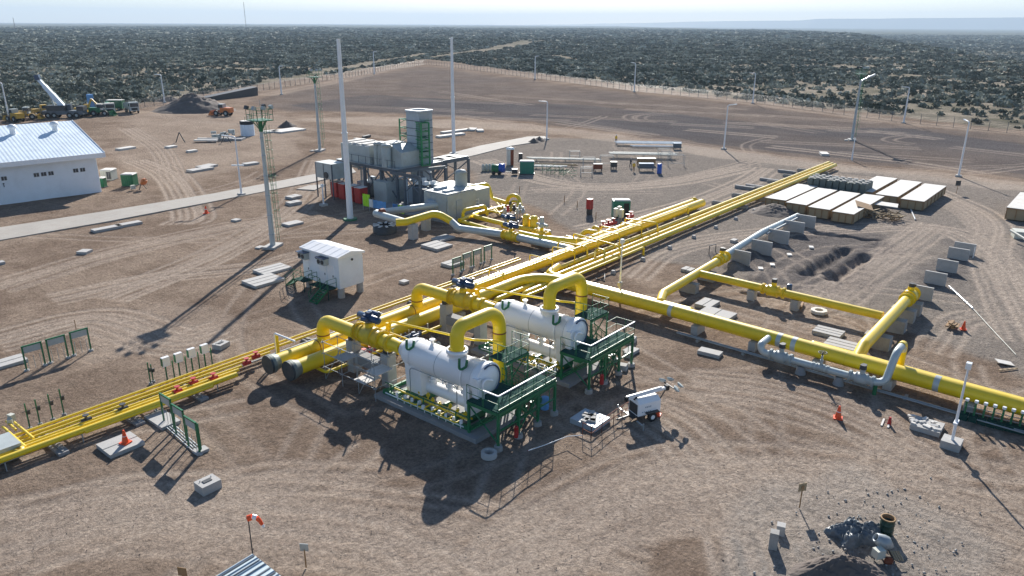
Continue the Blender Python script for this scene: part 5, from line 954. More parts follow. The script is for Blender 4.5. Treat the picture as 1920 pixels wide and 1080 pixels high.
# masts with a basket
p = at(512, 464); h = hgt(512, 464, 226); t = thing('floodlight_mast', 'tall white mast with green basket and caged ladder, nearest of the three', 'mast', p, group='floodlight masts'); MAST = t
mb = MB(); mb.cone(p, p+V3(0, 0, h*.5), .32, .25, 14); mb.cone(p+V3(0, 0, h*.5), p+V3(0, 0, h), .25, .16, 14); mb.put('mast_tube', 'mastgrey', t)
for z in (1.6, 3.9, 6.2, 8.5, 10.8, 12.8): mb = MB(); rz_ = .32-.16*z/h+.05; mb.cone(p+V3(0, 0, z), p+V3(0, 0, z+.1), rz_, rz_, 14); mb.put('joint_ring', 'steel', t)
mb = MB(); mb.cbox(p+V3(0, 0, .12), (2.3, 1.5, .4), .5); mb.cbox(p+V3(-1.2, .9, .05), (.9, .7, .3), .3); mb.put('base_block', 'conc', t)
s = V3(math.cos(A0), math.sin(A0), 0); mb = MB()
for q in (-.2, .2): mb.rod(p+s*.75+V3(q, q*.5, .8), p+s*.45+V3(q, q*.5, h+.4), .03, 4)
for k in range(int(h/.4)): z = 1+k*.4; q = p+s*(.75-.3*z/h); mb.rod(q+V3(-.2, -.1, z), q+V3(.2, .1, z), .02, 4)
mb.put('ladder', 'green', t)
mb = MB()
for k in range(12): z = 2.5+k*1.0; q = p+s*(.98-.3*z/h)+V3(0, 0, z); mb.tube([q+V3(math.cos(a)*.36, math.sin(a)*.36, 0) for a in np.linspace(0, 6.28, 9)], .02, 4, False)
for a in (0, 1.57, 3.14, 4.7): mb.rod(p+s*.9+V3(math.cos(a)*.36, math.sin(a)*.36, 2.5), p+s*.68+V3(math.cos(a)*.36, math.sin(a)*.36, h-.5), .018, 4)
mb.put('ladder_cage', 'green', t)
mb = MB(); mb.box(p.x-1.0, p.x+1.0, p.y-1.1, p.y+1.1, h, h+.1); mb.put('basket_floor', 'green', t)
mb = MB(); e_ = .98; rail(mb, [p+V3(-e_, -1.08, h+.1), p+V3(e_, -1.08, h+.1), p+V3(e_, 1.08, h+.1), p+V3(-e_, 1.08, h+.1), p+V3(-e_, -1.08, h+.1)], 1.15, .06, .7); mb.put('basket_rail', 'green', t)
mb = MB()
for a, b in ((-.9, 0), (.9, 0), (0, .95), (0, -.95)): mb.bar(p+V3(0, 0, h-1.2), p+V3(a, b, h), .08)
mb.cone(p+V3(0, 0, h-1.2), p+V3(0, 0, h), .24, .24, 10); mb.put('basket_bracket', 'green', t)
for a, b in ((-1.1, -.7), (-1.1, .7), (1.1, -.7), (1.1, .7), (-.2, -1.2)): mb = MB(); mb.cbox(p+V3(a, b, h+1.45), (.28, .5, .4), 0, 0, .4 if a < 0 else -.4); mb.put('floodlight', 'encl' if b < 0 else 'dark', t)
mb = MB(); mb.rod(p+V3(.2, 0, h), p+V3(.2, 0, h+2.2), .03, 4); mb.put('lightning_spike', 'galv', t)
q = at(600, 283); clone(t, q, label='white mast with green basket between the earth heap and the turbine stack'); q = at(1597, 263); t = clone(t, q, label='white mast with green basket standing in the dark graded field')
mb = MB(True); d_ = V3(math.cos(A0), math.sin(A0), 0); mb.tube([V3(0, 0, h-1.6), d_*1.8+V3(0, 0, h-.5)], .17, 8); mb.cbox(d_*2.3+V3(0, 0, h-.3), (1.6, .5, .25), A0, 0, -.45); mb.put('side_floodlight', 'lens', t)
for (x, y, yt, lb) in ((657, 412, 73, 'tall white lightning rod in front of the red cabinets'), (851, 288, 70, 'tall white lightning rod behind the exhaust stack')):
    p = at(x, y); h = hgt(x, y, yt); t = thing('lightning_rod', lb, 'mast', p); mb = MB(); mb.cone(p+V3(0, 0, .1), p+V3(0, 0, h*.5), .42 if x < 700 else .36, .34, 16); mb.cone(p+V3(0, 0, h*.5), p+V3(0, 0, h), .32, .24, 16); mb.put('rod_tube', 'pole', t)
    mb = MB(); mb.cone(p+V3(0, 0, 0), p+V3(0, 0, .22), .95, .9, 16); mb.put('base_flange', 'green' if x < 700 else 'conc', t); mb = MB(); mb.cone(p+V3(0, 0, h*.5-.06), p+V3(0, 0, h*.5+.06), .42, .42, 16); mb.put('mid_flange', 'pole', t)
# far radio masts
for (x, yt, d, lb) in ((461, -2, 2400, 'thin lattice radio mast on the left horizon'), (27, 27, 2600, 'small drilling mast on the horizon at the far left')):
    v = (_f*F+_r2*(x-960)+_u2*(540-47)); v.z = 0; v.normalize(); p = v*d; h = (45-yt)/1500*d*1.02; t = thing('radio_mast', lb, 'mast', (p.x, p.y, -1)); mb = MB()
    for a in range(3): o_ = V3(math.cos(a*2.1), math.sin(a*2.1), 0); mb.rod(p+o_*1.1, p+o_*.35+V3(0, 0, h+3), .22, 4)
    for k in range(14): z = k*h/14; a = 1.1-.75*k/14; mb.rod(p+V3(a, 0, z), p+V3(-a*.5, a*.8, z+h/14), .1, 4)
    mb.put('lattice', 'dark', t)
# ---------------------------------------------------------------- perimeter fences
def fence(name, label, pts, n):
    t = thing(name, label, 'fence', (pts[0].x, pts[0].y, 0)); L = sum((b-a).length for a, b in zip(pts, pts[1:])); pos = []
    for k in range(n):
        s = L*k/(n-1)
        for a, b in zip(pts, pts[1:]):
            l_ = (b-a).length
            if s <= l_+1e-6: pos.append(a.lerp(b, s/l_)); break
            s -= l_
    for p in pos: mb = MB(); z = gz(p.x, p.y); mb.bar((p.x, p.y, z-.1), (p.x, p.y, z+2.4), .10); mb.bar((p.x, p.y, z+2.4), (p.x+.2, p.y+.3, z+2.8), .06); mb.put('post', 'frame', t)
    mb = MB()
    for a, b in zip(pos, pos[1:]):
        for z in (.1, .5, .9, 1.3, 1.7, 2.1, 2.4, 2.65): mb.rod(a+V3(0, 0, gz(a.x, a.y)+z), b+V3(0, 0, gz(b.x, b.y)+z), .028, 3)
    mb.put('wire_mesh', 'dark', t)
fence('perimeter_fence', 'wire perimeter fence along the left side up to the far corner', [at(-60, 240), at(0, 231), at(250, 205), at(500, 169), at(640, 148), at(795, 121)], 80)
fence('perimeter_fence', 'wire perimeter fence from the far corner along the right side', [at(795, 121), at(1000, 147), at(1189, 171), at(1411, 192), at(1695, 230), at(1960, 256)], 90)
# ---------------------------------------------------------------- precast slabs and blocks
def slab(label, px, py, sx, sy, rz=0.0, h=.25, pieces=1, m='conc', group=None, split='x'):
    p = at(px, py); t = thing('concrete_slab', label, 'concrete slab', p, rz, group)
    for k in range(pieces):
        mb = MB(True)
        if split == 'x': a = -sx/2+k*sx/pieces; mb.box(a+.03, a+sx/pieces-.03, -sy/2, sy/2, -.05, h+.02*k)
        else: a = -sy/2+k*sy/pieces; mb.box(-sx/2, sx/2, a+.03, a+sy/pieces-.03, -.05, h+.02*k)
        mb.put('slab_panel', m, t)
    return t
SL = [('pair of pale slabs by the nearest mast, farther pair', 511, 508, 3.4, 2.2, 0, 3, 'y'), ('pair of pale slabs by the nearest mast, nearer pair', 494, 529, 3.4, 2.6, 0, 3, 'y'), ('pale slab pair in the shade line near the tall pillar, farther one', 831, 449, 2.5, 1.7, 0, 2, 'y'),
      ('pale three-piece slab near the tall pillar', 819, 463, 2.6, 2.8, 0, 3, 'y'), ('slab pair beside the green goal-post frames', 849, 496, 2.2, 1.6, 0, 2, 'y'), ('flat slab beside the road at the left, left one of two', 201, 430, 3.6, 1.2, .0, 1, 'x'), ('flat slab beside the road at the left, right one of two', 241, 422, 3.2, 1.2, .0, 1, 'x'),
      ('cluster slab on dark soil right of the building, upper', 388, 314, 3.4, 2.2, .3, 1, 'x'), ('cluster slab on dark soil right of the building, lower', 376, 320, 4.4, 2.0, .1, 2, 'x'), ('small round-cornered slab alone on the bare ground at the left', 159, 474, 1.3, 1.2, .6, 1, 'x'),
      ('slab with a red tag behind the cabin', 549, 421, 2.4, 1.6, .0, 1, 'x'), ('small slab with spikes beside the mast foot shadow', 443, 415, 1.0, 1.0, .2, 1, 'x'), ('slab in the sun between the cabin and the rods, top left', 551, 372, 2.0, 1.6, .1, 2, 'x'), ('lower slab of the stack of slabs by the oil cooler', 551, 383, 2.0, 1.4, -.1, 2, 'x'),
      ('pale slab on the plain right of the building, left of the tracks', 236, 280, 3.6, 1.8, .2, 1, 'x'), ('small pale slab on the plain between the two poles', 321, 277, 2.2, 1.4, .2, 1, 'x'), ('tiny slab farther right on the plain', 360, 285, 2, 1.2, 0, 1, 'x'), ('pale slab on the plain left of the lamp by the road', 470, 309, 2.8, 1.6, 0, 1, 'x'),
      ('grey slab pair near the cross pipe, farther pair', 1326, 572, 2.2, 1.6, 0, 2, 'y'), ('large grey slab pair near the cross pipe, nearer pair', 1342, 593, 2.6, 3.0, 0, 2, 'y'), ('ribbed slab behind the main pipeline, upper of two', 1553, 626, 1.6, 2.3, .0, 3, 'x'), ('ribbed slab behind the main pipeline, lower of two', 1577, 650, 1.8, 2.4, .0, 3, 'x'),
      ('small slab lying in front of the main pipeline shadow', 1331, 664, 1.0, 1.8, .1, 1, 'x'), ('twin pale plank slab at the left edge', 12, 684, 2.6, 1.6, 0, 2, 'y'), ('pale slab under the lone orange cone at the lower left', 227, 838, 2.1, 2.0, 0, 2, 'y'), ('small square slab with a hole near the header bend', 758, 531, .8, .8, 0, 1, 'x'),
      ('small flat slab left of the rack valve', 1183, 661, 1.2, .9, 0, 1, 'x'), ('pale strip slab on the plain behind the turbine, left', 540, 246, 7.5, 4.5, .05, 1, 'x'), ('small pale slab next to the strip slab on the plain', 507, 248, 4, 2.5, .05, 1, 'x'), ('thin long slab on the plain right of the stack, upper', 855, 247, 9, 1.4, -.1, 1, 'x'),
      ('thin long slab on the plain right of the stack, lower', 845, 255, 8, 1.6, -.1, 1, 'x'), ('scattered white slab heap near the far road, left piece', 885, 244, 3, 2, .5, 2, 'x'), ('scattered white slab heap near the far road, right piece', 900, 246, 2.5, 1.6, .9, 2, 'x'), ('grey slab beside the dark earth at the field edge', 1545, 290, 3.0, 1.5, .5, 1, 'x'),
      ('tiny slab near the valve at the left of the plain', 1, 495, .8, .8, 0, 1, 'x'), ('small slab in the pale ground right of the rack', 1376, 453, 1.0, .6, 0, 1, 'x'), ('square slab beside the yellow valve of the grey pipe', 1290, 508, 1.2, 1.2, 0, 2, 'y')]
for a in SL:
    if a[1] < 0: continue
    slab(a[0], a[1], a[2], a[3], a[4], a[5], .28 if a[2] > 400 else .4, a[6], 'ply' if a[2] < 300 else 'conc', None, a[7])
def pitbox(label, px, py, s=1.0, h=.55, rz=0):
    p = at(px, py); t = thing('cable_pit', label, 'concrete box', p, rz); mb = MB(True); mb.box(-s*.6, s*.6, -s/2, s/2, -.05, h); mb.put('box_body', 'conc', t); mb = MB(True); mb.box(-s*.28, s*.24, -s*.15, s*.15, h, h+.04); mb.put('lid', 'dark', t); mb = MB(True)
    for a in (-.35, .35): mb.rod((a*s, .2*s, h), (a*s, .2*s, h+.1), .03, 5)
    mb.put('lifting_eye', 'galv', t)
pitbox('grey concrete pit box alone on the ground below the green frames', 391, 917, .95); pitbox('grey concrete pit box near the instrument boxes', 415, 651, .9, .4, .3)
for (x, y, lb) in ((1524, 590, 'octagonal pale manhole ring in front of the cross pipe'), ):
    p = at(1535, 586); t = thing('manhole_ring', lb, 'manhole', p); mb = MB(); mb.lathe([(.75, 0), (.75, .28), (.4, .28), (.4, 0)], p, n=8, smooth=False); mb.put('ring', 'ply', t)
p = at(1503, 575); t = thing('timber_curb', 'low dark timber frame left of the manhole ring', 'frame', p); mb = MB(); mb.cbox(p+V3(0, 0, .15), (1.6, .2, .3), .2); mb.cbox(p+V3(.2, .7, .15), (1.6, .2, .3), .2); mb.cbox(p+V3(-.6, .3, .15), (.2, .9, .3), .2); mb.put('boards', 'woodb', t)
# ---------------------------------------------------------------- cones and posts
def cone(label, px, py, s=1.0, stake=False):
    p = at(px, py); t = thing('traffic_cone', label, 'traffic cone', p); mb = MB(); mb.cone(p+V3(0, 0, .04), p+V3(0, 0, .8*s), .2*s, .05*s, 12); mb.put('cone_body', 'orange', t); mb = MB(); mb.cbox(p+V3(0, 0, .03), (.5*s, .5*s, .07), .3); mb.put('cone_base', 'orange' if not stake else 'conc', t)
    mb = MB(); mb.cone(p+V3(0, 0, .42*s), p+V3(0, 0, .55*s), .125*s, .098*s, 12); mb.put('white_band', 'lens', t); return t
p_ = at(237, 838); c = cone('orange cone standing on the pale slab at the lower left', 237, 838, 1.1); c.location.z = .3
cone('orange cone beside the concrete road near the lamp', 387, 400, 1.3); cone('bright orange cone alone in front of the bypass pipe', 1571, 784, 1.15); cone('orange cone at the right rear of the light tower trailer', 1232, 778, 1.0); cone('orange cone beside the dark drum right of the branch pipe', 1806, 618, 1.0)
t = thing('fire_extinguisher', 'red extinguisher stand near the stair of the farther platform', 'extinguisher', at(1128, 722)); p = at(1128, 722); mb = MB(); mb.cone(p+V3(0, 0, .1), p+V3(0, 0, .75), .16, .14, 10); mb.ball(p+V3(0, 0, .78), .14, 8); mb.put('cylinder', 'red', t)
t = thing('fire_extinguisher', 'red extinguisher below the stair of the nearer platform', 'extinguisher', at(968, 822)); p = at(968, 822); mb = MB(); mb.cone(p+V3(0, 0, .1), p+V3(0, 0, .75), .16, .14, 10); mb.ball(p+V3(0, 0, .78), .14, 8); mb.put('cylinder', 'red', t)
t = thing('marker', 'red marker post with rope beside the gravel box at the right', 'marker', at(1667, 796)); p = at(1667, 796); mb = MB(); mb.cone(p, p+V3(0, 0, .55), .13, .08, 8); mb.put('post', 'red', t); mb = MB(); mb.cbox(p+V3(0, 0, .03), (1.1, .12, .06), .1); mb.cbox(p+V3(0, .4, .03), (1.1, .12, .06), .1); mb.put('feet', 'ply', t)
def signpost(label, px, py, ptop, sz, m, face=0.0, lean=0):
    p = at(px, py); h = hgt(px, py, ptop); t = thing('sign_post', label, 'sign', p); mb = MB(); q = p+V3(lean, 0, h); mb.rod(p, q, .035, 6); mb.put('post', 'woodb', t); mb = MB(); mb.cbox(q+V3(0, 0, sz/2-.1), (sz, .03, sz), A0+face); s_ = mb.put('board', m, t)
    return t, q
t, q = signpost('tilted brown board on a stake in the gravel at the lower right', 1499, 952, 918, .5, 'wood', .3)
mb = MB(); fv = V3(-math.sin(A0+.3), math.cos(A0+.3), 0); mb.cbox(q+V3(0, 0, .13)-fv*.025, (.2, .01, .25), A0+.3); mb.put('faded_print', 'woodb', t)
t, q = signpost('grey square board on a stake at the bottom edge', 574, 1064, 1030, .42, 'galv', -.1); signpost('brown board at the bottom edge left of the corrugated shed', 348, 1110, 1076, .45, 'woodb', -.2)
signpost('dark small board on a stake behind the crates', 1793, 363, 347, .8, 'dark')
# windsock
p = at(474, 1040); h = hgt(474, 1040, 972); t = thing('windsock', 'orange and white windsock drooping on a thin pole above the shed corner', 'windsock', p); mb = MB(); mb.rod(p, p+V3(0, 0, h), .03, 6); mb.put('pole', 'dark', t)
q = p+V3(0, 0, h); s = V3(math.cos(A0), math.sin(A0), 0); pts = [q, q+s*.22+V3(0, 0, .1), q+s*.42+V3(0, 0, .05), q+s*.55+V3(0, 0, -.12), q+s*.65+V3(0, 0, -.35), q+s*.72+V3(0, 0, -.5)]
for k, m_ in enumerate(('orange', 'lens', 'orange', 'orange', 'lens')): mb = MB(); mb.tube([pts[k], pts[k+1]], [.16-.02*k, .145-.02*k], 10); mb.put('fabric_section', m_, t)
# corrugated shed roof at the bottom edge
p = at(396, 1082, 2.2); a_, b_ = at(472, 1042, 2.2), at(526, 1084, 2.2); t = thing('shed', 'low shed with pale corrugated roof cut by the bottom edge', 'shed', (a_.x, a_.y, 0))
ux = V3(-1, 0, 0); uy = V3(0, -1, 0)
M['roofy'] = stripes('pale_corrugated_shed_sheets', (0.50, 0.60, 0.64), 0.4, 1, 3.0, 1.0)
rot = math.atan2(b_.y-a_.y, b_.x-a_.x); t.rotation_euler = (0, 0, rot+math.pi/2)
Wd = (b_-a_).length; mb = MB(True); mb.add([(.1, .1, 2.2), (.1, -Wd-1.8, 2.2), (-4.2, -Wd-1.8, 2.0), (-4.2, .1, 2.0), (.1, .1, 2.12), (.1, -Wd-1.8, 2.12), (-4.2, -Wd-1.8, 1.92), (-4.2, .1, 1.92)], [(3, 2, 1, 0), (4, 5, 6, 7), (0, 1, 5, 4), (1, 2, 6, 5), (2, 3, 7, 6), (3, 0, 4, 7)]); mb.put('roof', 'roofy', t)
mb = MB(True)
for k in range(9): yy = -.1-k*.42; mb.bar((.08, yy, 2.225), (-4.15, yy, 2.025), .05, .03)
mb.put('ridge_lines', 'frame', t)
mb = MB(True); mb.box(-4.1, 0, -Wd-1.7, 0, -.05, 1.9); mb.put('wall', 'encl', t)
# ---------------------------------------------------------------- green instrument frames
def goal(label, px, py, w_=1.6, h_=1.75, plate=True, group=None, axis_='x', legs=True, mat_='green'):
    p = at(px, py); t = thing('cable_goalpost', label, 'frame', p, 0 if axis_ == 'x' else math.pi/2, group); mb = MB(True)
    for x in (-w_/2, w_/2): mb.bar((x, 0, 0), (x, 0, h_), .1)
    mb.bar((-w_/2-.05, 0, h_), (w_/2+.05, 0, h_), .1); mb.put('frame', mat_, t)
    for x in (-w_/2, w_/2): mb = MB(True); mb.cone((x, 0, -.05), (x, 0, .12), .2, .16, 8); mb.put('footing', 'conc', t)
    if plate: mb = MB(True); mb.box(-w_/2+.06, w_/2-.06, -.03, .03, h_-.55, h_-.08); mb.put('plate', 'encl', t)
    mb = MB(True)
    for k in range(3): mb.rod((-w_/3+k*w_/3, .05, 0), (-w_/3+k*w_/3, .05, h_*.55), .02, 4)
    mb.put('conduits', 'galv', t); return t
for k, (x, y) in enumerate(((68, 690), (112, 676), (155, 662))): goal('green goal-post with grey plate, %s of three at the left' % ('left', 'middle', 'right')[k], x, y, 1.3, 1.95, group='green frames at the left edge')
for k, (x, y) in enumerate(((859, 513), (878, 504), (897, 497), (917, 489))): goal('green goal-post frame of the four beyond the header, number %s from the left' % ('one', 'two', 'three', 'four')[k], x-2, y, 1.25, 1.75, group='green frames beyond the header')
for k, (x, y) in enumerate(((318, 800), (341, 822), (365, 846))): goal('green double goal-post of the lower-left row, %s of three' % ('farthest', 'middle', 'nearest')[k], x, y, 1.3, 2.2, group='green double frames at the lower left', axis_='y')
mb = MB(); p = at(377, 848); t = thing('cable_stand', 'single green post with pale footing at the near end of the row', 'post', p); mb.bar(p, p+V3(0, 0, 2.0), .12); mb.put('post', 'green', t); mb = MB(); mb.box(p.x-.4, p.x+.4, p.y-.3, p.y+.3, -.05, .22); mb.put('footing', 'conc', t)
t = thing('cable_tray', 'pale cable tray slab with crossed conduits beneath the green double frames', 'cable tray', at(300, 790)); mb = MB(); a, b = at(285, 780), at(372, 858)
for q in (0, .18, .36, .54): mb.tube([a+V3(q, q, .15), b+V3(q, q, .12)], .04, 5)
mb.put('conduits', 'galv', t); mb = MB(); p = at(305, 790); mb.cbox(p+V3(0, 0, .12), (1.3, 2.4, .24)); mb.put('slab', 'conc', t)
for k, (x, y) in enumerate(((314, 713), (338, 705), (362, 696), (386, 688))):
    p = at(x, y); t = thing('instrument_cabinet', 'white instrument box on two posts, %s from the left of four' % ('first', 'second', 'third', 'fourth')[k], 'instrument', p, group='white instrument boxes behind the left rack'); mb = MB(); mb.bar(p, p+V3(0, 0, 1.7), .08); mb.bar(p+V3(.55, 0, 0), p+V3(.55, 0, 1.4), .07); mb.put('posts', 'green', t)
    mb = MB(); mb.box(p.x-.2, p.x+.34, p.y-.14, p.y+.16, 1.15, 1.85); bx = mb.put('box', 'white', t); mb = MB(); mb.box(p.x-.23, p.x-.201, p.y-.12, p.y+.14, 1.2, 1.78); mb.put('box_window', 'green', bx)
for k, (x, y, h_) in enumerate(((57, 806, 1.9), (76, 798, 1.9), (100, 789, 1.95), (121, 780, 2.0), (283, 722, 1.8), (288, 718, 1.5))):
    p = at(x, y); t = thing('signal_post', 'thin dark green post behind the left rack, number %s from the left' % ('one', 'two', 'three', 'four', 'five', 'six')[k], 'post', p, group='thin green posts behind the left rack'); mb = MB(); mb.bar(p, p+V3(0, 0, h_), .07); mb.put('post', 'green', t); mb = MB(); mb.cone(p, p+V3(0, 0, .2), .17, .13, 8); mb.put('foot', 'pad', t)
    mb = MB(); mb.cbox(p+V3(.1, 0, h_*.65), (.2, .12, .25)); mb.bar(p+V3(-.25, 0, h_*.72), p+V3(.25, 0, h_*.72), .03); mb.put('transmitter', 'dark', t)
for k in range(9):
    x = 1806+k*17.2; y = 785+k*4.1; p = at(x, y); t = thing('pipe_stand', 'green jack stand beside the main pipeline at the right edge, number %s from the left' % ('one', 'two', 'three', 'four', 'five', 'six', 'seven', 'eight', 'nine')[k], 'stand', p, group='green stands beside the main pipeline')
    mb = MB(); mb.bar(p, p+V3(0, 0, 1.35), .12); mb.bar(p+V3(0, 0, .5), p+V3(.7, .1, .5), .07); mb.bar(p+V3(-.2, 0, 1.0), p+V3(.3, 0, 1.0), .07); mb.put('stand_post', 'green', t); mb = MB(); mb.box(p.x-.3, p.x+.3, p.y-.25, p.y+.25, -.05, .42); mb.put('foot', 'deck', t); mb = MB(); mb.cone(p+V3(0, 0, 1.35), p+V3(0, 0, 1.52), .12, .12, 8); mb.put('cap', 'lens', t)
t = thing('instrument_tubing', 'horizontal thin tubes joining the green stands at the right edge', 'tubing', at(1806, 790)); mb = MB()
for z in (.62, .95): mb.tube([at(1806, 785)+V3(0, 0, z), at(1806+8*17.2, 785+8*4.1)+V3(0, 0, z)], .03, 5)
mb.put('tubes', 'galv', t)
# left edge skid
p = at(8, 815); t = thing('valve_skid', 'cluster of white and yellow fittings at the left edge of the rack', 'skid', p); mb = MB()
for k in range(6): mb = MB(); mb.cbox(p+V3(random.uniform(-1.5, 1), random.uniform(-.5, 2.5), random.uniform(.8, 1.7)), (.4, .3, .4), k); mb.put('fitting', 'cream', t)
mb = MB()
for (x0_, y0_, x1_, y1_) in ((27, 792, 63, 822), (5, 800, 48, 838), (12, 790, 30, 806)): mb.tube([at(x0_, y0_, .9), at(x1_, y1_, .8)], .08, 7)
mb.put('yellow_tubes', 'yellow', t); mb = MB(); q = at(-8, 868); mb.box(q.x, q.x+1.3, q.y-.8, q.y+1.2, .2, 1.1); mb.put('grey_box', 'encl', t)
mb = MB(); mb.lathe([(.3, 0), (.3, .16), (.12, .16)], at(36, 845, .75), n=12); mb.put('flange', 'yellowdark', t)
# ---------------------------------------------------------------- timber crates and blocks on the right
def crate(label, x0, x1, y0, y1, z1, m='wood'):
    t = thing('timber_crate', label, 'crate', (x0, (y0+y1)/2, 0), group='long covered timber crates'); mb = MB(); mb.box(x0+.05, x1-.05, y0+.05, y1-.05, .15, z1); mb.put('crate_side', m, t)
    mb = MB(); mb.box(x0, x1, y0, y1, z1, z1+.06); mb.put('cover', 'ply', t); mb = MB()
    for y in np.linspace(y0+.1, y1-.1, 4): mb.box(x0-.04, x0+.04, y-.06, y+.06, .15, z1-.02)
    mb.box(x0-.05, x0+.03, y0, y1, z1-.14, z1-.01); mb.put('end_battens', 'woodb', t); mb = MB()
    for x in np.linspace(x0+.3, x1-.3, 7): mb.box(x-.06, x+.06, y0-.03, y0+.04, .15, z1-.02)
    mb.box(x0, x1, y0-.04, y0+.03, z1-.14, z1-.01); mb.put('side_battens', 'woodb', t); mb = MB()
    for x in (x0+1, (x0+x1)/2, x1-1): mb.box(x-.1, x+.1, y0+.1, y1-.1, -.05, .15)
    mb.put('skids', 'woodb', t)
for k, (a, b, c, d) in enumerate(((106.6, 119.8, 37.2, 40.2), (105.6, 119.0, 33.9, 36.8), (104.8, 118.6, 30.5, 33.4), (104.2, 118.8, 27.2, 30.0), (120.8, 135, 29.4, 32.6), (119.8, 134.2, 25.6, 28.7), (118.8, 133.4, 21.9, 25.0))):
    crate(('leftmost crate of the near row, beside the rack pipes', 'second crate of the near row from the rack', 'third crate of the near row, with a blue barrel at its end', 'right crate of the near row with torn cover and timber heap', 'left crate of the far row', 'middle crate of the far row', 'right crate of the far row, long side in view')[k], a, b, c, d, 1.42)
crate('crate cut by the right edge, alone by the track', 121.0, 134, 8.6, 12.2, 1.7)
M['oliveblk'] = mat('green_grey_block_paint', (0.10, 0.125, 0.12), .75, 0, .15, 1, dirt=.3)
for k in range(9):
    for j in (0,):
        p = V3(120.3, 38.6-k*.98, 0); t = thing('storage_block', 'green-grey upright block in the row behind the crates, number %s from the rack' % ('one', 'two', 'three', 'four', 'five', 'six', 'seven', 'eight', 'nine')[k], 'block', p, group='row of green-grey blocks behind the crates'); mb = MB(); mb.box(p.x, p.x+3.8, p.y-.42, p.y+.42, 0, 2.45+.05*(k % 3)); mb.put('block_body', 'oliveblk', t)
        for q in (.5, 1.9, 3.2): mb = MB(); mb.box(p.x+q-.25, p.x+q+.25, p.y-.3, p.y+.3, 2.58, 2.7); mb.put('top_cap', 'conc', t)
o = at(1657, 388); 
t = thing('timber_heap', 'untidy heap of brown timber offcuts beside the torn crate', 'timber', at(1640, 412)); mb = MB(); c = at(1638, 408); g = random.Random(5)
for k in range(46): p = c+V3(g.uniform(-1.2, 1.2)+0, g.uniform(-3.2, 3.2), g.uniform(.1, .9)); p.x += -.2*(p.y-c.y); mb.cbox(p, (g.uniform(.8, 2.2), .16, .06), g.uniform(0, 3.1), g.uniform(-.6, .6), g.uniform(-.5, .5))
mb.put('offcuts', 'wood', t); mb = MB()
for k in range(14): p = c+V3(g.uniform(-1.2, 1), g.uniform(-3.4, 2.8), g.uniform(.05, .6)); mb.cbox(p, (g.uniform(.8, 1.8), .14, .1), g.uniform(0, 3.1), g.uniform(-.6, .6), 0)
mb.put('dark_boards', 'woodb', t)
t = thing('torn_panel', 'bent cover panel lying against the torn crate', 'panel', at(1600, 392)); mb = MB(); mb.cbox(at(1602, 380, 1.55)+V3(-1, -1.6, 0), (2.6, 2.2, .08), .4, .25, -.1); mb.put('panel', 'woodb', t); mb = MB(); mb.cbox(at(1662, 383, 1.1), (2.6, 3.0, .07), .2, .05); mb.put('loose_cover', 'ply', t)
t = thing('barrel', 'blue-grey barrel at the end of the third crate', 'barrel', at(1551, 401)); p = at(1551, 401); mb = MB(); mb.lathe([(.4, 0), (.4, .45), (.43, .47), (.4, .5), (.4, 1.25), (.43, 1.27), (.36, 1.3), (0, 1.28)], p, n=14); mb.put('drum', 'steel', t)
# soil heaps
def heap(label, px, py, rx, ry, h, m, rz=0, seed=1, name='soil_heap', n=44, group=None):
    p = at(px, py); g = np.random.default_rng(seed); vs = []; fs = []; mb = MB(True)
    us = np.linspace(-1.12, 1.12, n); X_, Y_ = np.meshgrid(us, us, indexing='ij'); r_ = np.hypot(X_, Y_); ns_ = fbm(X_*3+seed*9, Y_*3, 1.4, seed, 5)
    Z_ = h*np.clip(1-r_*(.82+.36*ns_), -.05, 1)**1.05 if False else h*np.maximum(1-r_*(.82+.36*ns_), -.06)+((ns_-.5)*.2+(fbm(X_*30+seed, Y_*30, 2.4, seed+3, 4)-.5)*.4)*h*np.clip(1.15-r_, 0, 1)
    mb.add(list(zip((X_*rx).ravel(), (Y_*ry).ravel(), Z_.ravel())), [(i*n+j, (i+1)*n+j, (i+1)*n+j+1, i*n+j+1) for i in range(n-1) for j in range(n-1)], True)
    o = mb.put(name, m, None, p); o.rotation_euler = (0, 0, rz); return tag(o, label, 'heap', group)
heap('large dark grey earth heap at the far left by the scrub', 366, 207, 12, 9.5, 5.2, 'soil', A0, 3); heap('small dark heap beside the left crate and the rack', 1452, 398, 3.6, 3.0, 1.3, 'soil', A0, 4)
heap('low reddish heap beyond the big earth heap', 318, 190, 6, 3, 1.6, 'soil', A0, 8)
# far green shade netting
t = thing('shade_screen', 'long low dark shed behind the earth heap at the scrub edge', 'shed', at(430, 184)); a, b = at(388, 190), at(484, 179); mb = MB(); d_ = (b-a).normalized(); nrm = V3(-d_.y, d_.x, 0)*2.5
mb.add([a, b, b+nrm, a+nrm, a+V3(0, 0, 1.2), b+V3(0, 0, 3.0), b+nrm+V3(0, 0, 3.2), a+nrm+V3(0, 0, 1.4)], [(3, 2, 1, 0), (4, 5, 6, 7), (0, 1, 5, 4), (1, 2, 6, 5), (2, 3, 7, 6), (3, 0, 4, 7)]); mb.put('screen', 'dark', t)
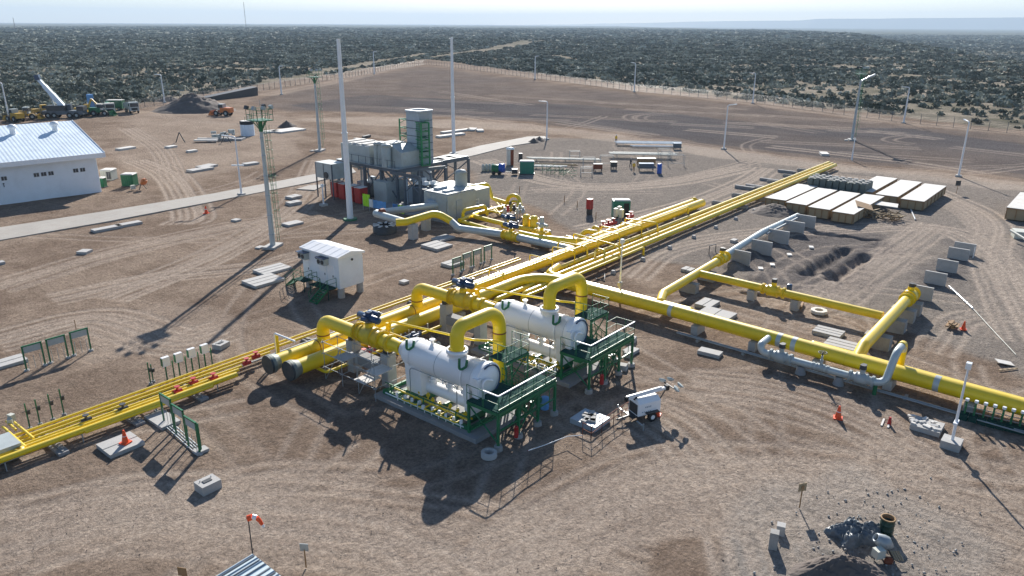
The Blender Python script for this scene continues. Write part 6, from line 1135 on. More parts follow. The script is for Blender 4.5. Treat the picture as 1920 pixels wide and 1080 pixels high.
# ---------------------------------------------------------------- red cabinets, banners
for k in range(4):
    p = at(634+k*14+(2 if k > 1 else 0), 369+k*4); t = thing('red_cabinet', 'tall red cabinet in the row by the turbine, %s from the left' % ('first', 'second', 'third', 'fourth')[k], 'cabinet', p, group='red cabinets in front of the turbine'); mb = MB(); mb.box(p.x-.7, p.x+.7, p.y-.66, p.y+.66, .1, 2.35); mb.put('cabinet_body', 'red', t); mb = MB(); mb.box(p.x-.74, p.x+.74, p.y-.7, p.y+.7, 2.36, 2.44); mb.put('top', 'ply', t); mb = MB(); mb.box(p.x-.73, p.x-.7, p.y-.6, p.y+.6, .25, 2.2); mb.put('door', 'red', t)
for k, (x0_, x1_, m_, lb) in enumerate(((680, 692, 'lime', 'lime green banner next to the red cabinets'), (692, 699, 'lens', 'white banner section between green and blue'), (699, 722, 'banner', 'long blue banner hanging below the turbine frame'), (736, 744, 'banner', 'short blue banner below the enclosure'), (746, 756, 'lime', 'small lime green banner near the enclosure door'))):
    a = at(x0_, 372+(x0_-680)*.2, 1.6); b = at(x1_, 372+(x1_-680)*.2, 1.6); t = thing('banner', lb, 'banner', (a.x, a.y, 0)); mb = MB(); n_ = 8; vs = []
    for i in range(n_+1):
        c = a.lerp(b, i/n_)+V3(-.12*math.sin(i*2.1), 0, 0); vs += [(c.x, c.y, .55), (c.x, c.y, 2.3 if m_ == 'lime' and k == 0 else 1.7), (c.x+.04, c.y, 1.7 if not (m_ == 'lime' and k == 0) else 2.3), (c.x+.04, c.y, .55)]
    mb.add(vs, [(i*4+j, i*4+(j+1) % 4, i*4+4+(j+1) % 4, i*4+4+j) for i in range(n_) for j in range(4)]+[(0, 1, 2, 3)]); mb.put('cloth', m_, t); mb = MB(); mb.rod((a.x, a.y, 0), (a.x, a.y, 1.9), .04); mb.put('stake', 'galv', t)
# ---------------------------------------------------------------- green cabins and tanks
def toilet(label, px, py, h=2.4, w_=1.9, d_=1.3, m='teal', rz=0.0, open_=False):
    p = at(px, py); t = thing('green_cabin', label, 'cabin', p, A0+rz); mb = MB(True); mb.box(-w_/2, w_/2, 0, d_, .1, h); b_ = mb.put('cabin_body', m, t)
    mb = MB(True); mb.add([(-w_/2-.06, -.06, h), (w_/2+.06, -.06, h), (w_/2+.06, d_+.06, h), (-w_/2-.06, d_+.06, h), (-w_/2+.1, .1, h+.14), (w_/2-.1, .1, h+.14), (w_/2-.1, d_-.1, h+.14), (-w_/2+.1, d_-.1, h+.14)], [(4, 5, 6, 7), (0, 1, 5, 4), (1, 2, 6, 5), (2, 3, 7, 6), (3, 0, 4, 7)]); mb.put('roof', 'ply', t)
    mb = MB(True)
    for k in range(6): x = -w_/2+.1+k*(w_-.2)/5; mb.box(x-.03, x+.03, -.04, .0, .2, h-.1)
    mb.put('ribs', m, b_); mb = MB(True); mb.box(-w_/2-.1, w_/2+.1, -.1, d_+.1, -.05, .1); mb.put('base', 'dark', t); return t
t = toilet('dark green portable toilet with an open doorway beside the rack', 1166, 408, 2.3, 2.2, 1.3); mb = MB(True); mb.box(.2, .9, -.05, -.042, .2, 2.0); mb.put('doorway', 'black', t); mb = MB(True); mb.box(-1.3, -1.12, -.2, 1.4, 0, 2.35); mb.put('side_wing', 'teal', t)
toilet('bright teal container cabin on the far side of the yard', 988, 327, 2.2, 2.5, 1.6); toilet('green generator cabin right of the white building', 240, 350, 1.9, 1.9, 1.7, 'green'); 
t = toilet('pale green generator half hidden by the building corner', 200, 339, 1.7, 1.8, 2.0, 'cream'); mb = MB(True); mb.box(.1, .86, -.04, .0, .3, 1.5); mb.put('grille', 'dark', t)
toilet('dark green box right against the building corner', 191, 352, 1.5, .8, 1.0, 'green')
p = at(266, 355); t = thing('concrete_mixer', 'small orange concrete mixer beside the green generator', 'mixer', p); mb = MB(); mb.lathe([(.15, 0), (.45, .35), (.5, .7), (.3, 1.1), (.25, 1.1), (.4, .7)], p+V3(0, 0, .8), (.5, -.4, .6), 12); mb.put('drum', 'vorange', t); mb = MB()
for a, b in ((-.6, -.4), (.6, -.4), (0, .6)): mb.rod(p+V3(a, b, 0), p+V3(0, 0, 1.1), .05)
mb.rod(p+V3(-1.6, .3, .1), p+V3(-.3, 0, .9), .05); mb.put('stand', 'dark', t); mb = MB(); mb.cbox(p+V3(-1.2, .3, .5), (.6, .5, .6)); mb.put('motor_box', 'cream', t)
p = at(957, 311); t = thing('portable_toilet', 'narrow portable toilet with brown side and white top', 'toilet', p, A0); mb = MB(True); mb.box(-.7, 0, 0, 1.2, .1, 3.0); mb.put('pale_side', 'ply', t); mb = MB(True); mb.box(0.01, .6, 0, 1.2, .1, 2.9); mb.put('brown_side', 'rust', t); mb = MB(True); mb.lathe([(.8, 0), (.8, .2), (.5, .35), (0, .4)], (-.05, .6, 3.0), n=12); mb.put('roof', 'lens', t)
p = at(1105, 402); t = thing('fire_point', 'red fire point box on a dark stand', 'fire box', p); mb = MB(); mb.box(p.x-.35, p.x+.35, p.y-.35, p.y+.35, .8, 2.2); mb.put('box', 'red', t); mb = MB(); mb.box(p.x-.3, p.x+.3, p.y-.3, p.y+.3, 0, .79); mb.put('stand', 'dark', t)
for k, (x, y) in enumerate(((974, 361), (1058, 379), (1082, 389), (1117, 411))):
    p = at(x, y); o = MB(True).cone((0, 0, 0), (.04, 0, 1.0), .07, .05, 6).put('survey_stake', 'woodb', None, p); tag(o, ('dark stake behind the yellow hoop', 'dark stake in the middle of the bare ground', 'red-brown stake near the fire point', 'short dark stake near the green toilet')[k], 'stake')
# barrels, tank trailer and things in the far yard
p = at(931, 327); t = thing('tank_trailer', 'low green tank trailer with blue end beside the row of cream canisters', 'tank', p, A0); mb = MB(True); mb.tube([(-.9, 0, 1.0), (-.8, 0, 1.0), (.9, 0, 1.0), (1.0, 0, 1.0)], [.5, .75, .75, .5], 14); mb.put('tank', 'green', t); mb = MB(True); mb.tube([(.3, 0, 1.1), (.4, 0, 1.1), (1.4, 0, 1.1), (1.5, 0, 1.1)], [.6, .82, .82, .6], 14); mb.put('blue_cover', 'bluebr', t)
for q in (-.5, .5): mb = MB(True); mb.cone((q, -.75, .35), (q, -.55, .35), .35, .35, 12); mb.put('wheel', 'black', t)
mb = MB(True); mb.bar((1.4, 0, .5), (3.0, 0, .4), .1); mb.cbox((3.2, 0, .6), (1.0, 1.0, .8)); mb.put('drawbar', 'dark', t)
for k in range(4): p = at(906+k*6, 321-k*.5); o = MB(True).lathe([(.25, 0), (.3, .1), (.3, 1.0), (.15, 1.25), (0, 1.3)], (0, 0, 0), n=10).put('canister', 'cream', None, p); tag(o, '%s cream canister of the row beside the tank trailer' % ORD[k], 'canister', 'cream canisters by the tank trailer')
p = at(976, 299); o = MB(True).cone((0, 0, 0), (0, 0, 1.2), .4, .4, 10).put('barrel', 'dark', None, p); tag(o, 'black barrel behind the teal cabin', 'barrel')
p = at(1236, 325); t = thing('barrel', 'bright blue barrel at the right of the steel trestles', 'barrel', p); mb = MB(); mb.lathe([(.42, 0), (.42, 1.7), (.3, 1.75), (0, 1.75)], p, n=12); mb.put('drum', 'bluebr', t)
g = random.Random(9)
def bundle(label, px, py, L, n_, m, rz, z=0.5, name='pipe_bundle', w_=.9, trestles=True):
    p = at(px, py); t = thing(name, label, 'pipes', p, A0+rz); 
    for k in range(n_): mb = MB(True); o_ = g.uniform(-.6, .6); mb.rod((-L/2+o_, (k-n_/2)*w_/n_*2, z), (L/2+o_, (k-n_/2)*w_/n_*2, z+g.uniform(0, .05)), .11, 6); mb.put('bare_pipe', m, t)
    if trestles:
        for x in (-L*.4, 0, L*.4): mb = MB(True); mb.bar((x, -w_, z-.1), (x, w_, z-.1), .1); mb.bar((x, -w_, 0), (x, -w_, z), .08); mb.bar((x, w_, 0), (x, w_, z), .08); mb.put('trestle', 'galv', t)
bundle('long grey-green pipes on trestles behind the teal cabin', 1060, 302, 14, 3, 'cream', -.12); bundle('shorter pipes on the ground right of the teal cabin', 1040, 310, 8, 2, 'wood', -.18, .3); bundle('pale pipes right of the teal cabin, near line', 1030, 316, 6, 3, 'encl', -.16, .5)
bundle('white wrapped pipe stack by the far track', 1216, 273, 14, 6, 'lens', -.08, .7, w_=1.6); bundle('cream pipes on trestles left of the blue barrel', 1206, 296, 13, 5, 'cream', -.1, .9, w_=1.4); bundle('white poles lying beside the far track', 1230, 277, 10, 2, 'lens', -.06, .4)
t = thing('green_scaffold_heap', 'tangle of green frames on the ground right of the teal cabin', 'frames', at(1050, 328)); mb = MB(); c = at(1050, 326)
for k in range(46): p = c+V3(g.uniform(-1.6, 1.6), g.uniform(-3, 3), g.uniform(0, .9)); d_ = V3(g.uniform(-1, 1), g.uniform(-1, 1), g.uniform(-.3, .9)); mb.rod(p, p+d_, .04, 4)
for k in range(6): q = c+V3(-1.4, 2.8-k*.9, 0); mb.rod(q, q+V3(0, 0, 1.6), .05, 4)
mb.put('bars', 'green', t)
for k, (x, y, w_, m_, m2, lb) in enumerate(((1121, 322, 1.6, 'rust', 'ply', 'brown work cabinet on legs near the middle of the far yard'), (1151, 318, 1.1, 'dark', 'dark', 'black tool box next to the brown work cabinet'), (1270, 281, 1.6, 'frame', 'lens', 'dark box with white lid at the end of the white pipe stack'), (1212, 321, 2.6, 'frame', 'lens', 'long dark blue bin with white sheets left of the blue barrel'), (1212, 311, 3.4, 'woodb', 'cream', 'dark work bench with pale top behind the blue bin'))):
    p = at(x, y); t = thing('work_box', lb, 'box', p, A0); mb = MB(True); mb.box(-w_/2, w_/2, 0, 1.0, .45, 1.3); mb.put('box_body', m_, t); mb = MB(True); mb.box(-w_/2-.03, w_/2+.03, -.03, 1.03, 1.31, 1.38); mb.put('lid', m2, t)
    for a in (-w_/2+.08, w_/2-.08): mb = MB(True); mb.bar((a, .1, 0), (a, .1, .45), .08); mb.bar((a, .9, 0), (a, .9, .45), .08); mb.put('leg', 'dark', t)
for k, (x, y, h_, w_) in enumerate(((1105, 318, 2.6, 2.2), (1138, 312, 2.4, 2.4), (1245, 298, 2.4, 2.2), (1268, 312, 2.6, 3.0), (1250, 302, 2.2, 2.0), (1078, 298, 1.8, 2.0), (1100, 330, 1.7, 2.0))):
    p = at(x, y); t = thing('steel_trestle', 'thin grey trestle frame in the far yard, %s' % ('left of the brown cabinet', 'behind the black tool box', 'right end of the cream pipes', 'rightmost and tallest', 'beside the rightmost one', 'behind the long pipes', 'in front of the brown cabinet')[k], 'trestle', p, A0); mb = MB(True)
    for a in (-w_/2, w_/2): mb.rod((a, 0, 0), (a, 0, h_*.8), .04, 4); mb.rod((a, 1.2, 0), (a, 1.2, h_*.8), .04, 4)
    mb.rod((-w_/2, 0, h_*.8), (w_/2, 0, h_*.8), .04, 4); mb.rod((-w_/2, 1.2, h_*.8), (w_/2, 1.2, h_*.8), .04, 4); mb.rod((-w_/2, 0, .6), (w_/2, 0, .6), .035, 4); mb.put('frame', 'galv', t)
for k, (x, y, s_) in enumerate(((1001, 267, 1.4), (1011, 264, 1.5))): heap(('left', 'right')[k]+' one of two small dark mounds at the end of the far road', x, y, s_*1.2, s_, 1.0, 'soil', 0, 20+k)
# people
def person(label, px, py, top, bottom, h=1.75, face=0.0, stride=.14, arm=.2):
    p = at(px, py); t = thing('person', label, 'person', p, A0+face); k = h/1.75
    V = [(0, 0, .95), (0, 0, 1.2), (0, 0, 1.42), (0, 0, 1.52), (0, -.02, 1.62), (0, -.02, 1.72), (.1, 0, .9), (.12, -stride, .5), (.12, -stride*.4, .09), (.12, -stride*.4-.16, .04), (-.1, 0, .9), (-.12, stride*.6, .5), (-.12, stride, .09), (-.12, stride-.16, .04),
         (.19, 0, 1.4), (.27, -.02, 1.14), (.28, -arm, .93), (.28, -arm-.07, .85), (-.19, 0, 1.4), (-.27, -.02, 1.14), (-.28, -arm*.4, .92), (-.28, -arm*.4-.05, .83)]
    Rr = [.15, .14, .15, .06, .095, .08, .09, .07, .045, .04, .09, .07, .045, .04, .07, .05, .038, .03, .07, .05, .038, .03]
    Eg = [(0, 1), (1, 2), (2, 3), (3, 4), (4, 5), (0, 6), (6, 7), (7, 8), (8, 9), (0, 10), (10, 11), (11, 12), (12, 13), (2, 14), (14, 15), (15, 16), (16, 17), (2, 18), (18, 19), (19, 20), (20, 21)]
    me = bpy.data.meshes.new('body'); me.from_pydata([(a*k, b*k, c*k) for a, b, c in V], Eg, []); o = bpy.data.objects.new('body', me); COL.objects.link(o); o.parent = t
    for m_ in (top, bottom, 'skin'): me.materials.append(M[m_])
    o.modifiers.new('skin', 'SKIN'); 
    for i, v in enumerate(me.skin_vertices[0].data): v.radius = (Rr[i]*k, Rr[i]*k); v.use_root = (i == 0)
    o.modifiers.new('sub', 'SUBSURF').levels = 1; o.modifiers['sub'].render_levels = 1
    dg = bpy.context.evaluated_depsgraph_get(); nm = bpy.data.meshes.new_from_object(o.evaluated_get(dg)); o.modifiers.clear(); o.data = nm
    for pl in nm.polygons:
        z = pl.center.z/k; pl.use_smooth = True; pl.material_index = 2 if z > 1.5 or (z < .95 and abs(pl.center.x) > .22*k) else (1 if z < .95 else 0)
    mb = MB(True); mb.lathe([(.12*k, 0), (.12*k, .05*k), (.08*k, .11*k), (0, .13*k)], (0, -.02*k, 1.68*k), n=10); mb.put('helmet', 'lens', t); return t
person('person in a yellow work jacket and dark trousers by the far track', 1155, 268, 'hivis', 'trouser', 1.8, .3)
person('person in yellow-brown work clothes standing left of the dark blue bin', 1188, 322, 'hivis', 'woodb', 1.75, -.4)
person('person in dark clothes bending at the work bench', 1182, 314, 'trouser', 'trouser', 1.75, 1.0)
# ---------------------------------------------------------------- light tower trailer
p = at(1207, 782); t = thing('light_tower_trailer', 'white light tower trailer with folded mast and round lamps', 'trailer', p, R(-8)); ux = A0
mb = MB(True)
def TB(name, m, f, par=None): q = MB(True); f(q); return q.put(name, m, par or t)
t.rotation_euler = (0, 0, R(-24)); t.scale = (1.0, 1.0, 1.0)
bd = TB('engine_canopy', 'white', lambda q: (q.add([(-.9, -.55, .5), (.9, -.55, .5), (.9, .55, .5), (-.9, .55, .5), (-.9, -.55, 1.35), (.9, -.55, 1.35), (.9, .55, 1.35), (-.9, .55, 1.35), (-.85, -.3, 1.6), (.85, -.3, 1.6), (.85, .3, 1.6), (-.85, .3, 1.6)], [(3, 2, 1, 0), (0, 1, 5, 4), (1, 2, 6, 5), (2, 3, 7, 6), (3, 0, 4, 7), (4, 5, 9, 8), (5, 6, 10, 9), (6, 7, 11, 10), (7, 4, 8, 11), (8, 9, 10, 11)])))
TB('grille', 'dark', lambda q: (q.box(-.93, -.9, -.45, .45, .6, 1.3)), bd); TB('faded_lettering', 'steel', lambda q: [q.box(-.35+k*.13, -.27+k*.13, -.565, -.55, 1.02, 1.12) for k in range(4)]+[q.box(-.6+k*.16, -.5+k*.16, -.565, -.55, .72, .78) for k in range(5)], bd)
for y in (-.68, .68): w_ = TB('wheel', 'black', lambda q: q.cone((.15, y-.1, .33), (.15, y+.1, .33), .33, .33, 18)); TB('rim', 'lens', lambda q: q.cone((.15, y-.115 if y < 0 else y+.1, .33), (.15, y-.1 if y < 0 else y+.115, .33), .16, .16, 12), w_)
TB('chassis', 'dark', lambda q: (q.box(-1.3, 1.0, -.45, .45, .38, .48), q.bar((-1.3, 0, .42), (-2.2, 0, .35), .1), q.cbox((.15, 0, .68), (1.0, 1.56, .05))))
TB('outrigger', 'galv', lambda q: [q.bar((-1.1, s_, .3), (-1.1, s_*2.1, .3), .09) for s_ in (-.7, .7)]+[q.bar((-1.1, s_*2.1, .0), (-1.1, s_*2.1, .5), .07) for s_ in (-.7, .7)])
TB('mast', 'lens', lambda q: (q.bar((-1.5, 0, 1.72), (1.9, 0, 1.85), .17), q.bar((-1.5, 0, 1.86), (1.3, 0, 1.97), .1)))
TB('mast_end', 'black', lambda q: (q.cbox((1.75, 0, 1.85), (.25, .3, .35)), q.cbox((-1.5, 0, 1.7), (.15, .25, .3)), q.bar((-.8, 0, 1.5), (-.8, 0, 1.75), .2)))
TB('mast_bracket', 'dark', lambda q: (q.bar((2.0, -.9, 1.9), (2.0, .9, 1.9), .07), q.bar((1.0, .2, .4), (1.75, 0, 1.8), .06)))
for a, b in ((1.75, -.75), (2.35, -.4), (1.7, .7), (2.3, .6)): h_ = TB('round_lamp', 'encl', lambda q: q.lathe([(.0, -.12), (.16, -.08), (.27, .06), (.25, .08), (0, .02)], (a+.2, b, 2.0), (.4, b*.4, .5), 14))
# barrier and boxes near the trailer
t = thing('handrail_barrier', 'dark temporary handrail barrier beside the light trailer', 'barrier', at(1110, 825)); mb = MB(); pts = [at(1092, 818), at(1108, 827), at(1128, 812), at(1150, 796), at(1180, 776), at(1192, 768)]; rail(mb, pts, 1.0, .05, 1.1); mb.put('rails', 'rust', t)
t = thing('pallet_box', 'open grey tray with white sacks beside the barrier', 'box', at(1106, 792)); p = at(1106, 792); mb = MB(); mb.box(p.x-.9, p.x+.9, p.y-1.0, p.y+1.0, 0, .35); mb.put('tray', 'steel', t); mb = MB()
for k in range(6): mb.cbox(p+V3(g.uniform(-.5, .6), g.uniform(-.8, .4), .42), (.7, .35, .12), g.uniform(0, 3))
mb.put('white_sacks', 'conc', t)
t = thing('gravel_box', 'grey concrete box heaped with pale rubble right of the marker', 'box', at(1732, 800)); p = at(1732, 802); mb = MB(); mb.box(p.x-.8, p.x+.8, p.y-1.05, p.y+.7, 0, .35); mb.put('box_body', 'conc', t); mb = MB()
for k in range(16): mb.cbox(p+V3(g.uniform(-.7, .6), g.uniform(-.9, .9), .4), (g.uniform(.15, .5), .2, .12), g.uniform(0, 3), g.uniform(-.3, .3))
mb.put('rubble', 'ply', t)
p = at(1177, 655); 
for k, (x, y) in enumerate(((1178, 668), (1168, 692), (1185, 640))): block('ring_footing', 'round grey footing beside the farther platform, %s' % ('middle', 'nearest', 'farthest')[k], at(x, y), .7, .7, .4, .3, 'conc', 'footing', slope=.85)
t = thing('concrete_ring', 'round grey concrete ring in the shadow of the nearer platform', 'ring', at(917, 856)); p = at(917, 856); mb = MB(); mb.lathe([(.5, 0), (.5, .35), (.3, .35), (.3, 0)], p, n=18); mb.put('ring', 'conc', t)
t = thing('barrel', 'blue barrel under the nearer platform', 'barrel', at(1021, 768)); p = at(1021, 766); mb = MB(); mb.lathe([(.3, 0), (.3, .85), (.2, .9), (0, .9)], p, n=14); mb.put('drum', 'banner', t)
# right side bits
p = at(1785, 615); t = thing('timber_drum', 'square dark timber bundle beside an orange cone', 'timber', p); mb = MB()
for k in range(8): mb.cbox(p+V3(g.uniform(-.3, .3), g.uniform(-.4, .4), .15+.08*k*.7), (1.0, .25, .12), g.uniform(-.3, .5))
mb.put('boards', 'woodb', t)
t = thing('plank', 'broken pale board with a stick on the ground at the right edge', 'board', at(1883, 684)); p = at(1883, 682); mb = MB(); mb.cbox(p+V3(0, 0, .12), (.8, 1.2, .05), .5, .15); mb.put('board', 'ply', t); mb = MB(); mb.cbox(at(1890, 694)+V3(0, 0, .08), (.1, 1.7, .06), .9); mb.put('stick', 'wood', t)
t = thing('plastic_tube', 'long white tube lying on the ground, in two pieces', 'tube', at(1782, 537)); mb = MB(); mb.tube([at(1780, 537, .12), at(1824, 578, .08)], .09, 7); mb.put('upper_piece', 'lens', t); mb = MB(); mb.tube([at(1824, 578, .06), at(1870, 628, .05), at(1905, 665, .04)], .03, 5); mb.put('rope', 'cream', t)
t = thing('white_stick', 'white stake lying behind the crates', 'stick', at(1712, 400)); mb = MB(); mb.tube([at(1708, 393, .1), at(1716, 411, .15)], .1, 6); mb.put('stick', 'lens', t); t = thing('white_stake', 'white stake standing beside the far wall panel', 'stake', at(1823, 487)); mb = MB(); p = at(1824, 484); mb.rod(p, p+V3(.1, 0, 1.3), .04, 5); mb.put('stake', 'lens', t)
p = at(1915, 446); t = thing('cream_plant', 'cream boom of a machine cut by the right edge', 'machine', p); mb = MB(); mb.tube([at(1895, 432, 1.2), at(1928, 452, .8)], .16, 8); mb.put('boom', 'cream', t); mb = MB(); mb.cbox(p+V3(0, 0, .5), (2.0, 2.0, .9), .3); mb.put('body', 'cream', t)
t = thing('steel_triangle', 'dark triangular frame on the ground by the rack edge', 'frame', at(1125, 520)); mb = MB(); a, b, c = at(1116, 522), at(1134, 528), at(1134, 514, .4); mb.tube([a, b, c, a], .07, 6); mb.put('frame', 'dark', t)
t = thing('small_trestle', 'small dark frame beside the yellow valve of the grey line', 'frame', at(1335, 474)); mb = MB(); a, b = at(1329, 478), at(1341, 475); mb.rod(a, a+V3(0, 0, 1.1), .05); mb.rod(b, b+V3(0, 0, 1.1), .05); mb.rod(a+V3(0, 0, 1.1), b+V3(0, 0, 1.1), .05); mb.put('frame', 'dark', t)
t = thing('barrel', 'small blue barrel behind the cross pipe valve', 'barrel', at(1478, 545)); p = at(1479, 548); mb = MB(); mb.lathe([(.26, 0), (.26, .8), (.2, .85), (0, .85)], p, n=12); mb.put('drum', 'blue', t)
for k, (x, y) in enumerate(((143, 618), )): p = at(x, y); o = MB(True).rod((0, 0, 0), (0, 0, .9), .03).put('survey_stake', 'woodb', None, p); tag(o, 'thin stake above the green frames at the left', 'stake')
# ---------------------------------------------------------------- lower right: mixer, drum, tarpaulin, sand
heap('sand heap cut by the bottom edge, its near face in shade', 1578, 1076, 2.3, 1.15, 1.15, 'soil', A0, 31, 'sand_heap', 60)
p = at(1660, 1001); t = thing('oil_drum', 'dark green open drum with rusty rim next to the tarpaulin', 'barrel', p); mb = MB(); mb.lathe([(.34, 0), (.34, .3), (.36, .32), (.34, .34), (.34, .62), (.36, .64), (.34, .66), (.34, .95), (.36, .98), (.31, .98), (.30, .5), (0, .5)], p, n=24); mb.put('drum', 'drumgreen', t); mb = MB(); mb.lathe([(.345, .93), (.375, .95), (.375, 1.0), (.3, 1.0), (.29, .8)], p, n=24); mb.put('rim', 'woodb', t)
p = at(1607, 1004); n_ = 60; us = np.linspace(-1, 1, n_); X_, Y_ = np.meshgrid(us, us, indexing='ij'); r_ = np.hypot(X_, Y_); rg = np.abs(fbm(X_*2+3, Y_*2+9, .55, 5, 3)-.5)*2
f1 = fbm(X_*2+3, Y_*2+9, .8, 5, 2); f2 = fbm(X_*2-5, Y_*2+2, .45, 15, 2); Z_ = np.maximum(.42*(1-r_**3), -.1)+(np.exp(-((f1-.5)/.05)**2)*.17+np.exp(-((f2-.5)/.07)**2)*.12+np.exp(-((f2-.68)/.05)**2)*.1)*(r_ < .97); Z_ = np.where(r_ > 1, -.1, Z_)
ax = 1+.25*np.sin(np.arctan2(Y_, X_)*5); mb = MB(True); mb.add(list(zip((X_*1.35*ax).ravel(), (Y_*.95*ax).ravel(), (Z_*1.15).ravel())), [(i*n_+j, (i+1)*n_+j, (i+1)*n_+j+1, i*n_+j+1) for i in range(n_-1) for j in range(n_-1)], True)
o = mb.put('tarpaulin', 'tarp', None, p); o.rotation_euler = (0, 0, A0); tag(o, 'crumpled dark tarpaulin over a heap beside the green drum', 'tarpaulin')
p = at(1652, 1042); t = thing('concrete_mixer', 'grey drum concrete mixer tilted on the gravel at the lower right', 'mixer', p, A0); mb = MB(True); mb.lathe([(.2, .5), (.15, .04), (.2, 0), (.24, .03), (.36, .42), (.37, .62), (.12, 1.0), (0, 1.02)], (-.35, .2, .95), (.8, -.1, -.45), 20); mb.put('mixing_drum', 'galv', t); mb = MB(True)
for a in ((-.5, -.3), (.5, -.3), (0, .5)): mb.rod((a[0], a[1], 0), (0, 0, .8), .045, 6)
mb.rod((-.5, -.3, .15), (.5, -.3, .15), .04, 6); mb.put('stand', 'dark', t); mb = MB(True); mb.cbox((-.35, -.35, .45), (.5, .4, .45), .3); mb.put('motor_housing', 'cream', t); mb = MB(True); mb.cone((.1, -.6, .12), (.1, -.5, .12), .22, .22, 12); mb.put('wheel', 'rust', t)
for k in range(4): mb = MB(True); mb.cbox((.35+k*.12, -.45, .35), (.07, .5, .05), .2, .5); mb.put('timber_piece', 'wood', t)
for k, (x, y, h_, m_) in enumerate(((1449, 1026, .95, 'concd'), (1463, 1000, .55, 'conc'))): block('hollow_block_stack', ('tall weathered block stack at the lower right, nearer one', 'short pale block behind the tall one at the lower right')[k], at(x, y), .42, .42, h_, .3, m_, 'block stack')
g = random.Random(21)
mb = MB()
for k in range(150):
    p = at(g.gauss(1640, 90), g.gauss(1000, 45)); s_ = g.uniform(.03, .09); mb.ball((p.x, p.y, .02), s_, 6, (1, g.uniform(.6, 1.2), .7))
o = mb.put('rubble_stones', 'concd'); o['kind'] = 'stuff'; o['label'] = 'scattered stones on the grey gravel at the lower right'; o['category'] = 'stones'
mb = MB()
for k in range(420):
    p = at(g.uniform(-20, 1940), 1080-abs(g.gauss(0, 240))) if k % 3 else at(g.uniform(600, 1400), g.uniform(700, 1070))
    if p.length > 75: continue
    s_ = g.uniform(.015, .045); mb.ball((p.x, p.y, .02), s_, 6, (1, g.uniform(.6, 1.2), .7))
o = mb.put('loose_stones', 'woodb' if False else 'soil'); o['kind'] = 'stuff'; o['label'] = 'small dark stones scattered over the bare ground'; o['category'] = 'stones'
# ---------------------------------------------------------------- vehicles at the far left
def wheels(t, xs, ys, r_, m='black'):
    for x in xs:
        for y in ys: mb = MB(True); mb.cone((x, y-.18, r_), (x, y+.18, r_), r_, r_, 14); w_ = mb.put('wheel', m, t); mb = MB(True); mb.cone((x, y-.2, r_), (x, y+.2, r_), r_*.45, r_*.45, 10); mb.put('rim', 'encl', w_)
p = at(124, 221); t = thing('mobile_crane', 'mobile crane with raised pale telescopic boom and dark chassis', 'crane', p, A0+.1); wheels(t, (-4, -2.4, 1.6, 3.4), (-1.2, 1.2), .8)
mb = MB(True); mb.box(-5.5, 5.2, -1.3, 1.3, 1.0, 2.0); mb.put('chassis', 'frame', t); mb = MB(True); mb.box(3.6, 5.4, -1.3, 1.3, 2.0, 3.2); c_ = mb.put('cab', 'dark', t); mb = MB(True); mb.box(3.9, 5.2, -1.33, 1.33, 2.5, 3.1); mb.put('cab_window', 'glass', c_)
mb = MB(True); mb.box(-4.2, .6, -1.2, 1.2, 2.0, 3.4); mb.put('counterweight', 'dark', t); mb = MB(True); mb.box(-.5, 1.6, .3, 1.4, 2.1, 3.6); mb.put('operator_cab', 'frame', t)
hb = 8.8; bx = V3(-.2, 0, 3.0); tip = V3(-5.4, 0, 3.0+7.4)
for a, b, w_ in ((0, .45, 1.15), (.42, .75, .95), (.72, 1.0, .75)): mb = MB(True); mb.bar(bx.lerp(tip, a), bx.lerp(tip, b), w_, w_*1.1); mb.put('boom_section', 'roof', t)
mb = MB(True); mb.bar(bx.lerp(tip, .96)+V3(-.1, 0, 0), tip+V3(-.2, 0, 1.0), 1.1, 1.2); mb.put('boom_head', 'blue', t); mb = MB(True); mb.bar(V3(-2.4, .0, 2.4), bx.lerp(tip, .42)+V3(-.6, 0, -.4), .4); mb.put('lift_cylinder', 'encl', t); mb = MB(True); mb.rod(tip+V3(.5, 0, .5), (.8, 0, 3.6), .05, 4); mb.put('hoist_cable', 'green', t)
def truck(label, px, py, rz, bed='tipper', cabm='encl', bm='galv'):
    p = at(px, py); t = thing('dump_truck' if bed == 'tipper' else 'tank_truck', label, 'truck', p, A0+rz); wheels(t, (-2.6, -1.3, 2.4), (-1.1, 1.1), .55)
    mb = MB(True); mb.box(-3.6, 3.4, -.5, .5, .7, 1.0); mb.put('chassis', 'dark', t); mb = MB(True); mb.box(1.6, 3.5, -1.25, 1.25, .8, 3.2); c_ = mb.put('cab', cabm, t); mb = MB(True); mb.box(3.45, 3.54, -1.1, 1.1, 1.9, 2.9); mb.box(2.2, 3.3, -1.28, 1.28, 2.0, 2.8); mb.put('windscreen', 'glass', c_); mb = MB(True); mb.box(3.5, 3.56, -.8, .8, 1.0, 1.6); mb.put('grille', 'black', c_)
    if bed == 'tipper': mb = MB(True); mb.add([(-3.8, -1.2, 1.2), (1.4, -1.2, 1.2), (1.4, 1.2, 1.2), (-3.8, 1.2, 1.2), (-4.0, -1.3, 2.6), (1.5, -1.3, 2.9), (1.5, 1.3, 2.9), (-4.0, 1.3, 2.6), (-3.9, -1.2, 2.6), (1.4, -1.2, 2.85), (1.4, 1.2, 2.85), (-3.9, 1.2, 2.6)], [(3, 2, 1, 0), (0, 1, 5, 4), (1, 2, 6, 5), (2, 3, 7, 6), (3, 0, 4, 7), (4, 5, 9, 8), (5, 6, 10, 9), (6, 7, 11, 10), (7, 4, 8, 11)]); mb.put('tipper_body', bm, t)
    else: mb = MB(True); mb.tube([(-3.8, 0, 2.0), (-3.6, 0, 2.0), (1.2, 0, 2.0), (1.4, 0, 2.0)], [.7, 1.05, 1.05, .7], 16); mb.put('tank', bm, t)
    return t
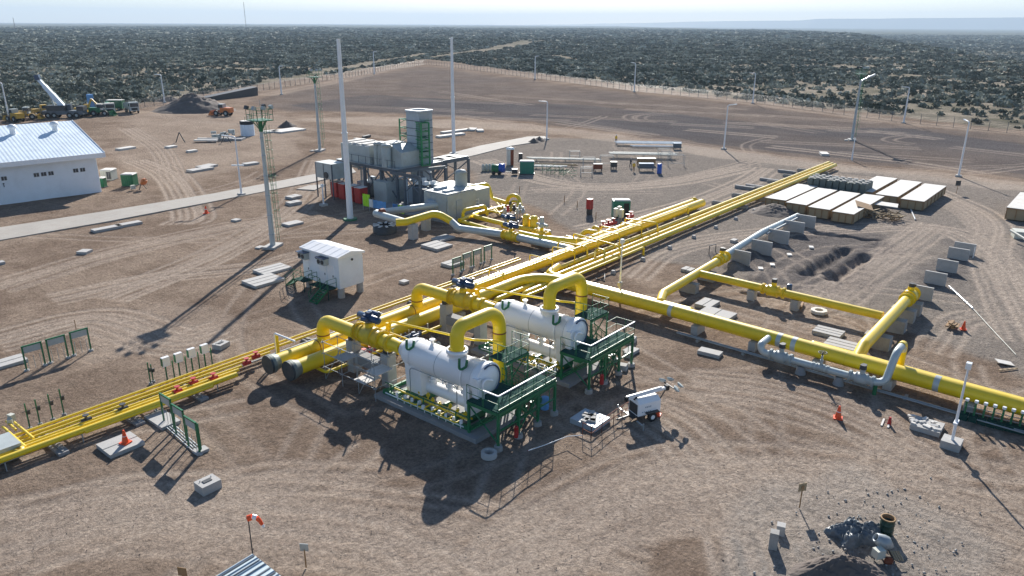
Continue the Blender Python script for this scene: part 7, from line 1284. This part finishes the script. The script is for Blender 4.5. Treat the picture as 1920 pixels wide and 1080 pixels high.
truck('grey-blue dump truck facing right near the lamp at the scrub edge', 248, 211, -.9, 'tipper', 'encl'); truck('green tank truck with pale cab left of the dump truck', 206, 213, -1.0, 'tank', 'ply', 'green')
p = at(216, 207); t = thing('green_container', 'dark green container with pale roof between the two trucks', 'container', p, A0+.1); mb = MB(True); mb.box(-2.2, 2.2, 0, 2.4, .5, 2.9); mb.put('container_body', 'green', t); mb = MB(True); mb.box(-2.25, 2.25, -.05, 2.45, 2.9, 3.0); mb.put('roof', 'ply', t); wheels(t, (-1.2, 1.2), (0, 2.2), .45)
def excavator(label, px, py, rz, m, boom=True):
    p = at(px, py); t = thing('excavator', label, 'excavator', p, A0+rz)
    for y in (-1.2, 1.2): mb = MB(True); mb.tube([(-1.8, y, .5), (1.8, y, .5)], .45, 10); mb.box(-1.8, 1.8, y-.28, y+.28, .1, .9); mb.put('track', 'black', t)
    mb = MB(True); mb.box(-2.0, 1.4, -1.3, 1.3, 1.1, 2.3); mb.put('body', m, t); mb = MB(True); mb.box(.2, 1.5, .3, 1.3, 1.8, 3.1); c_ = mb.put('cab', m, t); mb = MB(True); mb.box(.4, 1.55, .35, 1.35, 2.2, 2.9); mb.put('cab_window', 'glass', c_)
    mb = MB(True); mb.bar((1.2, -.2, 1.8), (2.6, -.2, 4.6), .45); mb.put('boom', m, t); mb = MB(True); mb.bar((2.6, -.2, 4.6), (4.4, -.2, 2.4), .35); a_ = mb.put('stick', m, t); mb = MB(True); mb.cbox((4.4, -.2, 1.8), (.9, 1.0, 1.0)); mb.put('bucket', 'dark', a_); return t
excavator('yellow excavator right of the mobile crane', 158, 217, .2, 'vyellow')
def loader(label, px, py, rz, m, m2='encl'):
    p = at(px, py); t = thing('wheel_loader', label, 'loader', p, A0+rz); wheels(t, (-1.5, 1.5), (-1.1, 1.1), .8); mb = MB(True); mb.box(-2.8, .3, -1.0, 1.0, 1.0, 2.3); mb.put('engine_hood', m, t); mb = MB(True); mb.box(-.6, .8, -.85, .85, 1.6, 3.3); c_ = mb.put('cab', m2, t); mb = MB(True); mb.box(-.5, .86, -.9, .9, 2.2, 3.1); mb.put('cab_window', 'glass', c_)
    mb = MB(True); mb.bar((.6, -.6, 1.6), (2.9, -.6, .9), .25); mb.bar((.6, .6, 1.6), (2.9, .6, .9), .25); mb.put('lift_arms', m, t); mb = MB(True); mb.add([(2.7, -1.4, .2), (4.0, -1.4, .15), (3.0, -1.4, 1.5), (2.7, 1.4, .2), (4.0, 1.4, .15), (3.0, 1.4, 1.5)], [(0, 1, 2), (5, 4, 3), (0, 3, 4, 1), (0, 2, 5, 3)]); mb.put('bucket', m, t); return t
loader('orange wheel loader right of the dark earth heap', 419, 217, -.2+math.pi, 'vorange'); loader('yellow wheel loader left of the mobile crane', 52, 224, .3, 'vyellow'); loader('small green tractor with pale cab left of the tank truck', 190, 217, .1, 'green', 'ply'); loader('rusty brown loader behind the building roof', 30, 228, 2.6, 'vyellow')
loader('bright yellow small loader beside the crane', 84, 219, .8, 'vyellow', 'vyellow')
p = at(173, 208); t = thing('drilling_column', 'blue grey upright machine column beside the yellow excavator', 'machine', p); mb = MB(); mb.box(p.x-.7, p.x+.7, p.y-.7, p.y+.7, 0, 4.8); mb.put('column', 'banner', t); mb = MB(); mb.box(p.x-1.2, p.x+1.2, p.y-1.2, p.y+1.2, 0, .8); mb.put('base', 'dark', t)
# plant mid-left: silo tank and pump pit
p = at(465, 254); t = thing('silo_tank', 'white round tank with black top band in the far yard', 'tank', p); mb = MB(); mb.lathe([(1.55, 0), (1.55, 2.6)], p, n=20); mb.put('tank_shell', 'roof', t); mb = MB(); mb.lathe([(1.57, 2.6), (1.6, 3.3), (1.4, 3.4)], p, n=20); mb.put('black_band', 'black', t); mb = MB(); mb.cone(p+V3(0, 0, 3.3), p+V3(0, 0, 3.42), 1.5, 1.4, 20); mb.rod(p+V3(.5, 0, 3.4), p+V3(.5, 0, 4.6), .08); mb.put('top_deck', 'ply', t); mb = MB(); rail(mb, [p+V3(-1, -1, 3.4), p+V3(1, -1, 3.4), p+V3(1, 1, 3.4)], 1.0, .08); mb.put('railing', 'green', t)
p = at(428, 262); t = thing('pump_skid', 'grey pump skid with pipes left of the round tank', 'skid', p, A0); mb = MB(True); mb.box(-3.5, 3.5, -1.5, 1.5, 0, .4); mb.put('base', 'pad', t); mb = MB(True)
for k in range(9): mb.cbox((g.uniform(-3, 2.5), g.uniform(-1, 1), g.uniform(.7, 1.8)), (g.uniform(.5, 1.4), .5, g.uniform(.4, 1)), g.uniform(0, 1.5))
mb.put('pumps', 'encl', t)
p = at(352, 267); t = thing('lifting_trestle', 'small dark A-frame next to pale slabs on the plain', 'frame', p, A0); mb = MB(True)
for x in (-1.6, 8.5): mb.rod((x-1, 0, 0), (x, 0, 2.2), .1); mb.rod((x+1, 0, 0), (x, 0, 2.2), .1)
mb.put('frame', 'dark', t); mb = MB(True); mb.box(1.5, 6.5, -.4, .6, .3, .6); mb.box(1.8, 6.2, .9, 1.7, .5, .8); mb.put('slabs', 'ply', t)
heap('small dark rubble pile behind the white slab on the plain', 538, 238, 2.6, 1.8, 1.6, 'soil', 0, 40)
block('kerb', 'thin dark kerb beam on the plain left of the stack', at(687, 258), 3, .6, .5, .3, 'dark', 'kerb'); block('kerb', 'long white kerb on the plain left of the stack', at(686, 265), 1.0, 7.5, .4, .0, 'ply', 'kerb')
# guard ropes
t = thing('barrier_tape', 'red and white tape strung low across the nearer shadow', 'tape', at(990, 842)); mb = MB(); q = [at(990, 845, .6), at(1020, 835, .45), at(1064, 818, .5), at(1092, 816, .8)]; mb.tube(q, .03, 4); mb.put('tape', 'lens', t); mb = MB(); mb.rod(at(990, 845), at(990, 845, .7), .03, 4); mb.put('stake', 'red', t)
